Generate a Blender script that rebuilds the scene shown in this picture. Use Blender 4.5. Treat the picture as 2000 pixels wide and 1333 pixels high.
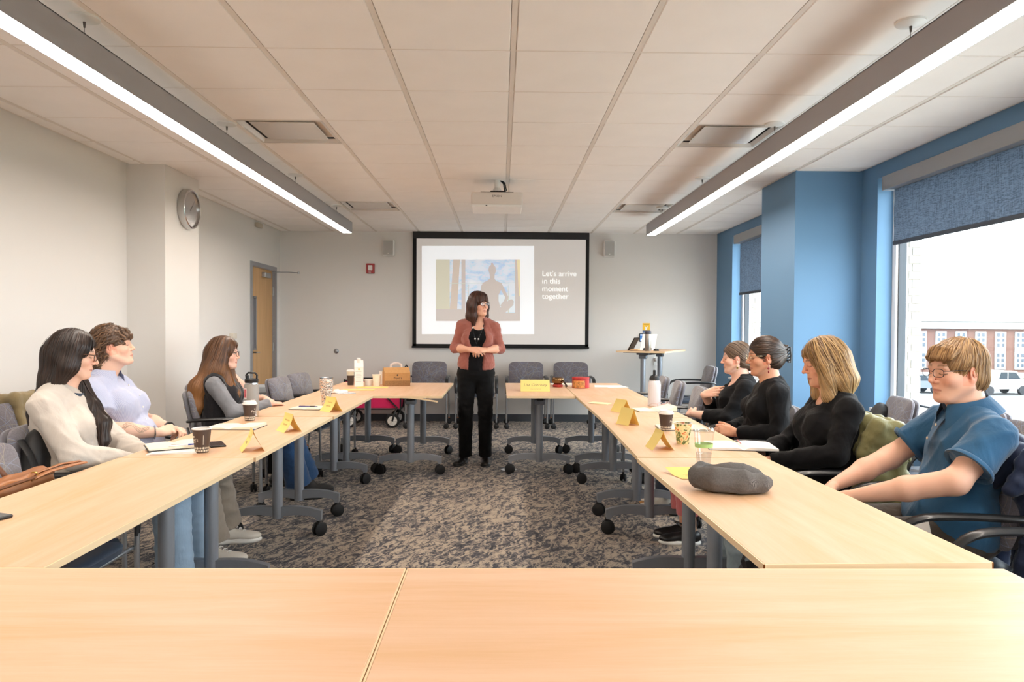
import bpy, bmesh, math, random
import numpy as np
from mathutils import Vector, Matrix, Euler

for _o in list(bpy.data.objects):
    bpy.data.objects.remove(_o)
SC = bpy.context.scene
COL = SC.collection
PI = math.pi

# ------------------------------------------------------------------ camera
CAM_H = 1.335
FPX, YAW, PITCH, ROLL = 1406.4, 0.01508, 0.01844, 0.00593
_cy, _sy, _cp, _sp = math.cos(YAW), math.sin(YAW), math.cos(PITCH), math.sin(PITCH)
_f = Vector((_sy * _cp, _cy * _cp, -_sp))
_r = Vector((_cy, -_sy, 0))
_d = _f.cross(_r)
_r2 = _r * math.cos(ROLL) - _d * math.sin(ROLL)
_d2 = _r * math.sin(ROLL) + _d * math.cos(ROLL)
cam_data = bpy.data.cameras.new('camera')
cam = bpy.data.objects.new('camera', cam_data)
COL.objects.link(cam)
cam_data.sensor_width = 36.0
cam_data.lens = 36.0 * FPX / 2000.0
cam_data.clip_start = 0.05
cam_data.clip_end = 500
_m = Matrix((( _r2.x, -_d2.x, -_f.x, 0), (_r2.y, -_d2.y, -_f.y, 0), (_r2.z, -_d2.z, -_f.z, CAM_H), (0, 0, 0, 1)))
cam.matrix_world = _m
SC.camera = cam

# ------------------------------------------------------------------ world, exposure
world = bpy.data.worlds.new('overcast_sky')
SC.world = world
world.use_nodes = True
_bg = world.node_tree.nodes['Background']
_bg.inputs[0].default_value = (0.86, 0.93, 1.0, 1)
_bg.inputs[1].default_value = 10.5
SC.view_settings.view_transform = 'Standard'
SC.view_settings.look = 'None'
SC.view_settings.gamma = 1.0
SC.view_settings.use_curve_mapping = False
SC.view_settings.exposure = 0.12
SC.cycles.max_bounces = 14
SC.cycles.diffuse_bounces = 8
SC.cycles.transparent_max_bounces = 16
LED_COLOR = (1.0, 0.89, 0.78)
LED_POWER = 37.0

# ------------------------------------------------------------------ pixel helpers (2000 x 1333 frame)
def ray(x, y):
    v = _r2 * ((x - 1000) / FPX) + _d2 * ((y - 666.5) / FPX) + _f
    return v / v.y
def at_z(x, y, z):
    v = ray(x, y)
    p = v * ((z - CAM_H) / v.z)
    return Vector((p.x, p.y, z))
def at_y(x, y, Y):
    v = ray(x, y) * Y
    return Vector((v.x, v.y, v.z + CAM_H))
def at_x(x, y, X):
    v = ray(x, y)
    p = v * (X / v.x)
    return Vector((p.x, p.y, p.z + CAM_H))

# ------------------------------------------------------------------ object helpers
def link(o, parent=None):
    COL.objects.link(o)
    if parent is not None:
        o.parent = parent
    return o
def tag(o, label=None, cat=None, group=None, kind=None):
    if label: o['label'] = label
    if cat: o['category'] = cat
    if group: o['group'] = group
    if kind: o['kind'] = kind
    return o
def empty(name, loc=(0, 0, 0), rz=0.0, label=None, cat=None, group=None, kind=None):
    o = bpy.data.objects.new(name, None)
    o.empty_display_size = 0.05
    o.location = loc
    o.rotation_euler = (0, 0, rz)
    link(o)
    return tag(o, label, cat, group, kind)
def copy_tree(o, parent=None):
    c = o.copy()
    COL.objects.link(c)
    c.parent = parent
    for ch in o.children:
        copy_tree(ch, c)
    return c

class MB:
    """collects shapes into one mesh"""
    def __init__(s):
        s.v = []; s.f = []; s.m = []; s.cur = 0
    def mat(s, i):
        s.cur = i; return s
    def add(s, vs, fs):
        n = len(s.v)
        s.v.extend([tuple(p) for p in vs])
        s.f.extend([tuple(n + i for i in f) for f in fs])
        s.m.extend([s.cur] * len(fs))
        return s
    def box(s, c, size, rot=None, bev=0.0, seg=2):
        hx, hy, hz = size[0] / 2, size[1] / 2, size[2] / 2
        if bev > 0:
            bm = bmesh.new()
            bmesh.ops.create_cube(bm, size=1.0)
            for v in bm.verts:
                v.co = Vector((v.co.x * size[0], v.co.y * size[1], v.co.z * size[2]))
            bmesh.ops.bevel(bm, geom=list(bm.edges), offset=min(bev, min(size) * .49), segments=seg, affect='EDGES', profile=0.5)
            bm.verts.index_update()
            vs = [v.co.copy() for v in bm.verts]
            fs = [[v.index for v in f.verts] for f in bm.faces]
            bm.free()
        else:
            vs = [Vector((x, y, z)) for x in (-hx, hx) for y in (-hy, hy) for z in (-hz, hz)]
            fs = [(0, 1, 3, 2), (4, 6, 7, 5), (0, 4, 5, 1), (2, 3, 7, 6), (0, 2, 6, 4), (1, 5, 7, 3)]
        if rot is not None:
            R = rot if isinstance(rot, Matrix) else Euler(rot).to_matrix()
            vs = [R @ v for v in vs]
        c = Vector(c)
        return s.add([v + c for v in vs], fs)
    def span(s, x0, x1, y0, y1, z0, z1, bev=0.0):
        return s.box(((x0 + x1) / 2, (y0 + y1) / 2, (z0 + z1) / 2), (abs(x1 - x0), abs(y1 - y0), abs(z1 - z0)), bev=bev)
    def cyl(s, a, b, r0, r1=None, n=16, cap=True):
        r1 = r0 if r1 is None else r1
        return s.tube([a, b], [r0, r1], n, cap=cap)
    def tube(s, pts, r, n=8, cap=True, closed=False, flat=None, up=None):
        P = [Vector(p) for p in pts]
        L = len(P)
        rr = list(r) if hasattr(r, '__len__') else [r] * L
        base = len(s.v)
        T = []
        for i in range(L):
            if closed: t = P[(i + 1) % L] - P[i - 1]
            else: t = P[min(i + 1, L - 1)] - P[max(i - 1, 0)]
            T.append(t.normalized() if t.length > 1e-9 else Vector((0, 0, 1)))
        u = Vector(up) if up is not None else (Vector((0, 0, 1)) if abs(T[0].z) < .9 else Vector((1, 0, 0)))
        vs = []
        nx = None
        for i in range(L):
            t = T[i]
            if nx is None or up is not None:
                nx = u.cross(t)
                if nx.length < 1e-6: nx = Vector((1, 0, 0)).cross(t)
                nx.normalize()
            else:
                nx = (nx - t * nx.dot(t)).normalized()
            ny = t.cross(nx)
            fa, fb = flat if flat else (1, 1)
            for k in range(n):
                a = 2 * PI * k / n
                vs.append(P[i] + nx * (math.cos(a) * rr[i] * fa) + ny * (math.sin(a) * rr[i] * fb))
        fs = []
        for i in range(L if closed else L - 1):
            j = (i + 1) % L
            for k in range(n):
                k2 = (k + 1) % n
                fs.append((i * n + k, i * n + k2, j * n + k2, j * n + k))
        if cap and not closed:
            fs.append(tuple(range(n))[::-1])
            fs.append(tuple((L - 1) * n + k for k in range(n)))
        return s.add(vs, fs)
    def lathe(s, prof, n=24, o=(0, 0, 0), sx=1.0, sy=1.0, cap=True):
        o = Vector(o); vs = []; fs = []
        for (r, z) in prof:
            for k in range(n):
                a = 2 * PI * k / n
                vs.append(o + Vector((r * sx * math.cos(a), r * sy * math.sin(a), z)))
        for i in range(len(prof) - 1):
            for k in range(n):
                k2 = (k + 1) % n
                fs.append((i * n + k, i * n + k2, (i + 1) * n + k2, (i + 1) * n + k))
        if cap and prof[0][0] > 1e-6: fs.append(tuple(range(n))[::-1])
        if cap and prof[-1][0] > 1e-6: fs.append(tuple((len(prof) - 1) * n + k for k in range(n)))
        return s.add(vs, fs)
    def prism(s, poly, o, ex, ey, depth):
        """2-D polygon in the plane o + x*ex + y*ey, pushed along ex x ey by depth"""
        o, ex, ey = Vector(o), Vector(ex), Vector(ey)
        nz = ex.cross(ey).normalized() * depth
        n = len(poly)
        a = [o + ex * x + ey * y for x, y in poly]
        vs = a + [p + nz for p in a]
        fs = [tuple(range(n))[::-1], tuple(range(n, 2 * n))]
        fs += [(i, (i + 1) % n, n + (i + 1) % n, n + i) for i in range(n)]
        return s.add(vs, fs)
    def grid(s, fn, nu, nv, closed_u=False):
        vs = [fn(i / (nu if closed_u else nu - 1), j / (nv - 1)) for i in range(nu) for j in range(nv)]
        fs = []
        for i in range(nu if closed_u else nu - 1):
            for j in range(nv - 1):
                a, b = i * nv + j, ((i + 1) % nu) * nv + j
                fs.append((a, b, b + 1, a + 1))
        return s.add(vs, fs)
    def ball(s, c, r, n=12, m=8):
        r = (r, r, r) if not hasattr(r, '__len__') else r
        c = Vector(c)
        vs = [c + Vector((0, 0, r[2]))]
        for i in range(1, m):
            t = PI * i / m
            for k in range(n):
                a = 2 * PI * k / n
                vs.append(c + Vector((r[0] * math.sin(t) * math.cos(a), r[1] * math.sin(t) * math.sin(a), r[2] * math.cos(t))))
        vs.append(c - Vector((0, 0, r[2])))
        fs = [(0, 1 + k, 1 + (k + 1) % n) for k in range(n)]
        for i in range(m - 2):
            for k in range(n):
                a, b = 1 + i * n + k, 1 + i * n + (k + 1) % n
                fs.append((a, a + n, b + n, b))
        last = len(vs) - 1
        b0 = 1 + (m - 2) * n
        fs += [(b0 + k, last, b0 + (k + 1) % n) for k in range(n)]
        return s.add(vs, fs)
    def build(s, name, mats, parent=None, smooth=False, loc=None, rot=None):
        me = bpy.data.meshes.new(name)
        me.from_pydata(s.v, [], s.f)
        mats = mats if isinstance(mats, (list, tuple)) else [mats]
        for m in mats: me.materials.append(m)
        if len(mats) > 1: me.polygons.foreach_set('material_index', s.m)
        if smooth:
            me.polygons.foreach_set('use_smooth', [True] * len(me.polygons))
            try: me.set_sharp_from_angle(angle=smooth if not isinstance(smooth, bool) else 0.7)
            except Exception: pass
        me.update()
        o = bpy.data.objects.new(name, me)
        if loc is not None: o.location = loc
        if rot is not None: o.rotation_euler = rot
        return link(o, parent)

# ------------------------------------------------------------------ materials
def lin(c):
    if isinstance(c, str):
        c = tuple(int(c[i:i + 2], 16) / 255 for i in (0, 2, 4))
    return tuple((x / 12.92 if x <= .04045 else ((x + .055) / 1.055) ** 2.4) for x in c)
MATS = {}
def new_mat(name):
    m = bpy.data.materials.new(name)
    m.use_nodes = True
    MATS[name] = m
    nt = m.node_tree
    b = nt.nodes['Principled BSDF']
    return m, nt, b
def N(nt, t, **kw):
    n = nt.nodes.new(t)
    for k, v in kw.items():
        if k.startswith('i_'):
            key = k[2:]
            n.inputs[int(key) if key.isdigit() else key.replace('_', ' ')].default_value = v
        else: setattr(n, k, v)
    return n
def ramp(nt, fac, stops, interp='LINEAR'):
    r = nt.nodes.new('ShaderNodeValToRGB')
    r.color_ramp.interpolation = interp
    el = r.color_ramp.elements
    while len(el) < len(stops): el.new(0.5)
    for e, (p, c) in zip(el, stops):
        e.position = p
        e.color = (*c, 1) if len(c) == 3 else c
    nt.links.new(fac, r.inputs[0])
    return r.outputs[0]
def coords(nt, kind='Object', scale=(1, 1, 1), rot=(0, 0, 0)):
    tc = nt.nodes.new('ShaderNodeTexCoord')
    mp = nt.nodes.new('ShaderNodeMapping')
    mp.inputs['Scale'].default_value = scale
    mp.inputs['Rotation'].default_value = rot
    nt.links.new(tc.outputs[kind], mp.inputs[0])
    return mp.outputs[0]
def bump(nt, b, h, strength=.2, dist=.002):
    n = N(nt, 'ShaderNodeBump', i_Strength=strength, i_Distance=dist)
    nt.links.new(h, n.inputs['Height'])
    nt.links.new(n.outputs[0], b.inputs['Normal'])
def simple(name, col, rough=.5, metal=0.0, spec=None, noise=0.0, nscale=30.0, bmp=0.0, bscale=200.0, bdist=.001, coat=0.0, sheen=0.0, nstretch=(1, 1, 1), emit=0.0, alpha=None):
    m, nt, b = new_mat(name)
    c = lin(col)
    b.inputs['Base Color'].default_value = (*c, 1)
    b.inputs['Roughness'].default_value = rough
    b.inputs['Metallic'].default_value = metal
    if spec is not None: b.inputs['Specular IOR Level'].default_value = spec
    if coat: b.inputs['Coat Weight'].default_value = coat
    if sheen: b.inputs['Sheen Weight'].default_value = sheen
    if emit:
        b.inputs['Emission Color'].default_value = (*c, 1); b.inputs['Emission Strength'].default_value = emit
    if noise or bmp:
        v = coords(nt, 'Object', nstretch)
        if noise:
            t = N(nt, 'ShaderNodeTexNoise', i_Scale=nscale, i_Detail=4.0)
            nt.links.new(v, t.inputs['Vector'])
            o = ramp(nt, t.outputs[0], [(.3, tuple(x * (1 - noise) for x in c)), (.7, tuple(min(1, x * (1 + noise)) for x in c))])
            nt.links.new(o, b.inputs['Base Color'])
        if bmp:
            t = N(nt, 'ShaderNodeTexNoise', i_Scale=bscale, i_Detail=3.0)
            nt.links.new(v, t.inputs['Vector'])
            bump(nt, b, t.outputs[0], bmp, bdist)
    return m
def vcol_mat(name, rough=.5, spec=.5, sss=0.0, bmp=0.0, bscale=300, bdist=.0006, stretch=(1, 1, 1), sheen=0.0, aniso=None):
    """colour comes from the mesh's own colour attribute 'col'"""
    m, nt, b = new_mat(name)
    a = N(nt, 'ShaderNodeAttribute', attribute_name='col')
    nt.links.new(a.outputs['Color'], b.inputs['Base Color'])
    b.inputs['Roughness'].default_value = rough
    b.inputs['Specular IOR Level'].default_value = spec
    if sss:
        b.inputs['Subsurface Weight'].default_value = sss
        b.inputs['Subsurface Radius'].default_value = (.012, .005, .003)
        b.inputs['Subsurface Scale'].default_value = 1.0
    if sheen: b.inputs['Sheen Weight'].default_value = sheen
    if bmp:
        v = coords(nt, 'Object', stretch)
        t = N(nt, 'ShaderNodeTexNoise', i_Scale=bscale, i_Detail=3.0)
        nt.links.new(v, t.inputs['Vector'])
        bump(nt, b, t.outputs[0], bmp, bdist)
    return m

M_WALL = simple('wall_paint', 'E0DDD9', .75, spec=.25, bmp=.08, bscale=350, bdist=.0004)
M_BLUE = simple('blue_wall_paint', '678DAF', .6, spec=.3, bmp=.08, bscale=350, bdist=.0004)
M_TILE = simple('ceiling_tile_fibre', 'FAF6F3', .9, spec=.15, noise=.015, nscale=4, bmp=.25, bscale=420, bdist=.0006)
M_TBAR = simple('ceiling_grid_enamel', 'E6DED6', .5, spec=.4)
M_BASE = simple('vinyl_base', '4A4E54', .5)
M_STEEL = simple('grey_powder_coat', '9398A0', .38, metal=.45)
M_STEELD = simple('darker_grey_powder_coat', '7C828C', .4, metal=.4)
M_CHROME = simple('brushed_chrome', 'C8C8C8', .22, metal=1.0)
M_SILVER = simple('satin_silver_tube', 'A9ACB0', .3, metal=.8)
M_BLACK = simple('black_plastic', '16171A', .42)
M_BLACKS = simple('black_soft_arm_pad', '1E1F22', .35, coat=.15)
M_RUBBER = simple('black_rubber', '131315', .6)
M_WHITE = simple('white_plastic', 'E8E6E2', .4)
M_FRAME = simple('white_window_aluminium', 'F0F1F2', .35)
M_GASKET = simple('dark_window_gasket', '3C434C', .5)
M_SILL = simple('white_stone_sill', 'E4E2DE', .3)
M_ORANGE = simple('orange_plastic_tab', 'D9782A', .5)
M_GREYFR = simple('grey_door_frame_enamel', '8F9095', .45)
M_HOUSE = simple('silver_light_housing', 'A3A2A6', .45, metal=.3)

def make_carpet():
    m, nt, b = new_mat('patterned_carpet')
    v = coords(nt, 'Object', (1, 1, 1), (0, 0, .35))
    d = N(nt, 'ShaderNodeTexNoise', i_Scale=8.0, i_Detail=3.0)
    nt.links.new(v, d.inputs['Vector'])
    mx = N(nt, 'ShaderNodeVectorMath', operation='MULTIPLY_ADD')
    mx.inputs[1].default_value = (.1, .1, .1)
    nt.links.new(d.outputs['Color'], mx.inputs[0]); nt.links.new(v, mx.inputs[2])
    mp = N(nt, 'ShaderNodeMapping'); mp.inputs['Scale'].default_value = (1.9, .75, 1)
    nt.links.new(mx.outputs[0], mp.inputs[0])
    n1 = N(nt, 'ShaderNodeTexNoise', i_Scale=16.0, i_Detail=5.0, i_Roughness=.62, i_Distortion=1.1)
    nt.links.new(mp.outputs[0], n1.inputs['Vector'])
    mp2 = N(nt, 'ShaderNodeMapping'); mp2.inputs['Scale'].default_value = (1, 2.6, 1); mp2.inputs['Rotation'].default_value = (0, 0, -.35)
    nt.links.new(v, mp2.inputs[0])
    n2 = N(nt, 'ShaderNodeTexNoise', i_Scale=75.0, i_Detail=4.0, i_Roughness=.7)
    nt.links.new(mp2.outputs[0], n2.inputs['Vector'])
    n3 = N(nt, 'ShaderNodeTexNoise', i_Scale=1.3, i_Detail=2.0)
    nt.links.new(v, n3.inputs['Vector'])
    a = N(nt, 'ShaderNodeMath', operation='MULTIPLY_ADD'); a.inputs[1].default_value = .62
    nt.links.new(n2.outputs[0], a.inputs[0]); nt.links.new(n1.outputs[0], a.inputs[2])
    a2 = N(nt, 'ShaderNodeMath', operation='MULTIPLY_ADD'); a2.inputs[1].default_value = .18
    nt.links.new(n3.outputs[0], a2.inputs[0]); nt.links.new(a.outputs[0], a2.inputs[2])
    o = ramp(nt, a2.outputs[0], [(.74, lin('1F2027')), (.86, lin('44454E')), (.915, lin('877C73')), (.96, lin('AFA08E'))])
    nt.links.new(o, b.inputs['Base Color'])
    b.inputs['Roughness'].default_value = .95
    b.inputs['Specular IOR Level'].default_value = .1
    b.inputs['Sheen Weight'].default_value = .15
    n4 = N(nt, 'ShaderNodeTexNoise', i_Scale=260.0, i_Detail=2.0)
    nt.links.new(v, n4.inputs['Vector'])
    bump(nt, b, n4.outputs[0], .6, .004)
    return m
M_CARPET = make_carpet()

def make_laminate(name, c0, c1, c2, axis=1, rough=.5, coat=.03):
    m, nt, b = new_mat(name)
    sc = [7.0, 7.0, 7.0]; sc[axis] = .55
    v = coords(nt, 'Object', sc)
    n1 = N(nt, 'ShaderNodeTexNoise', i_Scale=1.6, i_Detail=6.0, i_Roughness=.6, i_Distortion=.6)
    nt.links.new(v, n1.inputs['Vector'])
    n2 = N(nt, 'ShaderNodeTexNoise', i_Scale=14.0, i_Detail=4.0, i_Roughness=.7)
    nt.links.new(v, n2.inputs['Vector'])
    a = N(nt, 'ShaderNodeMath', operation='MULTIPLY_ADD'); a.inputs[1].default_value = .25
    nt.links.new(n2.outputs[0], a.inputs[0]); nt.links.new(n1.outputs[0], a.inputs[2])
    o = ramp(nt, a.outputs[0], [(.42, lin(c0)), (.62, lin(c1)), (.8, lin(c2))])
    nt.links.new(o, b.inputs['Base Color'])
    b.inputs['Roughness'].default_value = rough
    b.inputs['Coat Weight'].default_value = coat
    b.inputs['Coat Roughness'].default_value = .3
    return m
M_MAPLE = make_laminate('maple_laminate', 'D8AC7E', 'DFB691', 'E4BF9F')
M_MAPLEX = make_laminate('maple_laminate_crosswise', 'D8AC7E', 'DFB691', 'E4BF9F', axis=0)
M_EDGE = simple('pale_maple_edge_band', 'EBCFA6', .4)
M_DOORW = make_laminate('door_veneer', 'B98F5C', 'C79C66', 'CFA671', axis=2, rough=.4, coat=.1)

def glass_mat(name, tint=(1, 1, 1), refl=.06, rough=.0):
    m, nt, b = new_mat(name)
    nt.nodes.remove(b)
    out = [n for n in nt.nodes if n.type == 'OUTPUT_MATERIAL'][0]
    t = N(nt, 'ShaderNodeBsdfTransparent'); t.inputs[0].default_value = (*tint, 1)
    g = N(nt, 'ShaderNodeBsdfGlossy', i_Roughness=rough)
    mx = N(nt, 'ShaderNodeMixShader'); mx.inputs[0].default_value = refl
    nt.links.new(t.outputs[0], mx.inputs[1]); nt.links.new(g.outputs[0], mx.inputs[2])
    nt.links.new(mx.outputs[0], out.inputs[0])
    return m
M_GLASS = glass_mat('window_glass', (.97, .99, .98), .05)
M_CLEAR = glass_mat('clear_plastic', (.93, .94, .94), .10, .05)
M_LENSG = glass_mat('spectacle_lens', (.97, .975, .975), .035)

def make_shade_fabric():
    m, nt, b = new_mat('roller_shade_fabric')
    out = [n for n in nt.nodes if n.type == 'OUTPUT_MATERIAL'][0]
    v = coords(nt, 'Object', (1, 70, 3))
    n1 = N(nt, 'ShaderNodeTexNoise', i_Scale=5.0, i_Detail=5.0, i_Roughness=.7); nt.links.new(v, n1.inputs['Vector'])
    v2 = coords(nt, 'Object', (1, 8, 90))
    n2 = N(nt, 'ShaderNodeTexNoise', i_Scale=3.0, i_Detail=3.0, i_Roughness=.7); nt.links.new(v2, n2.inputs['Vector'])
    a = N(nt, 'ShaderNodeMath', operation='ADD'); nt.links.new(n1.outputs[0], a.inputs[0]); nt.links.new(n2.outputs[0], a.inputs[1])
    o = ramp(nt, a.outputs[0], [(.80, lin('2B323D')), (1.0, lin('3F4856')), (1.0, lin('4A5361'))])
    nt.links.new(o, b.inputs['Base Color']); b.inputs['Roughness'].default_value = .9
    o2 = ramp(nt, a.outputs[0], [(.84, (.004, .007, .011)), (.98, (.011, .017, .026)), (1.0, (.022, .031, .044))])
    t = N(nt, 'ShaderNodeBsdfTranslucent'); nt.links.new(o2, t.inputs[0])
    ad = N(nt, 'ShaderNodeAddShader')
    nt.links.new(b.outputs[0], ad.inputs[0]); nt.links.new(t.outputs[0], ad.inputs[1]); nt.links.new(ad.outputs[0], out.inputs[0])
    return m
M_SHADE = make_shade_fabric()
# ------------------------------------------------------------------ room shell
XL, XR, YB, YN, ZC = -3.14, 3.075, 10.25, -2.4, 2.69
def struct(name, mb, mats, parent=None, smooth=False, **k):
    o = mb.build(name, mats, parent, smooth, **k)
    if parent is None: o['kind'] = 'structure'
    return o
struct('floor', MB().span(XL - .15, XR + .25, YN - .1, YB + .1, -.06, 0), M_CARPET)
struct('wall_back', MB().span(XL - .12, XR + .2, YB, YB + .12, 0, ZC + .1), M_WALL)
struct('wall_front', MB().span(XL - .12, XR + .2, YN - .12, YN, 0, ZC + .1), M_WALL)
DY0, DY1, DZ = 9.11, 10.03, 2.10
_w = MB()
_w.span(XL - .12, XL, YN, DY0, 0, ZC + .1).span(XL - .12, XL, DY1, YB, 0, ZC + .1).span(XL - .12, XL, DY0, DY1, DZ, ZC + .1)
struct('wall_left', _w, M_WALL)
struct('wall_left_pier', MB().span(XL, -2.82, 6.09, 6.76, 0, ZC), M_WALL)
# right wall, painted blue, with three window openings
WZ0, WZ1 = 0.69, 2.57
WINS = [(-1.9, 1.55), (2.35, 5.87), (6.95, 9.57)]
_w = MB()
_y = YN
for a, b_ in WINS + [(YB, None)]:
    _w.span(XR, 3.30, _y, a, 0, ZC + .1)
    if b_ is None: break
    _w.span(XR, 3.30, a, b_, 0, WZ0).span(XR, 3.30, a, b_, WZ1, ZC + .1)
    _y = b_
struct('wall_right', _w, M_BLUE)
struct('wall_right_pier', MB().span(2.50, XR, 6.12, 6.91, 0, ZC), M_BLUE)
struct('baseboard_back', MB().span(XL, XR, YB - .012, YB, 0, .10), M_BASE)
_w = MB().span(XL, XL + .012, YN, 6.09, 0, .10).span(XL, XL + .012, 6.76, 9.05, 0, .10).span(XL, -2.808, 6.078, 6.09, 0, .10).span(-2.82, -2.808, 6.078, 6.772, 0, .10)
struct('baseboard_left', _w, M_BASE)
struct('baseboard_right', MB().span(XR - .012, XR, YN, 6.12, 0, .10).span(XR - .012, XR, 6.91, YB, 0, .10).span(2.488, 2.50, 6.108, 6.922, 0, .10).span(2.5, XR, 6.108, 6.12, 0, .10), M_BASE)

# ceiling: painted grid plus one lay-in tile object per bay
TS, GX0, GY0 = .6096, .051, 3.536
cm = MB().span(XL - .1, XR + .2, YN - .1, YB + .1, ZC + .03, ZC + .12)
xs = [GX0 + i * TS for i in range(-6, 6) if XL < GX0 + i * TS < XR]
ys = [GY0 + j * TS for j in range(-10, 12) if YN < GY0 + j * TS < YB]
for x in xs: cm.span(x - .013, x + .013, YN, YB, ZC - .0035, ZC + .03)
for y in ys: cm.span(XL, XR, y - .013, y + .013, ZC - .003, ZC + .03)
cm.span(XL, XL + .02, YN, YB, ZC, ZC + .03).span(XR - .02, XR, YN, YB, ZC, ZC + .03).span(XL, XR, YB - .02, YB, ZC, ZC + .03)
ceiling = struct('ceiling', cm, M_TBAR)
VENTS = [(-3, 2), (2, 2), (-3, 7), (2, 7)]
xe = [XL] + xs + [XR]
ye = [YN] + ys + [YB]
_cache = {}
for i in range(len(xe) - 1):
    for j in range(len(ye) - 1):
        w, l = xe[i + 1] - xe[i], ye[j + 1] - ye[j]
        ci = round((xe[i] - GX0) / TS); cj = round((ye[j] - GY0) / TS)
        if i > 0 and j > 0 and (ci, cj) in VENTS: continue
        key = (round(w, 3), round(l, 3))
        ix = .030 if abs(w - TS) < .001 else .045
        iy = .009 if abs(l - TS) < .001 else .03
        if key not in _cache:
            o = MB().box((0, 0, 0), (w - ix, l - iy, .016), bev=.004, seg=1).build('ceiling_tile', M_TILE, ceiling)
            _cache[key] = o.data
        else:
            o = bpy.data.objects.new('ceiling_tile', _cache[key]); link(o, ceiling)
        o.location = ((xe[i] + xe[i + 1]) / 2, (ye[j] + ye[j + 1]) / 2, ZC + .003)

# ceiling air diffusers with a plaque hanging in a recessed frame
M_VENT = simple('satin_white_diffuser', 'DAD4CD', .22, spec=.6, coat=.3)
M_VDARK = simple('dark_duct_interior', '1B1B1D', .8)
_vl = {(-3, 2): 'square plaque air diffuser in the ceiling beside the light fixture, nearer the clock', (2, 2): 'square plaque air diffuser in the ceiling, shiny, beside the window side light',
       (-3, 7): 'square plaque air diffuser in the ceiling close to the back wall, door side', (2, 7): 'square plaque air diffuser in the ceiling close to the back wall, window side'}
for (ci, cj) in VENTS:
    cx, cy = GX0 + (ci + .5) * TS, GY0 + (cj + .5) * TS
    v = empty('ceiling_vent', (cx, cy, ZC), 0, _vl[(ci, cj)], 'vent', 'ceiling air diffusers')
    h = TS / 2 - .006
    fr = MB()
    A = [(-h, -h), (h, -h), (h, h), (-h, h)]
    k1, k2 = .045, .10
    def ring(q, z): return [(x * (1 - q / h), y * (1 - q / h), z) for x, y in A]
    R = [ring(0, -.002), ring(.025, -.004), ring(k1, .02), ring(k2, .075)]
    for q_, (a, b_) in enumerate(zip(R, R[1:])):
        fr.mat(1 if q_ == 2 else 0)
        fr.add(a + b_, [(i, (i + 1) % 4, 4 + (i + 1) % 4, 4 + i) for i in range(4)])
    fr.build('diffuser_frame', [M_VENT, M_VDARK], v)
    MB().box((0, 0, .085), (.45, .45, .01)).build('duct_interior', M_VDARK, v)
    MB().box((0, .0, .006), (.43, .43, .008), bev=.003, seg=1).build('plaque', M_VENT, v)
    for sx in (-.16, .16): MB().cyl((sx, .16, .005), (sx, .16, .08), .006, n=6).build('hanger', M_VENT, v)

# suspended linear lights
def led_material():
    m, nt, b = new_mat('led_lens')
    b.inputs['Base Color'].default_value = (.9, .9, .88, 1)
    b.inputs['Emission Color'].default_value = (*LED_COLOR, 1)
    b.inputs['Emission Strength'].default_value = LED_POWER
    return m
M_LED = led_material()
M_WIRE = simple('thin_steel_cable', '6E6A66', .4, metal=.8)
for X, lab, cyl_ys in ((-1.835, 'long grey linear light hung on cables along the clock side', (-.1, 1.56, 3.21, 4.85, 6.45, 8.05)), (1.785, 'long grey linear light hung on cables along the window side', (-.1, 1.55, 3.15, 4.72, 6.42, 8.02))):
    L = empty('linear_light', (X, 0, 2.45), 0, lab, 'ceiling light', 'suspended linear lights')
    y0, y1 = -1.0, 8.63
    hw = .054
    hs = MB().span(-hw, -hw + .004, y0, y1, 0, .13).span(hw - .004, hw, y0, y1, 0, .13).span(-hw, hw, y0, y1, .126, .13).span(-hw, hw, y0, y0 + .004, 0, .13).span(-hw, hw, y1 - .004, y1, 0, .13)
    hs.build('housing', M_HOUSE, L)
    MB().span(-hw + .005, hw - .005, y0 + .005, y1 - .005, .002, .012).build('lens', M_LED, L)
    for cy in cyl_ys:
        MB().lathe([(0, .215), (.02, .215), (.0625, .226), (.064, .236), (.064, .24)], 24, (0, cy, 0)).build('canopy', M_WHITE, L, True)
        MB().cyl((0, cy, .13), (0, cy, .2), .0012, n=6).cyl((0, cy, .19), (0, cy, .216), .004, .0065, n=10).build('cable', M_WIRE, L)

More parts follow.
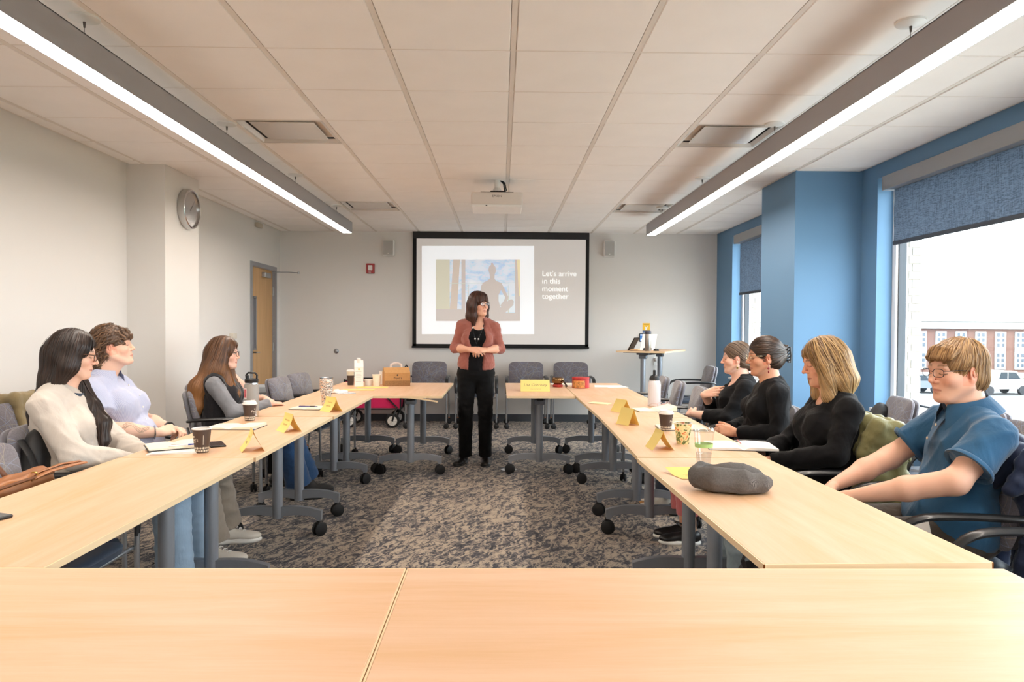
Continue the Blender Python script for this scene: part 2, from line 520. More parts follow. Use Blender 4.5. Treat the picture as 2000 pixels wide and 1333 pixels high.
# windows
def window(idx, y0, y1, shade_z, shade_lab):
    o = MB()
    xg = 3.255
    fw = .055
    o.span(xg - .05, xg + .05, y0, y0 + fw, WZ0, WZ1).span(xg - .05, xg + .05, y1 - fw, y1, WZ0, WZ1)
    o.span(xg - .05, xg + .05, y0, y1, WZ0, WZ0 + fw).span(xg - .05, xg + .05, y0, y1, WZ1 - fw, WZ1)
    w = struct('window_%d' % idx, o, M_FRAME)
    g = .014
    y0g, y1g, z0g, z1g = y0 + fw, y1 - fw, WZ0 + fw, WZ1 - fw
    MB().span(xg - .03, xg + .03, y0g, y0g + g, z0g, z1g).span(xg - .03, xg + .03, y1g - g, y1g, z0g, z1g).span(xg - .03, xg + .03, y0g, y1g, z0g, z0g + g).span(xg - .03, xg + .03, y0g, y1g, z1g - g, z1g).build('gasket', M_GASKET, w)
    MB().span(xg - .002, xg + .002, y0g, y1g, z0g, z1g).build('pane', M_GLASS, w)
    MB().span(3.045, 3.21, y0 - .03, y1 + .03, WZ0 - .025, WZ0 + .004, bev=.004).build('window_sill', M_SILL, w)
    s = empty('roller_shade', (0, 0, 0), 0, shade_lab, 'window shade', 'roller shades over the windows')
    yc0, yc1 = y0 + .01, y1 - .1 + .0
    MB().span(3.055, 3.17, yc0, yc1, 2.455, 2.568, bev=.004).build('cassette', simple('grey_shade_cassette_%d' % idx, '9C9FA3', .45), s)
    ya, yb = yc0 + .03, y1 - .16
    def fn(u, v): return (3.125 + .002 * math.sin(v * 9), ya + (yb - ya) * u, shade_z + (2.47 - shade_z) * v)
    MB().grid(fn, 12, 6).build('shade_fabric', M_SHADE, s)
    MB().span(3.116, 3.134, ya, yb, shade_z - .02, shade_z + .012, bev=.005).build('bottom_bar', simple('dark_shade_hem_%d' % idx, '3A424E', .7), s)
window(3, *WINS[0], 2.03, 'dark denim-look roller shade on the window behind the front tables')
window(1, *WINS[1], 2.03, 'blue-grey woven roller shade pulled partly down behind the blue polo shirt')
window(2, *WINS[2], 1.80, 'dark roller shade pulled halfway down in the corner window')

# outer masonry leaf with bricks picked out where the reveals show
M_BRICKP = simple('pale_glazed_brick', 'BDB8B1', .7, noise=.04, nscale=20)
M_MORTAR = simple('mortar', 'A89F93', .9)
em = MB()
_y = YN - .2
for a, b_ in WINS + [(YB + .2, None)]:
    e = (b_ + .06) if b_ is not None else None
    em.span(3.30, 3.478, _y, a - .05 if b_ is not None else a, -3.5, 3.3)
    if b_ is None: break
    em.span(3.30, 3.478, a - .05, e, -3.5, .62).span(3.30, 3.478, a - .05, e, 2.62, 3.3)
    _y = e
ext = struct('exterior_wall', em, M_MORTAR)
_bm = {}
def brick_mesh(lx):
    if lx not in _bm:
        t = MB().box((0, 0, 0), (lx, .012, .0605), bev=.003, seg=1)
        o = t.build('brick', M_BRICKP); _bm[lx] = o.data; bpy.data.objects.remove(o)
    return _bm[lx]
for ye_ in (WINS[1][1] + .06, WINS[2][1] + .06):
    for r in range(30):
        z = .62 + .0667 * (r + .5)
        segs = [(3.304, 3.366), (3.376, 3.484)] if r % 2 else [(3.304, 3.396), (3.406, 3.484)]
        for a, b_ in segs:
            o = bpy.data.objects.new('brick', brick_mesh(round(b_ - a, 3))); link(o, ext)
            o.location = ((a + b_) / 2, ye_ - .003, z)

# door in the far corner of the left wall
d = empty('door_1', (XL, 0, 0), 0, kind='structure')
d['label'] = 'light wood door with a narrow glass panel and grey frame'
fr = MB().span(-.12, .015, DY0 - .055, DY0, 0, DZ + .055).span(-.12, .015, DY1, DY1 + .055, 0, DZ + .055).span(-.12, .015, DY0, DY1, DZ, DZ + .055)
fr.build('door_frame', M_GREYFR, d)
lf = MB()
lx0, lx1 = -.075, -.03
pa, pb, pz0, pz1 = 9.22, 9.36, 1.03, 1.72
lf.span(lx0, lx1, DY0 + .004, pa, .01, DZ - .004).span(lx0, lx1, pb, DY1 - .004, .01, DZ - .004).span(lx0, lx1, pa, pb, .01, pz0).span(lx0, lx1, pa, pb, pz1, DZ - .004)
lf.build('door_leaf', M_DOORW, d)
MB().span(-.08, -.02, pa, pa + .025, pz0, pz1).span(-.08, -.02, pb - .025, pb, pz0, pz1).span(-.08, -.02, pa, pb, pz0, pz0 + .025).span(-.08, -.02, pa, pb, pz1 - .025, pz1).build('vision_frame', M_GREYFR, d)
MB().span(-.055, -.05, pa + .02, pb - .02, pz0 + .02, pz1 - .02).build('vision_glass', simple('dark_vision_glass', '3B3826', .12), d)
hd = MB().cyl((-.03, 9.19, 1.0), (-.015, 9.19, 1.0), .028, n=20).cyl((-.015, 9.19, 1.0), (.03, 9.19, 1.0), .010, n=12).tube([(.03, 9.19, 1.0), (.035, 9.23, 1.0), (.032, 9.31, .998)], .009, 10)
hd.build('lever_handle', M_CHROME, d, True)
MB().span(-.03, .02, 9.58, 9.82, 1.985, 2.05, bev=.006).build('door_closer', M_SILVER, d)
MB().tube([(.0, 9.9, 2.075), (.20, 9.95, 2.08), (.34, 9.99, 2.075)], .006, 8).cyl((.34, 9.99, 2.06), (.34, 9.99, 2.09), .012, n=10).build('closer_arm', M_SILVER, d)
for hz in (.3, 1.05, 1.82): MB().cyl((-.022, DY1 - .002, hz - .06), (-.022, DY1 - .002, hz + .06), .008, n=10).build('hinge', M_SILVER, d)

# ------------------------------------------------------------------ outdoors beyond the windows
GZ = -3.5
M_GRASS = simple('lawn', '646A54', .95, noise=.2, nscale=3)
M_ASPH = simple('asphalt', '5C5C5C', .9, noise=.05)
struct('exterior_ground', MB().span(3.6, 160, -40, 140, GZ - .2, GZ), M_GRASS)
struct('added_bounce_paving', MB().span(3.6, 15, -40, 36, GZ, GZ + .03), simple('pale_bounce_concrete', 'BDB8AF', .9, noise=.05, nscale=2))  # unseen pale slab, added to bounce daylight up onto the ceiling
struct('street', MB().span(12, 160, 44, 69.5, GZ, GZ + .02), M_ASPH)
struct('sidewalk', MB().span(12, 160, 41.5, 44, GZ, GZ + .06), simple('concrete_walk', '76746F', .9))
M_FBRICK = simple('red_facade_brick', '684C43', .9, noise=.1, nscale=6)
M_STONE = simple('white_trim_stone', '9A9896', .8)
M_PANEG = simple('grey_window_pane', '48525E', .2)
M_SLATE = simple('pale_slate_roof', '7E868E', .7)
bd = empty('brick_building', (0, 73, GZ), 0, 'long red brick building with tall white windows across the parking lot', 'building')
MB().span(24, 120, 0, 16, 0, 5.0).build('wall', M_FBRICK, bd)
MB().span(23.6, 120.4, -.35, 16, 5.0, 5.75).span(23.4, 120.6, -.6, 16, 5.75, 6.1).build('cornice', M_STONE, bd)
MB().add([(23.4, -.6, 6.1), (120.6, -.6, 6.1), (120.6, 8, 9.2), (23.4, 8, 9.2), (120.6, 16, 6.1), (23.4, 16, 6.1)], [(0, 1, 2, 3), (3, 2, 4, 5), (0, 3, 5), (1, 4, 2)]).build('roof', M_SLATE, bd)
MB().span(24, 120, -.25, 0, 0, .55).build('plinth', M_STONE, bd)
_wm = MB().span(-.55, .55, -.12, .05, .85, 4.75)
_pm = MB()
for r in range(7):
    for c in (-1, 1):
        z = 1.1 + r * .52
        if r == 3: continue
        for q in (-1, 1): _pm.span(c * .24 + q * .07 - .055, c * .24 + q * .07 + .055, -.15, -.1, z, z + .34)
w0 = _wm.build('window', M_STONE, bd); p0_ = _pm.build('pane', M_PANEG, w0); p0_['kind'] = 'stuff'
w0.location.x = 42.9 - 3 * 2.05
for k in range(-2, 20):
    w = w0.copy(); COL.objects.link(w); w.parent = bd; w.location.x = 42.9 + k * 2.05
    p = p0_.copy(); COL.objects.link(p); p.parent = w
# parked vehicles
M_TYRE = simple('tyre', '2A2B2E', .8)
M_CARG = simple('car_window', '2A323A', .15)
def vehicle(x, y, rz, col, kind, lab, cat):
    v = empty('parked_' + kind, (x, y, GZ + .02), rz, lab, cat, 'vehicles in the parking lot')
    paint = simple('car_paint_' + col, col, .3, coat=.5)
    if kind == 'pickup':
        pr = [(-2.7, .45), (2.7, .45), (2.75, 1.0), (1.5, 1.15), (.9, 1.78), (-.5, 1.8), (-.75, 1.15), (-2.7, 1.15)]
        gl = [(.2, 1.2), (1.25, 1.2), (.82, 1.68), (.2, 1.7)]; gl2 = [(-.6, 1.2), (.1, 1.2), (.1, 1.7), (-.45, 1.7)]
    elif kind == 'van':
        pr = [(-2.3, .4), (2.3, .4), (2.35, .95), (1.5, 1.1), (.9, 1.75), (-2.1, 1.8), (-2.35, 1.1)]
        gl = [(0, 1.15), (1.3, 1.15), (.8, 1.65), (0, 1.68)]; gl2 = [(-2.0, 1.15), (-.1, 1.15), (-.1, 1.68), (-1.9, 1.68)]
    else:
        pr = [(-2.2, .4), (2.2, .4), (2.25, .8), (1.3, .95), (.6, 1.42), (-1.0, 1.45), (-1.7, .98), (-2.25, .9)]
        gl = [(-.1, .98), (1.05, .98), (.55, 1.36), (-.1, 1.38)]; gl2 = [(-1.4, .98), (-.2, .98), (-.2, 1.38), (-.9, 1.38)]
    MB().prism(pr, (0, .85, 0), (1, 0, 0), (0, 0, 1), 1.7).build('car_body', paint, v)
    MB().prism(gl, (0, .87, 0), (1, 0, 0), (0, 0, 1), 1.74).prism(gl2, (0, .87, 0), (1, 0, 0), (0, 0, 1), 1.74).build('side_window', M_CARG, v)
    for wx in (-1.4, 1.45):
        for wy in (-.8, .8):
            MB().cyl((wx, wy - .12, .34), (wx, wy + .12, .34), .34, n=20).cyl((wx, wy - .13, .34), (wx, wy + .13, .34), .19, n=12).build('wheel', M_TYRE, v)
vehicle(37.6, 54, .15, 'B4B4B2', 'pickup', 'white pickup truck parked across the lawn, seen past the blue polo shirt', 'truck')
vehicle(31.6, 55, .05, '5E666E', 'car', 'silver car parked beside the bare bush', 'car')
vehicle(30.2, 62, 0, '9A9C9E', 'van', 'white van parked in front of the brick building', 'van')
vehicle(40.5, 63, 0, '363E46', 'car', 'dark grey car parked behind the white pickup', 'car')
vehicle(44.5, 54, 0, '7A7E82', 'car', 'pale grey car parked at the far end of the row', 'car')
wl = MB().span(12, 160, 40.6, 41.2, 0, .45)
o = wl.build('low_stone_wall', M_STONE, None, loc=(0, 0, GZ)); tag(o, 'low pale stone wall along the lawn outside', 'wall'); 
random.seed(5)
bs = MB()
for k in range(60):
    a = random.uniform(0, 2 * PI); r = random.uniform(.2, 1.2); h = random.uniform(.7, 1.9)
    p = [(0, 0, 0), (r * .4 * math.cos(a), r * .4 * math.sin(a), h * .5), (r * math.cos(a + .3), r * math.sin(a + .3), h)]
    bs.tube(p, [.03, .02, .006], 4)
    for q in range(3):
        b0 = Vector(p[1]).lerp(Vector(p[2]), random.random())
        bs.tube([b0, b0 + Vector((random.uniform(-.4, .4), random.uniform(-.4, .4), random.uniform(.1, .5)))], [.012, .004], 3)
o = bs.build('bare_bush', simple('pale_twigs', 'A79C8F', .9)); o.location = (30.3, 47, GZ); tag(o, 'bare twiggy bush in front of the parked vehicles', 'bush')
# ------------------------------------------------------------------ training tables
def caster(mb, x, y, r=.042, heading=0.0):
    c, s_ = math.cos(heading), math.sin(heading)
    for q in (-1, 1):
        a = Vector((x, y, r)) + Vector((-s_, c, 0)) * (q * .006)
        b_ = Vector((x, y, r)) + Vector((-s_, c, 0)) * (q * .024)
        mb.tube([a, a.lerp(b_, .3), a.lerp(b_, .8), b_], [r * .8, r, r, r * .82], 18)
    mb.box((x, y, r + .012), (.05, .014, r * 1.5), rot=(0, 0, heading), bev=.004, seg=1)
    mb.cyl((x - c * .01, y - s_ * .01, r * 1.6), (x - c * .01, y - s_ * .01, r * 2 + .02), .009, n=10)
def table_leg(parent, y, half, top_z, hd):
    lg = MB().cyl((0, 0, .112), (0, 0, top_z - .06), .033, n=24).build('leg', M_STEEL, parent, .6, loc=(0, y, 0))
    for sx in (-1, 1):
        n = 10
        top = [(.026 + (half + .010 - .026) * i / n, .186 + .010 * math.sin(i / n * 2.2) - .034 * (i / n) ** 2) for i in range(n + 1)]
        bot = [(.026 + (half - .032 - .026) * i / n, .124 + .016 * math.sin(i / n * 2.2) - .016 * (i / n) ** 2) for i in range(n + 1)]
        pr = top + [(half + .008, .100), (half - .018, .096), (half - .022, .108)] + bot[::-1]
        MB().prism([(sx * a, b_) for a, b_ in pr], (0, .019, 0), (1, 0, 0), (0, 0, 1), .038).build('foot', M_STEEL, lg, .5)
        mb = MB(); caster(mb, sx * (half - .005), 0, r=.044, heading=hd + sx * .5)
        mb.build('caster', M_RUBBER, lg, .6)
    MB().box((0, 0, top_z - .075), (.10, .07, .05), bev=.012).box((0, 0, top_z - .035), (.16, .06, .03), bev=.005, seg=1).build('tilt_bracket', M_STEELD, lg)
    MB().cyl((-.045, 0, top_z - .047), (.045, 0, top_z - .047), .016, n=16).build('pivot', M_CHROME, lg, .6)
    return lg
def make_table(name, w, l, top_z, mat, legs, half):
    t = empty(name)
    th = .02
    MB().box((0, 0, top_z - th / 2 + .0004), (w - .008, l - .008, th - .001), bev=.0015, seg=1).build('tabletop', mat, t)
    e = MB()
    ws, ls = w / 2, l / 2
    for a, b_ in (((-ws, -ls), (ws, -ls + .004)), ((-ws, ls - .004), (ws, ls)), ((-ws, -ls), (-ws + .004, ls)), ((ws - .004, -ls), (ws, ls))):
        e.span(a[0], b_[0], a[1], b_[1], top_z - th, top_z - .0006)
    e.build('edge_band', M_EDGE, t)
    MB().box((0, 0, top_z - .042), (.05, l - .3, .035), bev=.004, seg=1).box((0, 0, top_z - .024), (w - .14, l - .16, .006)).build('under_beam', M_BLACK, t)
    for k, y in enumerate(legs): table_leg(t, y, half, top_z, .4 * k)
    return t
TZ = .735
TL, TW = 1.50, .605
proto_t = make_table('training_table', TW, TL, TZ, M_MAPLE, (-TL / 2 + .25, TL / 2 - .2), .272)
GT = 'maple training tables set in a horseshoe'
TABLES = [(-1.427, 2.535, 0, 'maple training table with the brown leather bag strap and phone on it'),
          (-1.420, 4.045, 0, 'maple training table in front of the blue striped shirt, three yellow cards on it'),
          (-1.415, 5.57, 0, 'maple training table carrying the tiger-striped tumbler'),
          (-1.405, 7.07, 0, 'maple training table carrying the milk carton and paper cups'),
          (-.815, 7.02, 0, 'maple training table with a peeling front edge, cardboard carrier on it'),
          (.955, 2.575, .027, 'maple training table under the grey tweed cap'),
          (.957, 4.09, -.018, 'maple training table under the clear plastic cup and floral cup'),
          (.967, 5.595, .004, 'maple training table under the white water bottle'),
          (.967, 7.105, 0, 'maple training table under the red brocade box'),
          (.353, 7.06, 0, 'maple training table with the large yellow name card, beside the presenter'),
          (-.983, 1.482, PI / 2, 'bare maple training table across the open end, door side'),
          (.5195, 1.482, PI / 2, 'bare maple training table across the open end, window side')]
for i, (x, y, rz, lab) in enumerate(TABLES):
    t = proto_t if i == 0 else copy_tree(proto_t)
    t.location = (x, y, 0); t.rotation_euler = (0, 0, rz)
    tag(t, lab, 'table', GT)
# lifted edge banding on one table's corner
_il = [o for o in bpy.data.objects if o.get('label', '').startswith('maple training table with a peeling')][0]
def _peel(u, v): return (-.05 + .32 * u, -.757 - .006 - .03 * u * u + .002, TZ - .018 - .035 * u ** 1.6 + .014 * v)
MB().grid(_peel, 12, 2).build('loose_edge_strip', M_EDGE, _il)

# tall table in the window corner
tall = make_table('standing_table', .63, 1.11, 1.05, M_MAPLE, (-.42, .40), .27)
tall.location = (1.9975, 9.495, 0); tall.rotation_euler = (0, 0, math.radians(62.7) - PI / 2)
tag(tall, 'tall maple standing table in the corner by the back wall', 'table')

# ------------------------------------------------------------------ chairs
def make_fabric():
    m, nt, b = new_mat('arc_patterned_upholstery')
    tc = N(nt, 'ShaderNodeTexCoord')
    sep = N(nt, 'ShaderNodeSeparateXYZ'); nt.links.new(tc.outputs['Object'], sep.inputs[0])
    cb = N(nt, 'ShaderNodeCombineXYZ'); nt.links.new(sep.outputs[0], cb.inputs[0]); nt.links.new(sep.outputs[2], cb.inputs[1])
    rnd = random.Random(11)
    def lines(n):
        acc = None
        for k in range(n):
            d = N(nt, 'ShaderNodeVectorMath', operation='DISTANCE')
            nt.links.new(cb.outputs[0], d.inputs[0])
            r = rnd.choice((.12, .18, .3, .55))
            a = rnd.uniform(0, 2 * PI)
            px, pz = rnd.uniform(-.22, .22), rnd.uniform(.56, .84)
            d.inputs[1].default_value = (px + r * math.cos(a), pz + r * math.sin(a), 0)
            s = N(nt, 'ShaderNodeMath', operation='SUBTRACT'); s.inputs[1].default_value = r; nt.links.new(d.outputs['Value'], s.inputs[0])
            ab = N(nt, 'ShaderNodeMath', operation='ABSOLUTE'); nt.links.new(s.outputs[0], ab.inputs[0])
            if acc is None: acc = ab.outputs[0]
            else:
                mn = N(nt, 'ShaderNodeMath', operation='MINIMUM'); nt.links.new(acc, mn.inputs[0]); nt.links.new(ab.outputs[0], mn.inputs[1]); acc = mn.outputs[0]
        lt = N(nt, 'ShaderNodeMapRange'); lt.inputs[1].default_value = .0005; lt.inputs[2].default_value = .0017; lt.inputs[3].default_value = 1; lt.inputs[4].default_value = 0
        nt.links.new(acc, lt.inputs[0])
        return lt.outputs[0]
    ns = N(nt, 'ShaderNodeTexNoise', i_Scale=160.0, i_Detail=3.0); nt.links.new(tc.outputs['Object'], ns.inputs['Vector'])
    base = ramp(nt, ns.outputs[0], [(.3, lin('5F5B62')), (.7, lin('757078'))])
    m1 = N(nt, 'ShaderNodeMix', data_type='RGBA'); nt.links.new(lines(15), m1.inputs[0]); nt.links.new(base, m1.inputs[6]); m1.inputs[7].default_value = (*lin('828DA2'), 1)
    m2 = N(nt, 'ShaderNodeMix', data_type='RGBA'); nt.links.new(lines(13), m2.inputs[0]); nt.links.new(m1.outputs[2], m2.inputs[6]); m2.inputs[7].default_value = (*lin('8F887A'), 1)
    nt.links.new(m2.outputs[2], b.inputs['Base Color'])
    b.inputs['Roughness'].default_value = .85; b.inputs['Sheen Weight'].default_value = .3
    bump(nt, b, ns.outputs[0], .3, .001)
    return m
M_FABRIC = make_fabric()
M_SHELL = simple('grey_upholstered_back_shell', '6A6870', .7, sheen=.3, bmp=.2, bscale=250)
M_SEATV = simple('slate_blue_vinyl_seat', '3B4554', .38, bmp=.1, bscale=120)
def back_pad(y0, th, inset, yoff=0.0):
    """padded slab, curved in plan, rounded corners, between z .52 and .865"""
    def fn(u, v):
        a = 2 * PI * v
        c, s_ = math.cos(a), math.sin(a)
        e = .32
        X = (.238 - inset) * math.copysign(abs(c) ** e, c); Z = (.172 - inset) * math.copysign(abs(s_) ** e, s_)
        k = {0: .0, 1: .93, 2: 1.0, 3: 1.0, 4: .93, 5: .0}[round(u * 5)]
        q = {0: th, 1: th * .93, 2: th * .6, 3: th * .3, 4: 0, 5: 0}[round(u * 5)]
        X *= k; Z *= k
        z = .692 + Z
        y = y0 + yoff + q - .22 * (z - .692) + .30 * X * X + (.012 if round(u * 5) == 0 else 0) - .012 * 0
        return (X * (1 + .05 * (z - .69)), y, z)
    return fn
def chair_tube(mb, pts, r, n=10): mb.tube(pts, r, n)
def make_chair():
    c = empty('guest_chair')
    def seat(u, v):
        a = 2 * PI * v; cc, ss = math.cos(a), math.sin(a); e = .38
        i = round(u * 6)
        k = (0, .86, .97, 1.0, .985, .9, 0)[i]; z = (.474, .472, .462, .44, .415, .402, .402)[i]
        return (.242 * k * math.copysign(abs(cc) ** e, cc), .01 + .235 * k * math.copysign(abs(ss) ** e, ss), z - (.012 if ss > .6 and i < 3 else 0))
    MB().grid(lambda u, v: seat(u, v), 7, 41).build('seat', M_SEATV, c, True)
    b = MB(); b.grid(back_pad(-.235, .035, 0), 6, 49); b.build('backrest', M_FABRIC, c, True)
    b = MB(); b.grid(back_pad(-.268, .03, .006), 6, 49); b.build('back_shell', M_SHELL, c, True)
    for sx in (-1, 1):
        x = sx * .268
        pts = [(x - sx * .02, -.245, .655), (x, -.20, .664), (x, -.1, .668), (x, .05, .668), (x, .14, .660), (x, .20, .635), (x, .235, .59), (x, .25, .53), (x, .248, .46)]
        sm = []
        P = [Vector(p) for p in pts]
        for i in range(len(P) - 1):
            p0, p1, p2, p3 = P[max(i - 1, 0)], P[i], P[i + 1], P[min(i + 2, len(P) - 1)]
            for t in (0, .5):
                sm.append(.5 * ((2 * p1) + (p2 - p0) * t + (2 * p0 - 5 * p1 + 4 * p2 - p3) * t * t + (3 * p1 - p0 - 3 * p2 + p3) * t ** 3))
        sm.append(P[-1])
        MB().tube(sm, [.012, .0165] + [.018] * (len(sm) - 5) + [.016, .014, .012], 12, flat=(1.25, .8)).build('armrest', M_BLACKS, c, True)
        lf = MB().tube([(x, .248, .47), (x, .246, .4), (x, .25, .08)], .0115, 10).build('leg', M_SILVER, c, .8)
        lr = MB().tube([(x, -.205, .662), (x, -.215, .45), (x, -.24, .25), (x, -.262, .08)], .0115, 10).build('leg', M_SILVER, c, .8)
        for lg, yy_, h in ((lf, .25, .3), (lr, -.262, -.5)):
            mb = MB(); caster(mb, x, yy_, r=.031, heading=h * sx); mb.build('caster', M_RUBBER, lg, .6)
        MB().cyl((x, -.262, .083), (x, -.262, .098), .0125, n=10).build('leg_ring', M_ORANGE, lr)
    MB().tube([(-.268, .23, .41), (.268, .23, .41)], .010, 8).tube([(-.268, -.216, .43), (.268, -.216, .43)], .010, 8).tube([(-.2, .23, .405), (-.2, -.216, .405)], .010, 8).tube([(.2, .23, .405), (.2, -.216, .405)], .010, 8).tube([(-.15, -.216, .43), (-.15, -.262, .6)], .009, 8).tube([(.15, -.216, .43), (.15, -.262, .6)], .009, 8).build('seat_frame', M_SILVER, c, .8)
    return c
proto_c = make_chair()
D = math.radians
CHAIRS = [(-1.76, 2.74, D(-90), 'empty patterned chair with the brown leather handbag on it', 'chairs along the clock wall side'),
          (-1.98, 3.47, D(-80), 'patterned chair under the person in the cream sweatshirt', 'chairs along the clock wall side'),
          (-2.12, 4.12, D(-84), 'patterned chair under the person in the striped blue shirt', 'chairs along the clock wall side'),
          (-2.04, 5.42, D(-76), 'patterned chair under the person in the dark vest', 'chairs along the clock wall side'),
          (-2.28, 6.03, D(-80), 'patterned chair under the person half hidden behind the dark vest', 'chairs along the clock wall side'),
          (-1.82, 6.67, D(-95), 'empty patterned chair next to the person with the black shoulder strap', 'chairs along the clock wall side'),
          (-1.80, 7.26, D(-98), 'empty patterned chair at the table end by the milk carton', 'chairs along the clock wall side'),
          (-2.72, 4.42, D(-88), 'patterned chair against the plain wall with a khaki jacket on its back', 'chairs along the clock wall side'),
          (-.985, 9.72, D(180), 'grey chair under the screen, beside the pink wagon', 'chairs under the projection screen'),
          (-.325, 9.72, D(180), 'grey chair under the screen, mostly behind the presenter', 'chairs under the projection screen'),
          (.345, 9.72, D(180), 'grey chair under the screen, behind the large yellow name card', 'chairs under the projection screen'),
          (.965, 9.72, D(180), 'grey chair under the screen, behind the red brocade box', 'chairs under the projection screen'),
          (1.36, 7.10, D(84), 'empty chair tucked in near the tall standing table', 'empty chairs along the window side table'),
          (1.36, 6.49, D(82), 'empty chair tucked in just behind the white water bottle', 'empty chairs along the window side table'),
          (1.37, 5.83, D(84), 'empty chair tucked in next to the person with a hand on the chest', 'empty chairs along the window side table'),
          (2.42, 9.12, D(88), 'chair in the corner facing the tall standing table', 'chairs by the windows'),
          (1.68, 5.23, D(82), 'chair under the person with a hand on the chest', 'occupied chairs on the window side'),
          (1.54, 4.49, D(84), 'chair under the person in coral trousers', 'occupied chairs on the window side'),
          (1.555, 3.58, D(86), 'chair with the olive green puffer jacket hung on it', 'occupied chairs on the window side'),
          (1.70, 2.80, D(82), 'chair under the person in the blue polo, navy jacket hung on it', 'occupied chairs on the window side'),
          (1.72, 2.08, D(84), 'empty chair next to the navy jacket, at the corner of the tables', 'occupied chairs on the window side'),
          (2.56, 5.02, D(80), 'empty chair by the window sill with a black bag on the seat', 'chairs by the windows'),
          (2.66, 4.30, D(90), 'empty chair by the window hidden behind the blue polo shirt', 'chairs by the windows'),
          (2.47, 3.66, D(84), 'empty chair by the window behind the navy jacket', 'chairs by the windows')]
CH = []
for i, (x, y, rz, lab, grp) in enumerate(CHAIRS):
    c = proto_c if i == 0 else copy_tree(proto_c)
    c.location = (x, y, 0); c.rotation_euler = (0, 0, rz)
    tag(c, lab, 'chair', grp); CH.append(c)

# ------------------------------------------------------------------ projection screen and slide
def text_mesh(s, size, mat, name, parent, loc, rot, extrude=.0004, shear=0, align='LEFT', space=1.0, line=1.0, bend=None, offset=0):
    cu = bpy.data.curves.new(name, 'FONT'); cu.body = s; cu.size = size; cu.extrude = extrude; cu.shear = shear; cu.align_x = align
    cu.space_character = space; cu.space_line = line; cu.offset = offset
    cu.resolution_u = 3
    o = bpy.data.objects.new(name, cu); COL.objects.link(o)
    bpy.context.view_layer.update()
    me = bpy.data.meshes.new_from_object(o.evaluated_get(bpy.context.evaluated_depsgraph_get()))
    bpy.data.objects.remove(o)
    me.name = name
    me.materials.clear(); me.materials.append(mat)
    if bend:
        for v in me.vertices: v.co = bend(v.co)
    n = bpy.data.objects.new(name, me); n.location = loc; n.rotation_euler = rot
    link(n, parent); n['kind'] = 'stuff' if parent is None else n.get('kind', 'stuff')
    return n
def emis(name, col, e, base=None):
    m, nt, b = new_mat(name)
    b.inputs['Base Color'].default_value = (*lin(base or col), 1)
    b.inputs['Emission Color'].default_value = (*lin(col), 1); b.inputs['Emission Strength'].default_value = e
    b.inputs['Roughness'].default_value = .9; b.inputs['Specular IOR Level'].default_value = .1
    return m
YS = YB - .05
scr = empty('projection_screen', (0, YS, 0), 0, 'pull-down projection screen with a black border showing a slide', 'projection screen')
SX0, SX1, SZ0, SZ1 = -1.255, 1.24, 1.055, 2.688
MB().span(SX0, SX1, -.01, .045, SZ1 - .10, SZ1, bev=.004).build('roller_case', M_BLACK, scr)
MB().span(SX0, SX0 + .055, -.004, 0, SZ0, SZ1 - .05).span(SX1 - .05, SX1, -.004, 0, SZ0, SZ1 - .05).span(SX0, SX1, -.004, 0, SZ0, SZ0 + .045).span(SX0 - .008, SX1 + .008, -.012, .012, SZ0 - .012, SZ0 + .012).build('black_border', simple('matte_black_border', '101012', .8), scr)
MB().span(SX0 + .05, SX1 - .045, -.002, 0, SZ0 + .04, SZ1 - .05).build('screen_cloth', emis('projected_taupe', 'C9C3BF', .30, 'DAD6D2'), scr)
def scr_pt(x, y): p = at_y(x, y, YS); return (p.x, p.z)
def scr_poly(pts, name, mat, lay):
    P = [scr_pt(*p) for p in pts]
    n = len(P)
    MB().prism(P, (0, -.002 - .0016 * lay, 0), (1, 0, 0), (0, 0, 1), .0008).build(name, mat, scr)
def R4(x0, y0, x1, y1): return [(x0, y1), (x1, y1), (x1, y0), (x0, y0)]
def zp(pts): return [(820 + x * .17, 470 + y * .17) for x, y in pts]
scr_poly(R4(824, 481, 1043, 653), 'slide_panel', emis('projected_white', 'F2F6FA', .55, 'DDDDDD'), 1)
def sky_mat():
    m, nt, b = new_mat('projected_sky')
    v = coords(nt, 'Object', (1.6, 1, 3.6))
    t = N(nt, 'ShaderNodeTexNoise', i_Scale=2.6, i_Detail=7.0, i_Roughness=.68, i_Distortion=.5); nt.links.new(v, t.inputs['Vector'])
    o = ramp(nt, t.outputs[0], [(.42, lin('BFD4F2')), (.56, lin('E4EEF9')), (.66, lin('FBFCFD'))])
    nt.links.new(o, b.inputs['Base Color']); nt.links.new(o, b.inputs['Emission Color']); b.inputs['Emission Strength'].default_value = .38
    b.inputs['Roughness'].default_value = .9
    return m
M_PSH = emis('projected_shade', 'C4BAB4', .42, 'CFC8C3')
M_PWARM = emis('projected_pale_green', 'D2D0BE', .42)
M_PWALL = emis('projected_wall', 'CFCBBF', .4)
M_PCURT = emis('projected_curtain', 'D2C6BA', .4)
M_PYEL = emis('projected_yellow_curtain', 'EADCB6', .42)
M_PSEA = emis('projected_sea', 'DCE8EE', .42)
M_PRAIL = emis('projected_rail', 'D0D2C8', .4)
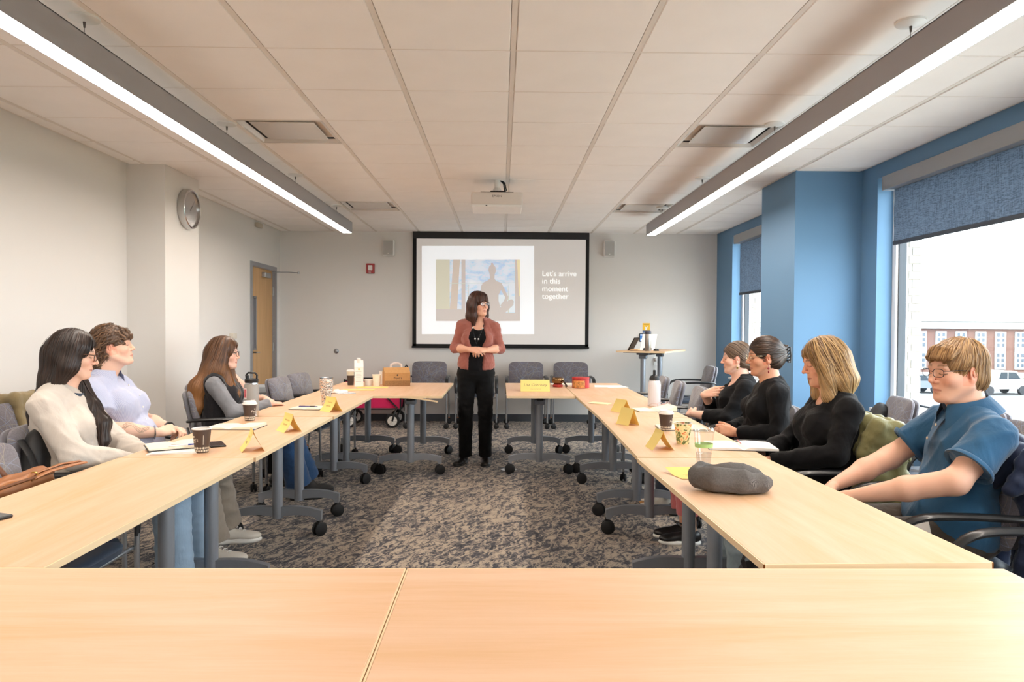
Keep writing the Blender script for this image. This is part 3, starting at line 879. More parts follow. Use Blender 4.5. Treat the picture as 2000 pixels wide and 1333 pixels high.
def slide_photo():
    A = scr_poly
    A(zp([(185, 928), (1152, 928), (1152, 218), (185, 218)]), 'picture_ground', M_PSH, 2)
    A(zp([(345, 790), (478, 790), (478, 220), (345, 220)]), 'picture_glass', sky_mat(), 3)
    A(zp([(524, 828), (1092, 828), (1092, 220), (524, 220)]), 'picture_sky', MATS['projected_sky'], 3)
    A(zp([(526, 826), (1090, 826), (1090, 640), (526, 640)]), 'picture_sea', M_PSEA, 4)
    A(zp([(188, 790), (345, 790), (345, 220), (188, 220)]), 'picture_wall', M_PWARM, 3)
    A(zp([(345, 790), (430, 790), (462, 220), (384, 220)]), 'picture_curtain', M_PCURT, 4)
    A(zp([(1140, 640), (1150, 640), (1150, 222), (1115, 222)]), 'picture_yellow_curtain', M_PYEL, 4)
    A(zp([(346, 500), (1092, 492), (1092, 484), (346, 492)]), 'picture_rail', M_PRAIL, 5)
    A(zp([(553, 828), (570, 828), (566, 505), (556, 505)]), 'picture_post', M_PRAIL, 5)
    A(zp([(1010, 828), (1026, 828), (1022, 500), (1014, 500)]), 'picture_post', M_PRAIL, 5)
    fig = [(640, 915), (1020, 800), (980, 830), (1075, 740), (1080, 690), (1060, 675), (1035, 678), (985, 715), (930, 760), (925, 742), (965, 700), (985, 660), (935, 572), (925, 578), (905, 640), (905, 690), (920, 760), (980, 832), (960, 850)]
    body = [(640, 920), (960, 850), (925, 765), (905, 690), (905, 630), (932, 570), (980, 655), (960, 700), (922, 745), (930, 762), (1000, 720), (1018, 650), (990, 590), (955, 520), (938, 488), (880, 465), (858, 440), (862, 390), (876, 350), (870, 305), (848, 280), (844, 262), (828, 254), (816, 264), (818, 280), (795, 300), (786, 340), (800, 385), (806, 435), (780, 458), (725, 485), (706, 520), (694, 590), (700, 700), (690, 790)]
    A(zp(body), 'picture_figure', M_PSH, 6)
    A(zp([(960, 850), (980, 832), (1075, 745), (1082, 700), (1060, 675), (1030, 680), (940, 755), (900, 800)]), 'picture_figure_knee', M_PSH, 7)
slide_photo()
p = scr_pt(1058, 539.5)
M_PTXT = emis('projected_white_text', 'F4F8F6', .75)
for k, ln in enumerate(["Let\u2019s arrive", 'in this', 'moment', 'together']):
    q = scr_pt(1058.5, 539.5 + k * 14.8)
    text_mesh(ln, .108, M_PTXT, 'slide_text', scr, (q[0], -.0055, q[1]), (PI / 2, 0, 0), space=1.0, offset=-.0014)

# ------------------------------------------------------------------ things on the walls
for (px0, py0), lab in (((760.5, 485.5), 'white wall loudspeaker beside the screen, above the fire alarm'), ((1188.5, 487.5), 'white wall loudspeaker beside the screen, window side')):
    c = at_y(px0, py0, YB)
    s = empty('wall_speaker', (c.x, YB, c.z), 0, lab, 'speaker', 'loudspeakers flanking the screen')
    MB().span(-.08, .08, -.11, -.01, -.112, .112, bev=.012).build('speaker_body', M_WHITE, s)
    MB().span(-.068, .068, -.116, -.108, -.1, .1, bev=.004).build('speaker_grille', simple('perforated_grey_grille', 'B9B7B3', .6, bmp=.8, bscale=900, bdist=.002), s)
    MB().span(-.02, .02, -.02, 0, -.03, .03).build('bracket', M_BLACK, s)
    MB().cyl((0, -.119, -.08), (0, -.116, -.08), .008, n=12).build('badge', M_WHITE, s)
c = at_y(724, 525, YB)
f = empty('fire_alarm', (c.x, YB, c.z), 0, 'red fire alarm strobe on the back wall', 'fire alarm')
MB().span(-.058, .058, -.04, 0, -.07, .07, bev=.006).build('alarm_body', simple('fire_red', 'A32226', .4), f)
MB().span(-.032, .032, -.055, -.038, -.03, .045, bev=.008).build('strobe_lens', simple('strobe_clear', 'E8E2E0', .2), f)
text_mesh('FIRE', .022, M_WHITE, 'alarm_text', f, (-.026, -.0408, -.062), (PI / 2, 0, 0))
c = at_y(657, 686, YB)
o = MB().lathe([(0, 0), (.034, 0), (.036, .006), (.03, .02), (.012, .03), (0, .031)], 24).build('door_stop', M_SILVER, None, True, loc=(c.x, YB, c.z), rot=(PI / 2, 0, 0)); tag(o, 'round metal door stop low on the back wall', 'door stop')
# clock on the pier
ck = empty('wall_clock', (-2.82, 6.48, 2.375), 0, 'round silver wall clock with a white face on the pier', 'clock')
def lat(prof, n=48):
    m = MB().lathe(prof, n); m.v = [(z, x, y) for x, y, z in m.v]; return m
lat([(.155, 0), (.172, .004), (.176, .03), (.174, .062), (.166, .068), (.158, .066), (.156, .05)]).build('clock_case', M_CHROME, ck, True)
lat([(0, .046), (.158, .046)]).build('clock_face', simple('clock_white', 'E9E3DC', .6), ck)
lat([(0, .058), (.158, .058)]).build('clock_glass', glass_mat('clock_glass', (1, 1, 1), .12), ck)
M_INK = simple('black_ink', '2A2826', .7)
for h in range(1, 13):
    a = PI / 2 - h * PI / 6
    text_mesh(str(h), .038, M_INK, 'numeral', ck, (.047, .125 * math.cos(a), .125 * math.sin(a) - .013), (PI / 2, 0, PI / 2), align='CENTER')
def hand(name, ang, l, w, x):
    a = PI / 2 - ang
    dy, dz = math.cos(a), math.sin(a)
    MB().prism([(-w, -.02), (w, -.02), (w * .5, l), (-w * .5, l)], (x, 0, 0), (0, -dz, dy), (0, dy, dz), .0012).build(name, M_INK, ck)
hand('hour_hand', 2 * PI * (10 + 7 / 60) / 12, .085, .005, .0485); hand('minute_hand', 2 * PI * 7 / 60, .125, .004, .050)
text_mesh('SEIKO', .012, M_INK, 'clock_lettering', ck, (.047, -.02, -.045), (PI / 2, 0, PI / 2))
# sensor box over the door, poster and touch panel on the back wall
c = at_x(502, 432, XL)
o = MB().span(0, .05, -.09, .09, -.03, .03, bev=.012).build('motion_sensor', simple('beige_plastic', 'C9BFAE', .5), None, True, loc=(XL, c.y, ZC - .06)); tag(o, 'small beige sensor box high on the wall above the door', 'sensor')
c = at_x(457, 662, XL)
o = MB().span(0, .05, -.06, .06, -.03, .03, bev=.006).build('hand_sanitiser', simple('cream_plastic', 'D8D0C2', .5), None, True, loc=(XL, 8.42, 1.22)); tag(o, 'small cream switch box on the wall behind the dark vest', 'switch box')
a, b_ = at_y(1255, 631.5, YB), at_y(1269.3, 650.5, YB)
ps = empty('yellow_notice', ((a.x + b_.x) / 2, YB, (a.z + b_.z) / 2), 0, 'small yellow and blue notice on the back wall above the touch panel', 'notice')
hw, hh = (b_.x - a.x) / 2, (a.z - b_.z) / 2
MB().span(-hw, hw, -.002, 0, -hh, hh).build('notice_sheet', simple('notice_yellow', 'F2BE2C', .6), ps)
MB().span(-hw, hw, -.0028, -.002, -hh, -hh * .5).build('notice_band', simple('notice_blue', '4A5F86', .6), ps)
MB().prism([(-.03, .03), (-.012, -.005), (-.016, -.03), (.012, -.03), (.012, -.005), (.028, .032), (.004, .006), (-.006, .006)], (0, -.0028, .005), (1, 0, 0), (0, 0, 1), .0005).build('notice_figure', M_WHITE, ps)
MB().span(-.04, .04, -.0028, -.002, hh * .72, hh * .82).build('notice_lettering', M_INK, ps)
a, b_ = at_y(1248.6, 652, YB), at_y(1265, 668, YB)
tp = empty('touch_panel', ((a.x + b_.x) / 2, YB, (a.z + b_.z) / 2), 0, 'black wall touch panel with a blue display', 'touch panel')
MB().span(-.062, .062, -.015, 0, -.06, .06, bev=.004).build('panel_body', M_BLACK, tp)
MB().span(-.052, .052, -.0165, -.015, -.05, .05).build('panel_display', emis('panel_blue', '3E6EA8', .6), tp)
MB().span(-.048, -.01, -.0175, -.0165, .03, .045).build('panel_button', emis('panel_white', 'DDEBF5', .6), tp)
MB().span(.0, .048, -.0175, -.0165, .0, .025).build('panel_button', emis('panel_green', '8FCFC0', .6), tp)
MB().span(-.045, -.02, -.0175, -.0165, -.045, -.015).build('panel_button', MATS['panel_white'], tp)
# wall outlet with cords below the tall table
c = at_y(1281.5, 706, YB)
ol = empty('wall_outlet', (c.x, YB, c.z), 0, 'white wall outlet with hanging cords behind the standing table', 'outlet')
MB().span(-.035, .035, -.006, 0, -.057, .057, bev=.003).build('cover_plate', M_WHITE, ol)
MB().span(-.02, .02, -.05, -.004, .0, .05, bev=.006).build('plug', M_WHITE, ol)
MB().tube([(0, -.05, .02), (-.02, -.07, -.1), (-.05, -.05, -.35), (-.06, -.04, -.6)], .004, 6).build('cord', M_WHITE, ol, True)
MB().tube([(0, -.05, .01), (.03, -.07, -.12), (.05, -.05, -.35), (.06, -.04, -.6)], .004, 6).build('cord', M_WHITE, ol, True)

# ------------------------------------------------------------------ projector
pj = empty('projector', (-.045, 6.42, 2.41), 0, 'white ceiling projector on a short pole', 'projector')
MB().box((0, .19, .075), (.46, .38, .115), bev=.018, seg=3).build('projector_body', simple('projector_white', 'DDD5CE', .45), pj, .6)
MB().box((0, .19, .01), (.45, .37, .03), bev=.01).build('projector_base', simple('projector_white_underside', 'EEEDEB', .4), pj)
text_mesh('EPSON', .028, simple('dark_grey_lettering', '4A4744', .6), 'projector_lettering', pj, (-.042, -.0012, .085), (PI / 2, 0, 0))
MB().span(-.1, -.085, -.001, .01, .007, .014).build('sensor_window', M_BLACK, pj)
MB().box((0, .2, .16), (.30, .04, .012)).box((-.17, .19, .152), (.05, .08, .01)).box((.17, .19, .152), (.05, .08, .01)).box((0, .2, .155), (.12, .12, .03), bev=.006).build('mount_bracket', M_BLACK, pj)
MB().cyl((0, .2, .17), (0, .2, .279), .026, n=20).cyl((0, .2, .17), (0, .2, .205), .045, .03, n=20).build('mount_pole', M_WHITE, pj, .6)
MB().tube([(.02, .24, .15), (.07, .26, .19), (.06, .24, .25), (.03, .22, .278)], .007, 6).build('cable', M_BLACK, pj, True)
MB().tube([(.04, .26, .15), (.085, .28, .2), (.07, .25, .26), (.04, .23, .278)], .006, 6).build('cable', M_BLACK, pj, True)
# ------------------------------------------------------------------ smooth-blend solids, used for bodies, clothes, hair and soft things
BIG = .035
def nrm(v):
    v = np.asarray(v, float); return v / (np.linalg.norm(v) + 1e-12)
def V3(*a): return np.array(a, float)
def rotm(pitch=0, yaw=0, roll=0):
    """pitch: nose up, yaw: towards own left, roll: towards own right shoulder (radians)"""
    return np.array(Matrix.Rotation(yaw, 3, 'Z') @ Matrix.Rotation(pitch, 3, 'X') @ Matrix.Rotation(roll, 3, 'Y'))
class S:
    def __init__(s): s.p = []
    def cap(s, a, b, ra, rb=None, k=.02, op='u', inf=0.0):
        s.p.append(('cap', np.array(a, float), np.array(b, float), ra + inf, (ra if rb is None else rb) + inf, k, op)); return s
    def cone(s, a, b, ra, rb=None, k=.02, op='u', inf=0.0, rnd=.006):
        s.p.append(('cone', np.array(a, float), np.array(b, float), ra + inf, (ra if rb is None else rb) + inf, k, op, rnd)); return s
    def ell(s, c, r, R=None, k=.02, op='u', inf=0.0):
        s.p.append(('ell', np.array(c, float), np.array(r, float) + inf, np.eye(3) if R is None else np.array(R), k, op)); return s
    def chain(s, pts, rs, k=.02, inf=0.0):
        for i in range(len(pts) - 1): s.cap(pts[i], pts[i + 1], rs[i], rs[i + 1], k, inf=inf)
        return s
    def bounds(s, pad):
        lo, hi = np.full(3, 1e9), np.full(3, -1e9)
        for p in s.p:
            if p[-1] == 's' or 's' in p[5:7]: continue
            if p[0] == 'ell': r = np.abs(p[3]) @ p[2]; l, h = p[1] - r, p[1] + r
            else: l = np.minimum(p[1] - p[3], p[2] - p[4]); h = np.maximum(p[1] + p[3], p[2] + p[4])
            lo, hi = np.minimum(lo, l), np.maximum(hi, h)
        return lo - pad, hi + pad
    def eval(s, x, y, z):
        D = np.full((len(x), len(y), len(z)), BIG, np.float32)
        for p in s.p:
            if p[0] == 'ell':
                _, c, r, R, k, op = p
                e = np.abs(R) @ r; lo, hi = c - e, c + e
            else:
                a, b, ra, rb, k, op = p[1:7]
                lo = np.minimum(a - ra, b - rb); hi = np.maximum(a + ra, b + rb)
            pad = BIG + k * .5 if op == 'u' else k + .01
            i0, i1 = np.searchsorted(x, lo[0] - pad), np.searchsorted(x, hi[0] + pad)
            j0, j1 = np.searchsorted(y, lo[1] - pad), np.searchsorted(y, hi[1] + pad)
            k0, k1 = np.searchsorted(z, lo[2] - pad), np.searchsorted(z, hi[2] + pad)
            if i1 <= i0 or j1 <= j0 or k1 <= k0: continue
            X = x[i0:i1, None, None]; Y = y[None, j0:j1, None]; Z = z[None, None, k0:k1]
            if p[0] == 'ell':
                px, py, pz = X - c[0], Y - c[1], Z - c[2]
                q = [R[0, i] * px + R[1, i] * py + R[2, i] * pz for i in range(3)]
                a0 = np.sqrt((q[0] / r[0]) ** 2 + (q[1] / r[1]) ** 2 + (q[2] / r[2]) ** 2) + 1e-9
                a1 = np.sqrt((q[0] / r[0] ** 2) ** 2 + (q[1] / r[1] ** 2) ** 2 + (q[2] / r[2] ** 2) ** 2) + 1e-9
                d = a0 * (a0 - 1) / a1
            else:
                ba = b - a; L2 = float(ba @ ba) + 1e-12
                px, py, pz = X - a[0], Y - a[1], Z - a[2]
                t = (px * ba[0] + py * ba[1] + pz * ba[2]) / L2
                tc = np.clip(t, 0, 1)
                if p[0] == 'cap':
                    d = np.sqrt((px - tc * ba[0]) ** 2 + (py - tc * ba[1]) ** 2 + (pz - tc * ba[2]) ** 2) - (ra + (rb - ra) * tc)
                else:
                    L = math.sqrt(L2)
                    rd = np.sqrt(np.maximum((px - t * ba[0]) ** 2 + (py - t * ba[1]) ** 2 + (pz - t * ba[2]) ** 2, 0)) - (ra + (rb - ra) * tc)
                    ax = (np.abs(t - .5) - .5) * L
                    kk = p[7]
                    h = np.clip(.5 + .5 * (rd - ax) / kk, 0, 1); d = rd * h + ax * (1 - h) + kk * h * (1 - h)
            d = d.astype(np.float32)
            V = D[i0:i1, j0:j1, k0:k1]
            if op == 'u':
                h = np.clip(.5 + .5 * (V - d) / k, 0, 1)
                D[i0:i1, j0:j1, k0:k1] = V * (1 - h) + d * h - k * h * (1 - h)
            else:
                d = -d
                h = np.clip(.5 + .5 * (d - V) / k, 0, 1)
                D[i0:i1, j0:j1, k0:k1] = V * (1 - h) + d * h + k * h * (1 - h)
        return D
def folds(D, x, y, z, amp, freq, seed=0, dirs=None):
    r = np.random.RandomState(seed)
    X, Y, Z = x[:, None, None], y[None, :, None], z[None, None, :]
    acc = 0
    for i in range(4):
        a = nrm(r.normal(size=3)) * freq * r.uniform(.6, 1.5)
        b = nrm(r.normal(size=3)) * freq * .45
        ph = r.uniform(0, 6)
        w = np.sin(b[0] * X + b[1] * Y + b[2] * Z + ph)
        acc = acc + (1 - np.abs(np.sin(a[0] * X + a[1] * Y + a[2] * Z + 1.4 * w + ph))) ** 2
    return D - (amp * (acc / 4 * 2 - .8)).astype(np.float32)
def nets(D, x, y, z):
    ins = D < 0
    s8 = np.zeros(tuple(n - 1 for n in D.shape), np.uint8)
    for i in (0, 1):
        for j in (0, 1):
            for k in (0, 1):
                s8 += ins[i:D.shape[0] - 1 + i, j:D.shape[1] - 1 + j, k:D.shape[2] - 1 + k]
    act = np.argwhere((s8 > 0) & (s8 < 8))
    idx = np.full(s8.shape, -1, np.int32)
    idx[act[:, 0], act[:, 1], act[:, 2]] = np.arange(len(act))
    acc = np.zeros((len(act), 3)); cnt = np.zeros(len(act))
    A = [x, y, z]
    C = {}
    for o in ((0, 0, 0), (0, 0, 1), (0, 1, 0), (0, 1, 1), (1, 0, 0), (1, 0, 1), (1, 1, 0), (1, 1, 1)):
        C[o] = D[act[:, 0] + o[0], act[:, 1] + o[1], act[:, 2] + o[2]]
    for o, d0 in C.items():
        for ax in range(3):
            if o[ax]: continue
            o2 = list(o); o2[ax] = 1; d1 = C[tuple(o2)]
            m = (d0 < 0) != (d1 < 0)
            t = np.where(m, d0 / np.where(m, d0 - d1, 1), 0)
            p = np.stack([A[q][act[:, q] + o[q]] for q in range(3)], 1)
            p[:, ax] += t * (A[ax][act[:, ax] + 1] - A[ax][act[:, ax]])
            acc[m] += p[m]; cnt[m] += 1
    V = acc / cnt[:, None]
    F = []
    for ax in range(3):
        n = list(D.shape); sl0 = [slice(None)] * 3; sl1 = [slice(None)] * 3
        sl0[ax] = slice(0, n[ax] - 1); sl1[ax] = slice(1, None)
        a, b = ins[tuple(sl0)], ins[tuple(sl1)]
        e = np.argwhere(a != b)
        u, v = (ax + 1) % 3, (ax + 2) % 3
        ok = (e[:, u] > 0) & (e[:, v] > 0) & (e[:, u] < D.shape[u] - 1) & (e[:, v] < D.shape[v] - 1)
        e = e[ok]
        def cell(du, dv):
            c = e.copy(); c[:, u] -= du; c[:, v] -= dv
            return idx[c[:, 0], c[:, 1], c[:, 2]]
        q = np.stack([cell(1, 1), cell(0, 1), cell(0, 0), cell(1, 0)], 1)
        flip = ~a[e[:, 0], e[:, 1], e[:, 2]]
        q[flip] = q[flip][:, ::-1]
        F.append(q)
    return V, np.concatenate(F) if F else np.zeros((0, 4), int)
def axis(lo, hi, res): return np.arange(lo, hi + res, res)
def solid(s, res, pad=.012, fold=None, box=None, keep=None):
    lo, hi = s.bounds(pad)
    if box is not None: lo, hi = np.maximum(lo, box[0]), np.minimum(hi, box[1])
    x, y, z = (axis(lo[i], hi[i], res) for i in range(3))
    D = s.eval(x, y, z)
    if fold: D = folds(D, x, y, z, *fold)
    V, F = nets(D, x, y, z)
    return V, F, (D, x, y, z)
def np_mesh(name, V, F, mat, parent=None, col=None, smooth=True, kind=None):
    me = bpy.data.meshes.new(name)
    n = len(V)
    me.vertices.add(n); me.vertices.foreach_set('co', np.asarray(V, np.float32).ravel())
    F = np.asarray(F)
    m, w = F.shape
    me.loops.add(m * w); me.polygons.add(m)
    me.loops.foreach_set('vertex_index', F.astype(np.int32).ravel())
    me.polygons.foreach_set('loop_start', np.arange(0, m * w, w, dtype=np.int32))
    me.polygons.foreach_set('use_smooth', np.full(m, smooth))
    me.update(calc_edges=True)
    if col is not None:
        a = me.color_attributes.new('col', 'FLOAT_COLOR', 'POINT')
        c = np.ones((n, 4), np.float32); c[:, :3] = col
        a.data.foreach_set('color', c.ravel())
    me.materials.append(mat)
    o = bpy.data.objects.new(name, me)
    link(o, parent)
    if kind: o['kind'] = kind
    return o
def soft(name, s, res, mat, parent=None, fold=None, col=None, **k):
    V, F, _ = solid(s, res, fold=fold)
    return np_mesh(name, V, F, mat, parent, col, **k)
def relax(V, F, it=1):
    for _ in range(it):
        acc = np.zeros_like(V); c = np.zeros(len(V))
        for a, b in ((0, 1), (1, 2), (2, 3), (3, 0)):
            np.add.at(acc, F[:, a], V[F[:, b]]); np.add.at(acc, F[:, b], V[F[:, a]])
            np.add.at(c, F[:, a], 1); np.add.at(c, F[:, b], 1)
        V = .5 * V + .5 * acc / np.maximum(c, 1)[:, None]
    return V
def sample(G, P):
    D, x, y, z = G
    r = [(P[:, i] - a[0]) / (a[1] - a[0]) for i, a in enumerate((x, y, z))]
    q = [np.clip(r[i].astype(int), 0, D.shape[i] - 2) for i in range(3)]
    f = [np.clip(r[i] - q[i], 0, 1) for i in range(3)]
    out = 0
    for i in (0, 1):
        for j in (0, 1):
            for k in (0, 1):
                out = out + D[q[0] + i, q[1] + j, q[2] + k] * (f[0] if i else 1 - f[0]) * (f[1] if j else 1 - f[1]) * (f[2] if k else 1 - f[2])
    return out
def grad(G, P, h=.004):
    g = np.stack([sample(G, P + np.eye(3)[i] * h) - sample(G, P - np.eye(3)[i] * h) for i in range(3)], 1)
    return g / (np.linalg.norm(g, axis=1, keepdims=True) + 1e-9)
def strands(G, seeds, dirfn, steps, step, rad, rs, lift=.003, wave=0.0, wfreq=60.0):
    P = seeds.copy(); n = len(P)
    lf = rs.uniform(-.3, 1.0, n) * lift
    ph = rs.uniform(0, 6.28, n)
    paths = []; nor = []
    for k in range(steps):
        g = grad(G, P)
        P = P - g * np.clip(sample(G, P) - lf, -.01, .01)[:, None]
        d = dirfn(P)
        t = d - g * (d * g).sum(1, keepdims=True)
        t /= np.linalg.norm(t, axis=1, keepdims=True) + 1e-9
        if wave:
            sd = np.cross(t, g); t = t + sd * (wave * np.sin(ph + k * step * wfreq))[:, None]; t /= np.linalg.norm(t, axis=1, keepdims=True)
        paths.append(P.copy()); nor.append(g)
        P = P + t * step
    Q = np.stack(paths, 1); Nn = np.stack(nor, 1)
    T = np.gradient(Q, axis=1); T /= np.linalg.norm(T, axis=2, keepdims=True) + 1e-9
    Bs = np.cross(T, Nn)
    u = np.linspace(0, 1, steps)
    rr = rad * np.clip(np.minimum(u * 5 + .35, (1 - u) * 3.0 + .12), 0, 1)
    rr = rr[None, :, None] * rs.uniform(.6, 1.35, (n, 1, 1))
    ring = [Q + Bs * rr * 1.3, Q + Nn * rr * .8, Q - Bs * rr * 1.3]
    W = np.stack(ring, 2)
    base = (np.arange(n)[:, None, None] * steps + np.arange(steps - 1)[None, :, None]) * 3
    F = []
    for a in range(2):
        f = np.stack([base + a, base + a + 1, base + 3 + a + 1, base + 3 + a], -1).reshape(-1, 4); F.append(f)
    return W.reshape(-1, 3), np.concatenate(F), np.repeat(np.arange(n), steps * 3), np.tile(np.repeat(u, 3), n)

# ------------------------------------------------------------------ people
M_SKIN = vcol_mat('skin', .5, .35, sss=.12, bmp=.12, bscale=500, bdist=.0004)
M_HAIR = vcol_mat('hair', .42, .5)
def head(s, H, R, sc=1.0, neck_to=None, jaw=1.0, nose=1.0, neck_r=.05, female=True, mouth_open=0.0, chin=1.0, cheek=1.0):
    def q(x, y, z): return H + R @ (V3(x, y, z) * sc)
    def E(c, r, k, op='u', RR=None): s.ell(q(*c), V3(*r) * sc, R if RR is None else R @ RR, k * sc, op)
    def C(a, b, ra, rb, k, op='u'): s.cap(q(*a), q(*b), ra * sc, rb * sc, k * sc, op)
    E((0, -.014, .032), (.0735, .096, .087), .01)
    E((0, .018, -.028), (.0600 * (.5 + .5 * jaw), .064, .074), .03)
    for m in (-1, 1):
        C((m * .054 * jaw, -.004, -.052), (m * .024 * jaw, .052, -.099), .018, .0155, .026)
        E((m * .043, .050, -.030), (.022 * cheek, .024, .022), .022)
    E((0, .050, -.064), (.034, .034, .033), .022)
    E((0, .0665, -.1000), (.019 * chin, .0165, .0175), .022)
    C((-.036, .072, .0165), (.036, .072, .0165), .0125, .0125, .016)
    C((0, .080, .010), (0, .094 + .008 * (nose - 1) * 3, -.027), .0072, .0088, .010)
    E((0, .0985 + .016 * (nose - 1), -.0335), (.0095, .0100, .0088), .007)
    for m in (-1, 1):
        E((m * .0125, .0885, -.0375), (.0072, .0095, .0065), .005)
        E((m * .0315, .0955, .0015), (.0185, .0145, .0105), .012, 's')
        E((m * .0310, .0690, -.0005), (.0150, .0140, .0122), .004)
        E((m * .0055, .0960, -.0450), (.0030, .0050, .0026), .003, 's')
    # mouth
    C((-.0230, .0705, -.0690), (0, .0830, -.0650), .0026, .0052, .006); C((0, .0830, -.0650), (.0230, .0705, -.0690), .0052, .0026, .006)
    C((-.0200, .0710, -.0735), (0, .0815, -.0755 - mouth_open), .0032, .0060, .006); C((0, .0815, -.0755 - mouth_open), (.0200, .0710, -.0735), .0060, .0032, .006)
    C((-.0235, .0738, -.0698), (0, .0885, -.0698 - mouth_open * .5), .0008, .0010 + mouth_open * .5, .003, 's'); C((0, .0885, -.0698 - mouth_open * .5), (.0235, .0738, -.0698), .0010 + mouth_open * .5, .0008, .003, 's')
    C((-.010, .0895, -.0868), (.010, .0895, -.0868), .004, .004, .012, 's')
    # ears
    for m in (-1, 1):
        RR = np.array(Matrix.Rotation(m * -.32, 3, 'Z') @ Matrix.Rotation(-.18, 3, 'X'))
        E((m * .0765, -.012, -.010), (.0075, .0195, .0315), .006, 'u', RR)
        E((m * .0755, -.004, -.034), (.0075, .009, .010), .006, 'u', RR)
        E((m * .0840, -.008, -.006), (.0055, .0115, .0200), .004, 's', RR)
        E((m * .0838, -.008, -.006), (.003, .005, .014), .003, 'u', RR)
    if neck_to is not None:
        s.cap(q(0, -.028, -.055), neck_to, neck_r * 1.02, neck_r * 1.12, .022)
        s.cap(q(0, .022, -.088), neck_to + (H - neck_to) * .15 + R @ V3(0, .03, 0), .022, .03, .04)
def hand(s, W, f, n, side, curls, sc=1.0, spread=.0, thumb=(.55, .35, .3), k=.0045):
    """W wrist, f finger direction, n back of the hand, side -1: right hand, +1: left hand"""
    f = nrm(f); n = nrm(np.asarray(n) - f * np.dot(n, f)); t = -np.cross(n, f) * side
    kn = []
    offs = (.027, .009, -.0095, -.0265); ln = (.086, .089, .084, .076)
    seg = ((.041, .025, .021), (.046, .028, .022), (.042, .026, .021), (.033, .020, .019))
    for i in range(4):
        K = W + (f * ln[i] + t * offs[i]) * sc
        kn.append(K)
        s.cap(W + (f * .012 + t * offs[i] * .62) * sc, K, .0125 * sc, .0105 * sc, .012 * sc)
        a = 0; p = K; fd = nrm(f + t * (spread * (1.5 - i)))
        cu = curls[i] if hasattr(curls[i], '__len__') else (curls[i], curls[i] * 1.15, curls[i] * .7)
        for j in range(3):
            a += cu[j]
            d = fd * math.cos(a) - n * math.sin(a)
            e = p + d * seg[i][j] * sc
            s.cap(p, e, (.0098 - .0012 * j) * sc * (.88 if i == 3 else 1), (.0088 - .0012 * j) * sc * (.88 if i == 3 else 1), k * sc)
            p = e
    b0 = W + (f * .022 + t * .020 - n * .004) * sc
    d = nrm(f * math.cos(thumb[0]) + t * math.sin(thumb[0]) - n * .25)
    b1 = b0 + d * .040 * sc
    s.cap(b0, b1, .0155 * sc, .0115 * sc, .012 * sc)
    d = nrm(d + f * thumb[1] - n * .15 - t * .1); b2 = b1 + d * .032 * sc
    s.cap(b1, b2, .0112 * sc, .0100 * sc, k * sc)
    d = nrm(d + f * thumb[2] - t * .15); b3 = b2 + d * .026 * sc
    s.cap(b2, b3, .0100 * sc, .0080 * sc, k * sc)
class Fig:
    """one person: joints in the person's own frame (x right hand side, y forward, z up)"""
    def __init__(g, **k):
        g.__dict__.update(dict(P=V3(0, -.07, .545), lean=.10, side=0.0, Lt=.51, sh=.172, bulk=1.0, bust=1.0, belly=1.0, nk=.05, hs=1.0, hr=(0, 0, 0), hoff=V3(0, .045, .142), shz=-.058, twist=0.0, sleeve=1.0, armr=1.0))
        g.__dict__.update(k)
        g.Lt -= .033; g.hoff = np.asarray(g.hoff) + V3(0, 0, .033)
        up = nrm(V3(g.side, -math.sin(g.lean), math.cos(g.lean)))
        rt = nrm(V3(math.cos(g.twist), math.sin(g.twist), 0)); rt = nrm(rt - up * (rt @ up))
        fw = np.cross(up, rt)
        g.T = np.stack([rt, fw, up], 1); g.rt, g.fw, g.up = rt, fw, up
        g.Nk = g.P + up * g.Lt
        g.SR = g.Nk + rt * g.sh + up * g.shz; g.SL = g.Nk - rt * g.sh + up * g.shz
        g.R = rotm(*g.hr)
        g.H = g.Nk + np.asarray(g.hoff)
    def tp(g, u, f=0, r=0): return g.P + g.up * (u * g.Lt) + g.fw * f + g.rt * r
    def torso(g, s, inf=0.0, low=True, k=.035):
        b = g.bulk; T = g.T
        if low: s.ell(g.tp(.03, .0), (.172 * b, .128 * b, .115), T, k, inf=inf)
        s.ell(g.tp(.27, .022 * g.belly), (.140 * b, .108 * b * g.belly, .135), T, k + .02, inf=inf)
        s.ell(g.tp(.62, .0), (.142 * b, .104 * b, .165), T, k + .02, inf=inf)
        s.ell(g.tp(.86, -.005), (.138, .080, .085), T, k + .01, inf=inf)
        if g.bust:
            for m in (-1, 1): s.ell(g.tp(.635, .078 * b, m * .066 * b), np.array((.062, .052, .060)) * g.bust * (.6 + .4 * b), T, .035, inf=inf)
        for A in (g.SR, g.SL): s.cap(g.tp(.985, -.014), A, .040, .044, .045, inf=inf)
        return s
    def arm(g, s, sd, inf=0.0, part='all', k=.02):
        A = g.SR if sd > 0 else g.SL
        E, W = (g.eR, g.wR) if sd > 0 else (g.eL, g.wL)
        r = g.armr
        if part in ('all', 'upper'): s.cap(A, E, .045 * r, .040 * r, k, inf=inf)
        if part in ('all', 'fore'): s.cap(E, E + (W - E) * .45, .041 * r, .039 * r, k, inf=inf); s.cap(E + (W - E) * .45, W, .039 * r, .0245, k, inf=inf)
        return s
    def legs(g, s, inf=0.0, w=1.0, flare=None, hem=None, k=.03, thigh=1.0):
        for m, K, A in ((1, g.kR, g.aR), (-1, g.kL, g.aL)):
            hp = g.P + V3(m * .088, .02, -.025)
            s.cap(hp, K, .086 * thigh * g.bulk ** .5, .060 * thigh, k, inf=inf)
            if hem is None: s.cap(K, A, .056 * w, .036 * w, k, inf=inf)
            else: s.cone(K + (A - K) * .05, K + (A - K) * hem, .058 * w, flare, k, inf=inf); s.cap(K, K + (A - K) * .3, .060 * w, .056 * w, k, inf=inf)
        return s
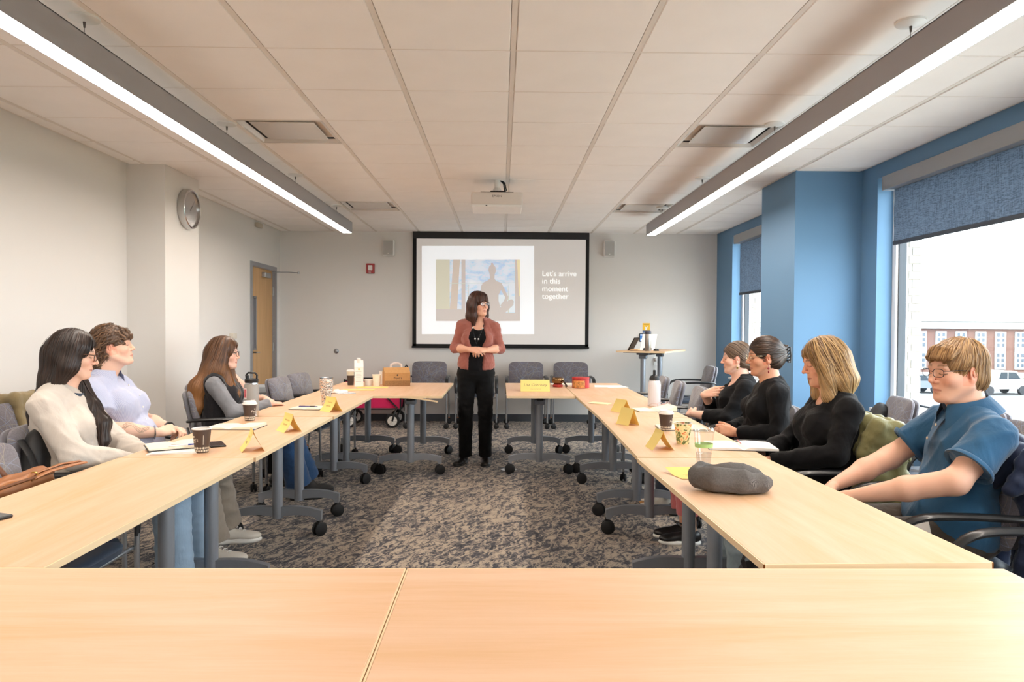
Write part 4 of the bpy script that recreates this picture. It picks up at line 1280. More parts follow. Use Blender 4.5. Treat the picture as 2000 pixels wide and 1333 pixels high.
def blend(a, b, t): return np.asarray(a)[None] * (1 - t[:, None]) + np.asarray(b)[None] * t[:, None]
def skin_cols(g, V, tone, lips='B5695E', brow='4A372B', eyes='closed', blush=.35, extra=None):
    base = np.array(lin(tone))
    C = np.repeat(base[None], len(V), 0)
    L = ((V - g.H) @ g.R) / g.hs
    x, y, z = L[:, 0], L[:, 1], L[:, 2]
    def mix(c, m):
        nonlocal C
        m = np.clip(m, 0, 1)[:, None]; C = C * (1 - m) + np.array(lin(c))[None] * m
    def gs(d, w): return np.exp(-(d / w) ** 2)
    ff = (y > .03) & (z > -.13) & (z < .08) & (np.abs(x) < .09)
    red = np.clip(base * np.array([1.0, .62, .58]), 0, 1)
    def mixl(c, m):
        nonlocal C
        m = np.clip(m, 0, 1)[:, None]; C = C * (1 - m) + c[None] * m
    mixl(red, blush * ff * gs(np.hypot(np.abs(x) - .042, z + .034), .024))
    mixl(red, blush * 1.1 * ff * gs(np.hypot(x, z + .037), .014) * (y > .085))
    er = (np.abs(x) > .066) & (np.abs(y + .008) < .035) & (np.abs(z + .01) < .04)
    mixl(red, .55 * er)
    lipm = ff * (y > .062) * (np.abs(x) < .024) * gs((z + .0700) / (.0100 - .26 * np.minimum(np.abs(x), .024)), 1.0)
    mix(lips, .75 * np.clip(lipm * 1.5 - .35, 0, 1))
    ax = np.abs(x)
    arc = .0215 + .004 * np.cos((ax - .034) / .024 * 1.4) - .0
    mix(brow, .8 * ff * (y > .05) * np.clip((ax - .012) / .006, 0, 1) * np.clip((.056 - ax) / .01, 0, 1) * gs(z - arc, .0042))
    if eyes == 'closed':
        ll = -.0055 - .004 * np.cos((ax - .031) / .015 * 1.45)
        mix('3A2A22', .85 * ff * (y > .055) * (np.abs(ax - .031) < .0165) * gs(z - ll, .0021))
        mixl(np.clip(base * np.array([.9, .72, .68]), 0, 1), .4 * ff * (y > .055) * gs(np.hypot((ax - .031) / 1.4, z - .001), .008))
    else:
        mk = ff * (y > .055) * (np.hypot((ax - .031) / .0135, (z + .0005) / .0056) < 1)
        mix('E8E2DC', .95 * mk)
        dx = getattr(g, 'gaze', 0.0)
        mix('4A3424', .95 * mk * (np.hypot(x - np.sign(x) * .031 - dx, z + .0005) < .0062))
        mix('15100C', .95 * mk * (np.hypot(x - np.sign(x) * .031 - dx, z + .0005) < .003))
        top = ff * (y > .055) * (np.abs(ax - .031) < .016) * gs(z - (.0058 * np.sqrt(np.clip(1 - ((ax - .031) / .016) ** 2, 0, 1)) + .0008), .0016)
        mix('2A1D17', .9 * top)
    if extra is not None: C = extra(V, L, C)
    return C
def person_body(g, s, name, label, loc, rz, tone, head_res, boxes, colk, coarse=.011):
    """one mesh: coarse where covered, fine in the given boxes"""
    Rinv = g.R
    hb = (g.H - .15 * g.hs - V3(0, 0, .02), g.H + .15 * g.hs)
    blocks = [(hb, head_res)] + boxes
    Vs, Fs, n = [], [], 0
    V, F, _ = solid(s, coarse)
    cen = V[F].mean(1)
    drop = np.zeros(len(F), bool)
    for (lo, hi), r in blocks:
        m = coarse * .6
        drop |= np.all((cen > lo + m) & (cen < hi - m), 1)
    F = F[~drop]
    Vs.append(V); Fs.append(F); n += len(V)
    for q, ((lo, hi), r) in enumerate(blocks):
        V, F, _ = solid(s, r, box=(np.asarray(lo), np.asarray(hi)))
        if not len(F): continue
        if q > 0:
            cen = V[F].mean(1); d2 = np.zeros(len(F), bool)
            for (l2, h2), r2 in blocks[:q]: d2 |= np.all((cen > np.asarray(l2) + r) & (cen < np.asarray(h2) - r), 1)
            F = F[~d2]
        Vs.append(V); Fs.append(F + n); n += len(V)
    V = np.concatenate(Vs); F = np.concatenate(Fs)
    used = np.unique(F); mp = np.full(len(V), -1); mp[used] = np.arange(len(used)); V = V[used]; F = mp[F]
    col = skin_cols(g, V, tone, **colk)
    o = np_mesh(name, V, F, M_SKIN, None, col)
    o.location = loc; o.rotation_euler = (0, 0, rz)
    tag(o, label, 'person')
    return o
def hair_base(g, inflate=.010, face=(0, .122, -.052), fr=(.083, .088, .112), k=.02, low=True):
    """skull cap of hair with the face cut away, as a solid in the person's frame"""
    s = S()
    def q(x, y, z): return g.H + g.R @ (V3(x, y, z) * g.hs)
    i = inflate
    s.ell(q(0, -.016, .034), V3(.0745 + i, .097 + i, .088 + i) * g.hs, g.R, .01)
    if low: s.ell(q(0, -.045, -.03), V3(.066 + i, .062 + i, .062) * g.hs, g.R, .03)
    return s, q
def cut_face(s, g, q, face, fr, k=.012):
    s.ell(q(*face), V3(*fr) * g.hs, g.R, k, 's')
def hair_mesh(name, g, s, res, cols, parent, seeds_fn, dirfn, steps, step, rad, nst, seed=1, wave=0.0, wfreq=60.0, lift=.004, fold=None, gradient=None, extra=None):
    V, F, G = solid(s, res, pad=.02, fold=fold)
    rs = np.random.RandomState(seed)
    cols = [np.array(lin(c)) for c in cols]
    L = ((V - g.H) @ g.R)
    def colour(P, t):
        c = cols[0][None] * (1 - t[:, None]) + cols[1][None] * t[:, None]
        if gradient is not None:
            w, c2 = gradient(P); c = c * (1 - w[:, None]) + np.array(lin(c2))[None] * w[:, None]
        return c
    C = colour(V, np.full(len(V), .25))
    cand = V[seeds_fn(L)]
    if nst and len(cand):
        sd = cand[rs.randint(0, len(cand), nst)]
        W, FW, sid, u = strands(G, sd, dirfn, steps, step, rad, rs, lift, wave, wfreq)
        tv = rs.uniform(0, 1, nst)[sid]
        C = np.concatenate([C, colour(W, tv)]); F = np.concatenate([F, FW + len(V)]); V = np.concatenate([V, W])
    return np_mesh(name, V, F, M_HAIR, parent, C)
def glasses(g, parent, mat, w=.050, h=.034, yf=.1015, r=.0014, zc=-.001, round_=.35, name='glasses'):
    def q(x, y, z): return g.H + g.R @ (V3(x, y, z) * g.hs)
    mb = MB(); ln = MB()
    for m in (-1, 1):
        pts = []
        for k in range(28):
            a = 2 * PI * k / 28; c, s_ = math.cos(a), math.sin(a)
            X = m * .0335 + w / 2 * math.copysign(abs(c) ** (2 * round_), c); Z = zc + h / 2 * math.copysign(abs(s_) ** (2 * round_), s_)
            pts.append(q(X, yf - .0045 * (abs(X) / .06) ** 2 * 2, Z))
        mb.tube(pts, r, 6, closed=True)
        ln.add(pts, [tuple(range(28))])
        mb.tube([q(m * (.0335 + w / 2), yf - .009, zc + h * .28), q(m * .070, yf - .018, zc + h * .30), q(m * .0755, .05, .008), q(m * .0775, .0, .006), q(m * .079, -.015, .0)], r * 1.15, 6)
    mb.tube([q(-.0335 + w / 2 - .001, yf, zc + .004), q(0, yf + .003, zc + .007), q(.0335 - w / 2 + .001, yf, zc + .004)], r, 6)
    o = mb.build(name, mat, parent, True)
    ln.build('lens', M_LENSG, o)
    return o
def ring_of(c, R, rx, ry, n=40): return [c + R @ V3(rx * math.cos(2 * PI * k / n), ry * math.sin(2 * PI * k / n), 0) for k in range(n)]
def collar(g, mat, parent, name='collar', gap=.5, up=.02, drop=.045, rx=.066, ry=.062, point=.03, c0=None, tilt=.35, flare=.022):
    """turned-down shirt collar around the neck with an opening at the front"""
    c0 = g.Nk + g.up * .012 + g.fw * .012 if c0 is None else c0
    R = g.T @ np.array(Matrix.Rotation(-tilt, 3, 'X'))
    def fn(u, v):
        a = PI / 2 + gap / 2 + (2 * PI - gap) * u
        e = abs(u - .5) * 2
        pt = max(0, (e - .72) / .28)
        prof = [(.000, -.012), (.001, up), (.003, up + .004), (.0075, up + .001), (.012 + flare * .5, up - drop * .5 - point * .4 * pt), (.012 + flare, up - drop - point * pt), (.010 + flare, up - drop - point * pt - .001), (.010 + flare * .45, up - drop * .45), (.004, up - .004)]
        i = v * (len(prof) - 1); j = min(int(i), len(prof) - 2); t = i - j
        dr = prof[j][0] * (1 - t) + prof[j + 1][0] * t; dz = prof[j][1] * (1 - t) + prof[j + 1][1] * t
        return tuple(c0 + R @ V3((rx + dr) * math.cos(a), (ry + dr) * math.sin(a) + .012 * pt, dz))
    return MB().grid(fn, 40, 9).build(name, mat, parent, True)
def shoe(name, parent, heel, fwd, mat, sole, l=.25, w=.046, h=.055, high=.0, sole_t=.028, toe=.62, laces=None):
    heel = np.asarray(heel, float); f = nrm(fwd); f = nrm(V3(f[0], f[1], 0)); r = V3(f[1], -f[0], 0)
    R = np.stack([r, f, V3(0, 0, 1)], 1)
    s = S()
    z0 = heel[2] + sole_t
    def q(x, y, z): return heel + R @ V3(x, y, z + sole_t)
    s.ell(q(0, .035, .022), (w * .78, .048, .034), R, .02)
    s.ell(q(0, l * .42, .016), (w * .86, l * .30, .034), R, .03)
    s.ell(q(0, l * .74, .008), (w, l * .25, .028), R, .03)
    s.cap(q(0, .035, .03), q(0, .045, h + high), .036, .040, .02)
    s.cap(q(0, l * .35, .03), q(0, .06, h + high), .026, .034, .03)
    s.ell(q(0, l / 2, -.05), (.2, .3, .05), R, .004, 's')
    o = soft(name, s, .0055, mat, parent)
    t = S()
    t.ell(q(0, .04, -sole_t * .5), (w * .92, .052, sole_t * .9), R, .02); t.ell(q(0, l * .45, -sole_t * .5), (w * .92, l * .36, sole_t * .8), R, .03); t.ell(q(0, l * .72, -sole_t * .5), (w * 1.07, l * .285, sole_t * .85), R, .03)
    t.ell(q(0, l / 2, -sole_t - .06), (.25, .4, .06), R, .003, 's'); t.ell(q(0, l / 2, .005 + .06), (.25, .4, .06), R, .003, 's')
    soft('sole', t, .0055, sole, o)
    if laces is not None:
        for i in range(4):
            y = l * (.62 - .085 * i); zt = .046 + .012 * i
            for m_ in (-1, 1):
                MB().tube([q(-m_ * .018, y - .008, zt - .004), q(0, y, zt + .004), q(m_ * .018, y + .008, zt - .006)], .0028, 5).build('lace', laces, o, True)
    return o
# ------------------------------------------------------------------ cloth
def cloth(name, col, rough=.85, stripe=None, bmp=.25, bscale=220, sheen=.25, noise=.06):
    m = simple(name, col, rough, bmp=bmp, bscale=bscale, bdist=.0012, sheen=sheen, noise=noise, nscale=12, spec=.2)
    nt = m.node_tree; b = nt.nodes['Principled BSDF']
    v = coords(nt, 'Object', (1, 1, .6))
    n1 = N(nt, 'ShaderNodeTexNoise', i_Scale=11.0, i_Detail=3.0, i_Distortion=1.2); nt.links.new(v, n1.inputs['Vector'])
    bp = N(nt, 'ShaderNodeBump', i_Strength=.35, i_Distance=.02); nt.links.new(n1.outputs[0], bp.inputs['Height'])
    fine = b.inputs['Normal'].links[0].from_node
    nt.links.new(bp.outputs[0], fine.inputs['Normal'])
    if stripe:
        nt = m.node_tree; b = nt.nodes['Principled BSDF']
        v = coords(nt, 'Object', (1, 1, 1), (0, 0, .2))
        w = N(nt, 'ShaderNodeTexWave', i_Scale=stripe[1]); w.bands_direction = 'X'
        nt.links.new(v, w.inputs['Vector'])
        o = ramp(nt, w.outputs[0], [(.35, lin(col)), (.6, lin(stripe[0]))])
        for l in list(b.inputs['Base Color'].links): nt.links.remove(l)
        nt.links.new(o, b.inputs['Base Color'])
    return m
C_CREAM = cloth('cream_fleece', 'CDC4BA'); C_NAVYRIB = cloth('navy_rib', '2E3F52')
C_LJEAN = cloth('light_denim', '93AAC0'); C_STRIPE = cloth('pale_blue_stripe', 'BFC3D6', stripe=('A9B0CE', 60))
C_KHAKI = cloth('khaki_cotton', '8C8073'); C_GREYK = cloth('grey_marl_knit', '85868B', noise=.12); C_VEST = cloth('charcoal_vest', '232226')
C_DJEAN = cloth('dark_denim', '2C4A70', noise=.15); C_ROSE = cloth('dusty_rose_jersey', '9C5F54'); C_BLK = cloth('black_jersey', '0D0D10', sheen=.05, noise=.0)
C_BLKP = cloth('black_twill', '0A0A0C', sheen=.05, noise=.0); C_CORAL = cloth('coral_cotton', 'C06A6A'); C_GJEAN = cloth('faded_grey_denim', '8E9DA4', noise=.12)
C_POLO = cloth('teal_blue_pique', '2B5678', noise=.12); C_BROWN = cloth('dark_brown_twill', '40372F'); C_NAVY = cloth('navy_shell', '222B42', .55, sheen=.1)
C_OLIVE = cloth('olive_nylon', '7C7750', .5, sheen=.1, bmp=.1); C_KJACK = cloth('khaki_jacket_cloth', '8F7F5E', .8); C_MAROON = cloth('maroon_wool', '7A2630')
C_PANTN = cloth('navy_trouser', '26303F')
M_LEATH = simple('black_leather', '191717', .35); M_SUEDE = simple('dark_suede', '2E2B2B', .8)
M_OFFW = simple('off_white_sneaker', 'DAD2C6', .6); M_SOLEW = simple('white_sole', 'EDEAE4', .5); M_GUM = simple('gum_sole', 'B98A52', .6)
M_TORT = simple('tortoise_frame', '4A3028', .25, noise=.5, nscale=150); M_DFRAME = simple('dark_metal_frame', '2E3540', .3, metal=.6); M_GFRAME = simple('pale_gold_frame', 'CDBF9F', .25, metal=.8)
def skirtless(g, s): return s
def shirt_solid(g, inf=.014, sl='long', low=True, cuff=None, cuffr=None):
    s = S(); g.torso(s, inf, low)
    for sd, E, W, A in ((1, g.eR, g.wR, g.SR), (-1, g.eL, g.wL, g.SL)):
        r = g.armr
        if sl == 'none': continue
        if sl == 'short':
            e = A + (E - A) * (cuff or .62)
            s.cap(A, A + (E - A) * .3, .047 * r, .048 * r, .03, inf=inf); s.cone(A, e, .048 * r, (cuffr or .058) * r, .025, inf=inf * .9)
        else:
            s.cap(A, E, .047 * r, .043 * r, .03, inf=inf)
            e = E + (W - E) * (cuff or .97)
            s.cap(E, E + (e - E) * .5, .045 * r, .041 * r, .02, inf=inf * .9)
            s.cone(E + (e - E) * .3, e, .043 * r, (cuffr or .031), .015, inf=inf * .8)
    return s
def box_at(c, r): c = np.asarray(c); return (c - r, c + r)

# ---------------- 1: woman, cream sweatshirt
g = Fig(lean=.10, Lt=.515, hr=(-.12, .26, 0), hoff=V3(-.004, .062, .138), eR=V3(.225, .03, .745), wR=V3(.07, .27, .675), eL=V3(-.215, .04, .75), wL=V3(-.05, .28, .675), kR=V3(.10, .40, .53), kL=V3(-.11, .42, .53), aR=V3(.10, .42, .10), aL=V3(-.12, .44, .10), bulk=1.06, hs=.95)
s = S(); g.torso(s, -.004); g.arm(s, 1); g.arm(s, -1); g.legs(s, -.004); head(s, g.H, g.R, g.hs, g.Nk, nose=1.25, jaw=1.04)
hand(s, g.wR, (-.4, .8, -.2), (.1, .1, 1), -1, (.5, .5, .55, .6)); hand(s, g.wL, (.4, .8, -.2), (-.1, .1, 1), 1, (.5, .5, .55, .6))
pr = person_body(g, s, 'person', 'person in a cream sweatshirt and glasses sitting with eyes closed', (-1.98, 3.47, 0), D(-80), 'E9BFA8', .0028, [(box_at((0, .30, .67), .16), .005)], dict(brow='3A2A22', lips='B0655C'))
ss = shirt_solid(g, .020, 'long'); ss.ell(g.tp(.12, .03), (.19, .16, .12), g.T, .05)
soft('sweatshirt', ss, .008, C_CREAM, pr, fold=(.009, 34, 3))
MB().tube([tuple(p) for p in ring_of(g.Nk + g.up * .0 + g.fw * .022, g.T @ np.array(Matrix.Rotation(-.5, 3, 'X')), .078, .078)], .011, 8, closed=True, flat=(.6, 1.3)).build('rib_collar', C_NAVYRIB, pr, True)
s = S(); g.legs(s, .012, 1.15, .075, .93); s.ell(g.P, (.18, .15, .12), None, .04)
soft('jeans', s, .009, C_LJEAN, pr, fold=(.006, 40, 5))
for m in (1, -1):
    A = g.aR if m > 0 else g.aL
    shoe('shoe', pr, (A[0], A[1] - .05, 0), (m * .15, 1, 0), M_OFFW, M_SOLEW)
hsd, q = hair_base(g, .010)
for m in (-1, 1):
    hsd.cap(q(m * .066, .012, .04), q(m * .068, -.012, -.06), .026, .034, .03); hsd.cap(q(m * .066, -.012, -.06), q(m * .045, -.06, -.15), .036, .034, .03)
hsd.cap(q(0, -.085, 0), q(0, -.085, -.15), .055, .045, .03); hsd.cap(q(0, -.08, -.13), g.tp(.8, -.11), .05, .03, .03); hsd.cap(g.tp(.8, -.11), g.tp(.45, -.135), .035, .02, .03)
cut_face(hsd, g, q, (0, .128, -.045), (.084, .098, .108))
lk = [q(-.05, -.01, -.09), g.Nk + V3(-.055, .06, .02), g.tp(.80, .105, -.045), g.tp(.62, .150, -.035), g.tp(.45, .155, -.02), g.tp(.36, .150, .0)]
hsd.chain(lk, (.030, .034, .036, .034, .026, .008), .02); hsd.chain([p_ + g.rt * -.03 for p_ in lk], (.026, .030, .032, .030, .022, .006), .02)
hair_mesh('hair', g, hsd, .0055, ('1C1412', '3A2820'), pr, lambda L: (L[:, 2] > -.30), lambda P: np.stack([np.sign((P - g.H) @ g.R[:, 0]) * .25 - .0 * P[:, 0], np.where((P - g.H) @ g.R[:, 1] > .12, .1, -.22), np.full(len(P), -1.0)], 1), 26, .0095, .0021, 1000, 2, wave=.06, wfreq=30)
glasses(g, pr, M_TORT, w=.050, h=.038, r=.0019, zc=-.004)

# ---------------- 2: person in striped short-sleeved shirt
g = Fig(P=V3(0, -.02, .55), lean=.24, Lt=.53, hr=(.20, .20, 0), hoff=V3(0, .062, .150), eR=V3(.235, -.05, .775), wR=V3(.085, .20, .735), eL=V3(-.235, -.03, .775), wL=V3(-.05, .22, .735), kR=V3(.13, .42, .54), kL=V3(-.14, .42, .54), aR=V3(.14, .46, .10), aL=V3(-.24, .44, .10), bulk=1.24, bust=1.25, belly=1.25, nk=.054, armr=1.2, hs=.98, sh=.185)
s = S(); g.torso(s, -.004); g.arm(s, 1); g.arm(s, -1); g.legs(s, -.004); head(s, g.H, g.R, g.hs, g.Nk, jaw=1.18, nose=1.05, neck_r=.055, chin=1.2, cheek=1.15)
hand(s, g.wR, (-.75, .62, .1), (.45, .4, .7), -1, (.75, .8, .85, .9)); hand(s, g.wL, (.55, .75, .05), (-.2, .3, .9), 1, (.55, .6, .65, .7))
def tattoo(V, L, C):
    E, W = g.eR, g.wR; d = W - E; t = ((V - E) @ d) / (d @ d); r = V - E - t[:, None] * d
    a = np.arctan2(r @ V3(0, 0, 1), r @ V3(1, 0, 0))
    rad = np.linalg.norm(r, axis=1)
    ln = np.abs(np.sin(t * 17) * .45 + .75 - a)
    m = ((t > .32) & (t < .80) & (rad < .07) & (np.minimum(ln, np.abs(ln - .3)) < .085)).astype(float) * .6
    C = C * (1 - m[:, None]) + np.array(lin('6E6258'))[None] * m[:, None]
    for wr, f_ in ((g.wR, 1),):
        tips = V3(-.03, .275, .735)
        nm = (np.linalg.norm(V - tips, axis=1) < .012).astype(float); C = C * (1 - nm[:, None]) + np.array(lin('1A1618'))[None] * nm[:, None]
    return C
pr = person_body(g, s, 'person', 'person in a pale blue striped short-sleeved shirt, head tipped back', (-2.12, 4.12, 0), D(-84), 'EBC0A8', .0028, [(box_at((0, .27, .74), .13), .0038), ((V3(.04, -.12, .66), V3(.33, .2, .88)), .0055)], dict(brow='4A3528', lips='B87068', extra=tattoo))
ss = shirt_solid(g, .014, 'short', cuff=.60, cuffr=.066); ss.ell(g.tp(.12, .06), (.20, .17, .13), g.T, .05)
soft('striped_shirt', ss, .008, C_STRIPE, pr, fold=(.006, 30, 8))
collar(g, C_STRIPE, pr, gap=1.0, rx=.068, ry=.066, up=.030, drop=.060, point=.045, flare=.034, c0=g.Nk + g.up * .020 + g.fw * .012)
for k in range(5):
    MB().ball(tuple(g.tp(.86 - .14 * k, .112 + (.05 if 1 <= k <= 3 else .015) * g.belly)), (.006, .004, .006), 10, 6).build('button', M_WHITE, pr, True)
MB().tube([tuple(p) for p in ring_of(g.wR + (g.eR - g.wR) * .10, np.stack([nrm(np.cross(g.eR - g.wR, V3(0, 0, 1))), V3(0, 0, 1), nrm(g.eR - g.wR)], 1), .031, .031, 24)], .006, 8, closed=True, flat=(.5, 1.6)).build('bracelet', M_CHROME, pr, True)
MB().tube([tuple(p) for p in ring_of(g.wL + (g.eL - g.wL) * .06, np.stack([nrm(np.cross(g.eL - g.wL, V3(0, 0, 1))), V3(0, 0, 1), nrm(g.eL - g.wL)], 1), .030, .030, 24)], .008, 8, closed=True, flat=(.4, 1.5)).build('wristwatch', M_LEATH, pr, True)
s = S(); g.legs(s, .014, 1.35, .115, .95, thigh=1.1); s.ell(g.P, (.19, .16, .12), None, .04)
soft('wide_trousers', s, .009, C_KHAKI, pr, fold=(.012, 26, 5))
shoe('sneaker', pr, (.14, .42, 0), (.02, 1, 0), M_OFFW, M_SOLEW, l=.275, w=.05, laces=M_WHITE); shoe('sneaker', pr, (-.26, .40, 0), (-.12, 1, 0), M_OFFW, M_SOLEW, l=.275, w=.05, laces=M_WHITE)
hsd, q = hair_base(g, .012)
hsd.cap(q(0, -.09, .0), q(0, -.10, -.10), .055, .042, .03); hsd.cap(q(0, -.10, -.10), q(.02, -.10, -.19), .042, .03, .03)
cut_face(hsd, g, q, (0, .125, -.045), (.088, .086, .100)); hsd.ell(q(.082, -.004, -.018), (.02, .024, .034), g.R, .012, 's'); hsd.ell(q(-.082, -.004, -.018), (.02, .024, .034), g.R, .012, 's')
for k in range(9):
    a = -1 + k / 4; hsd.cap(q(a * .055, .072 - .02 * a * a, .082 - .02 * a * a), q(a * .060, .092 - .022 * a * a, .045 - .006 * (k % 3)), .014, .009, .010)
hair_mesh('curly_hair', g, hsd, .0048, ('3A281E', '7A5A40'), pr, lambda L: (L[:, 2] > -.16), lambda P: (lambda L: (np.where((L[:, 1] > .03)[:, None], np.stack([L[:, 0] * 2, np.full(len(L), .6), np.full(len(L), -.5)], 1), np.stack([-L[:, 0] * 3, np.full(len(L), -1.0), np.full(len(L), -.9)], 1))) @ g.R.T)((P - g.H) @ g.R), 14, .0075, .0024, 900, 3, wave=.9, wfreq=150, lift=.009, fold=(.006, 130, 4))

# ---------------- 3: woman with very long brown hair, grey top and vest
g = Fig(lean=.05, Lt=.455, hr=(0.02, -.06, 0), hoff=V3(0, .055, .128), eR=V3(.225, .05, .70), wR=V3(.12, .30, .76), eL=V3(-.215, .05, .72), wL=V3(-.06, .29, .70), kR=V3(.10, .40, .53), kL=V3(-.11, .42, .53), aR=V3(.02, .50, .10), aL=V3(-.20, .56, .10), bulk=1.12, bust=1.15, hs=.97)
s = S(); g.torso(s, -.004); g.arm(s, 1); g.arm(s, -1); g.legs(s, -.004); head(s, g.H, g.R, g.hs, g.Nk, jaw=1.1, chin=1.1, cheek=1.1); hand(s, g.wR, (-.6, .75, -.1), (0, .1, 1), -1, (.4, .4, .45, .5)); hand(s, g.wL, (.5, .8, -.1), (-.1, .2, 1), 1, (.5, .5, .55, .6))
g.gaze = .003
pr = person_body(g, s, 'person', 'person in grey sleeves and a dark vest, turned toward the presenter', (-2.04, 5.45, 0), D(-76), 'EDBFAA', .003, [(box_at((0, .32, .72), .16), .005)], dict(eyes='open', brow='5A4032'))
soft('grey_top', shirt_solid(g, .012, 'long'), .008, C_GREYK, pr, fold=(.006, 40, 3))
v = S(); g.torso(v, .026)
[v.cap(A + (E - A) * .02 + o_, E + o_, .062, .06, .010, 's') for A, E, o_ in ((g.SR, g.eR, V3(.035, 0, 0)), (g.SL, g.eL, V3(-.035, 0, 0)))]
soft('vest', v, .009, C_VEST, pr, fold=(.006, 40, 7))
s = S(); g.legs(s, .012, 1.2, .09, .96); s.ell(g.P, (.18, .15, .12), None, .04); soft('jeans', s, .009, C_DJEAN, pr, fold=(.007, 36, 5))
shoe('ankle_boot', pr, (.02, .44, 0), (-.1, 1, 0), M_SUEDE, M_BLACK, sole_t=.016); shoe('ankle_boot', pr, (-.20, .52, 0), (-.15, 1, 0), M_SUEDE, M_BLACK, sole_t=.016)
hsd, q = hair_base(g, .020)
for m in (-1, 1):
    hsd.chain([q(m * .062, -.01, .05), q(m * .078, -.022, -.04), q(m * .100, -.01, -.14), g.SR * .5 + g.Nk * .5 + V3(0, .06, .0) if m > 0 else g.SL * .5 + g.Nk * .5 + V3(0, .06, .0), g.tp(.66, .12, m * .10), g.tp(.45, .13, m * .10)], (.030, .040, .050, .05, .040, .012), .03)
    hsd.chain([q(m * .05, -.06, -.0), q(m * .085, -.075, -.12), g.tp(.82, -.115, m * .12), g.tp(.5, -.15, m * .13), g.tp(.2, -.15, m * .11)], (.05, .06, .06, .05, .015), .04)
hsd.chain([q(0, -.09, 0), q(0, -.10, -.13), g.tp(.75, -.14), g.tp(.4, -.165), g.tp(.12, -.16)], (.06, .07, .06, .05, .015), .04)
cut_face(hsd, g, q, (0, .122, -.050), (.088, .100, .122))
hair_mesh('long_hair', g, hsd, .0065, ('3A2418', '6A4526'), pr, lambda L: (L[:, 2] > -.30), lambda P: np.stack([np.sign(P[:, 0]) * .18, np.where(P[:, 1] > g.H[1] + .04, .05, -.25), np.full(len(P), -1.0)], 1), 28, .012, .0028, 950, 5, wave=.10, wfreq=25, gradient=lambda P: (np.clip((g.H[2] - .05 - P[:, 2]) / .35, 0, .8), 'A87240'))
glasses(g, pr, M_TORT, w=.047, h=.040, r=.0016, zc=-.004, round_=.42)

# ---------------- 4: person half hidden behind her
g = Fig(lean=-.02, Lt=.44, twist=-.35, hr=(0, .35, 0), hoff=V3(0, .05, .128), eR=V3(.22, .06, .70), wR=V3(.08, .30, .66), eL=V3(-.205, .21, .690), wL=V3(-.02, .30, .72), kR=V3(.10, .40, .53), kL=V3(-.11, .42, .53), aR=V3(.10, .40, .10), aL=V3(-.12, .42, .10), bulk=1.05, hs=.95)
s = S(); g.torso(s, -.002); g.arm(s, 1); g.arm(s, -1); g.legs(s, -.004); head(s, g.H, g.R, g.hs, g.Nk); hand(s, g.wR, (-.5, .8, 0), (0, .1, 1), -1, (.4, .4, .4, .5)); hand(s, g.wL, (.7, .5, -.1), (-.1, .2, 1), 1, (.5, .5, .55, .6))
pr = person_body(g, s, 'person', 'bare-armed person with a black shoulder strap, half hidden behind the dark vest', (-2.28, 6.05, 0), D(-80), 'EDC2AE', .0042, [(box_at((-.06, .3, .71), .14), .005)], dict(eyes='open'))
v = S(); g.torso(v, .010); [v.cap(A + (E - A) * .10, E, .068, .06, .01, 's') for A, E in ((g.SR, g.eR), (g.SL, g.eL))]; soft('black_top', v, .01, C_BLK, pr)
s = S(); g.legs(s, .012, 1.2, .08, .96); s.ell(g.P, (.18, .15, .12), None, .04); soft('trousers', s, .011, C_BLKP, pr)
for A in (g.aR, g.aL): shoe('shoe', pr, (A[0], A[1] - .05, 0), (0, 1, 0), M_LEATH, M_BLACK)
hsd, q = hair_base(g, .010); hsd.cap(q(0, -.1, .02), q(0, -.12, -.02), .04, .035, .02); cut_face(hsd, g, q, (0, .125, -.048), (.084, .092, .108))
hair_mesh('hair', g, hsd, .007, ('33231B', '5A4030'), pr, lambda L: L[:, 2] > -.05, lambda P: np.tile(V3(0, -1, -.3), (len(P), 1)), 12, .01, .004, 160, 4)
MB().tube([tuple(p) for p in (g.tp(.98, -.03, -.06), g.tp(1.0, .05, -.065), g.tp(.86, .105, -.07), g.tp(.6, .16, -.02), g.tp(.35, .17, .02), g.tp(.1, .2, .06))], .016, 6, flat=(1.3, .25)).build('shoulder_strap', M_LEATH, pr, True)

# ---------------- 5: presenter, standing
g = Fig(P=V3(.0, 0, .93), lean=.03, side=-.05, Lt=.50, hr=(.03, .72, .03), hoff=V3(-.005, .035, .132), sh=.155, eR=V3(.208, -.02, 1.135), wR=V3(.065, .185, 1.125), eL=V3(-.238, -.01, 1.13), wL=V3(-.115, .185, 1.12), kR=V3(.095, .03, .50), kL=V3(-.095, .03, .50), aR=V3(.10, .0, .09), aL=V3(-.095, .0, .09), bulk=1.0, bust=1.0, hs=.98)
s = S(); g.torso(s, -.004); g.arm(s, 1); g.arm(s, -1); head(s, g.H, g.R, g.hs, g.Nk, mouth_open=.003, nose=1.1)
for m, K, A in ((1, g.kR, g.aR), (-1, g.kL, g.aL)): s.cap(g.P + V3(m * .085, 0, -.05), K, .085, .055, .03); s.cap(K, A, .05, .034, .02)
hand(s, g.wR, (-.85, .45, -.05), (.25, .6, .6), -1, (.45, .5, .55, .6)); hand(s, g.wL, (.8, .5, .0), (-.2, .5, .8), 1, (.6, .65, .7, .75))
g.gaze = -.003
pr = person_body(g, s, 'person', 'person standing in a dusty rose cardigan and black trousers, hands clasped', (-.245, 7.05, 0), D(180), 'E3AE94', .003, [(box_at((-.03, .23, 1.12), .13), .004)], dict(eyes='open', brow='4A3024', lips='B0605A'))
presenter = pr
t = S(); g.torso(t, .006); t.ell(g.tp(1.0, .07), (.075, .075, .085), g.T, .02, 's'); soft('black_top', t, .008, C_BLK, pr, fold=(.004, 40, 2))
s = S(); s.ell(g.P + V3(0, .0, -.02), (.178, .132, .13), None, .04)
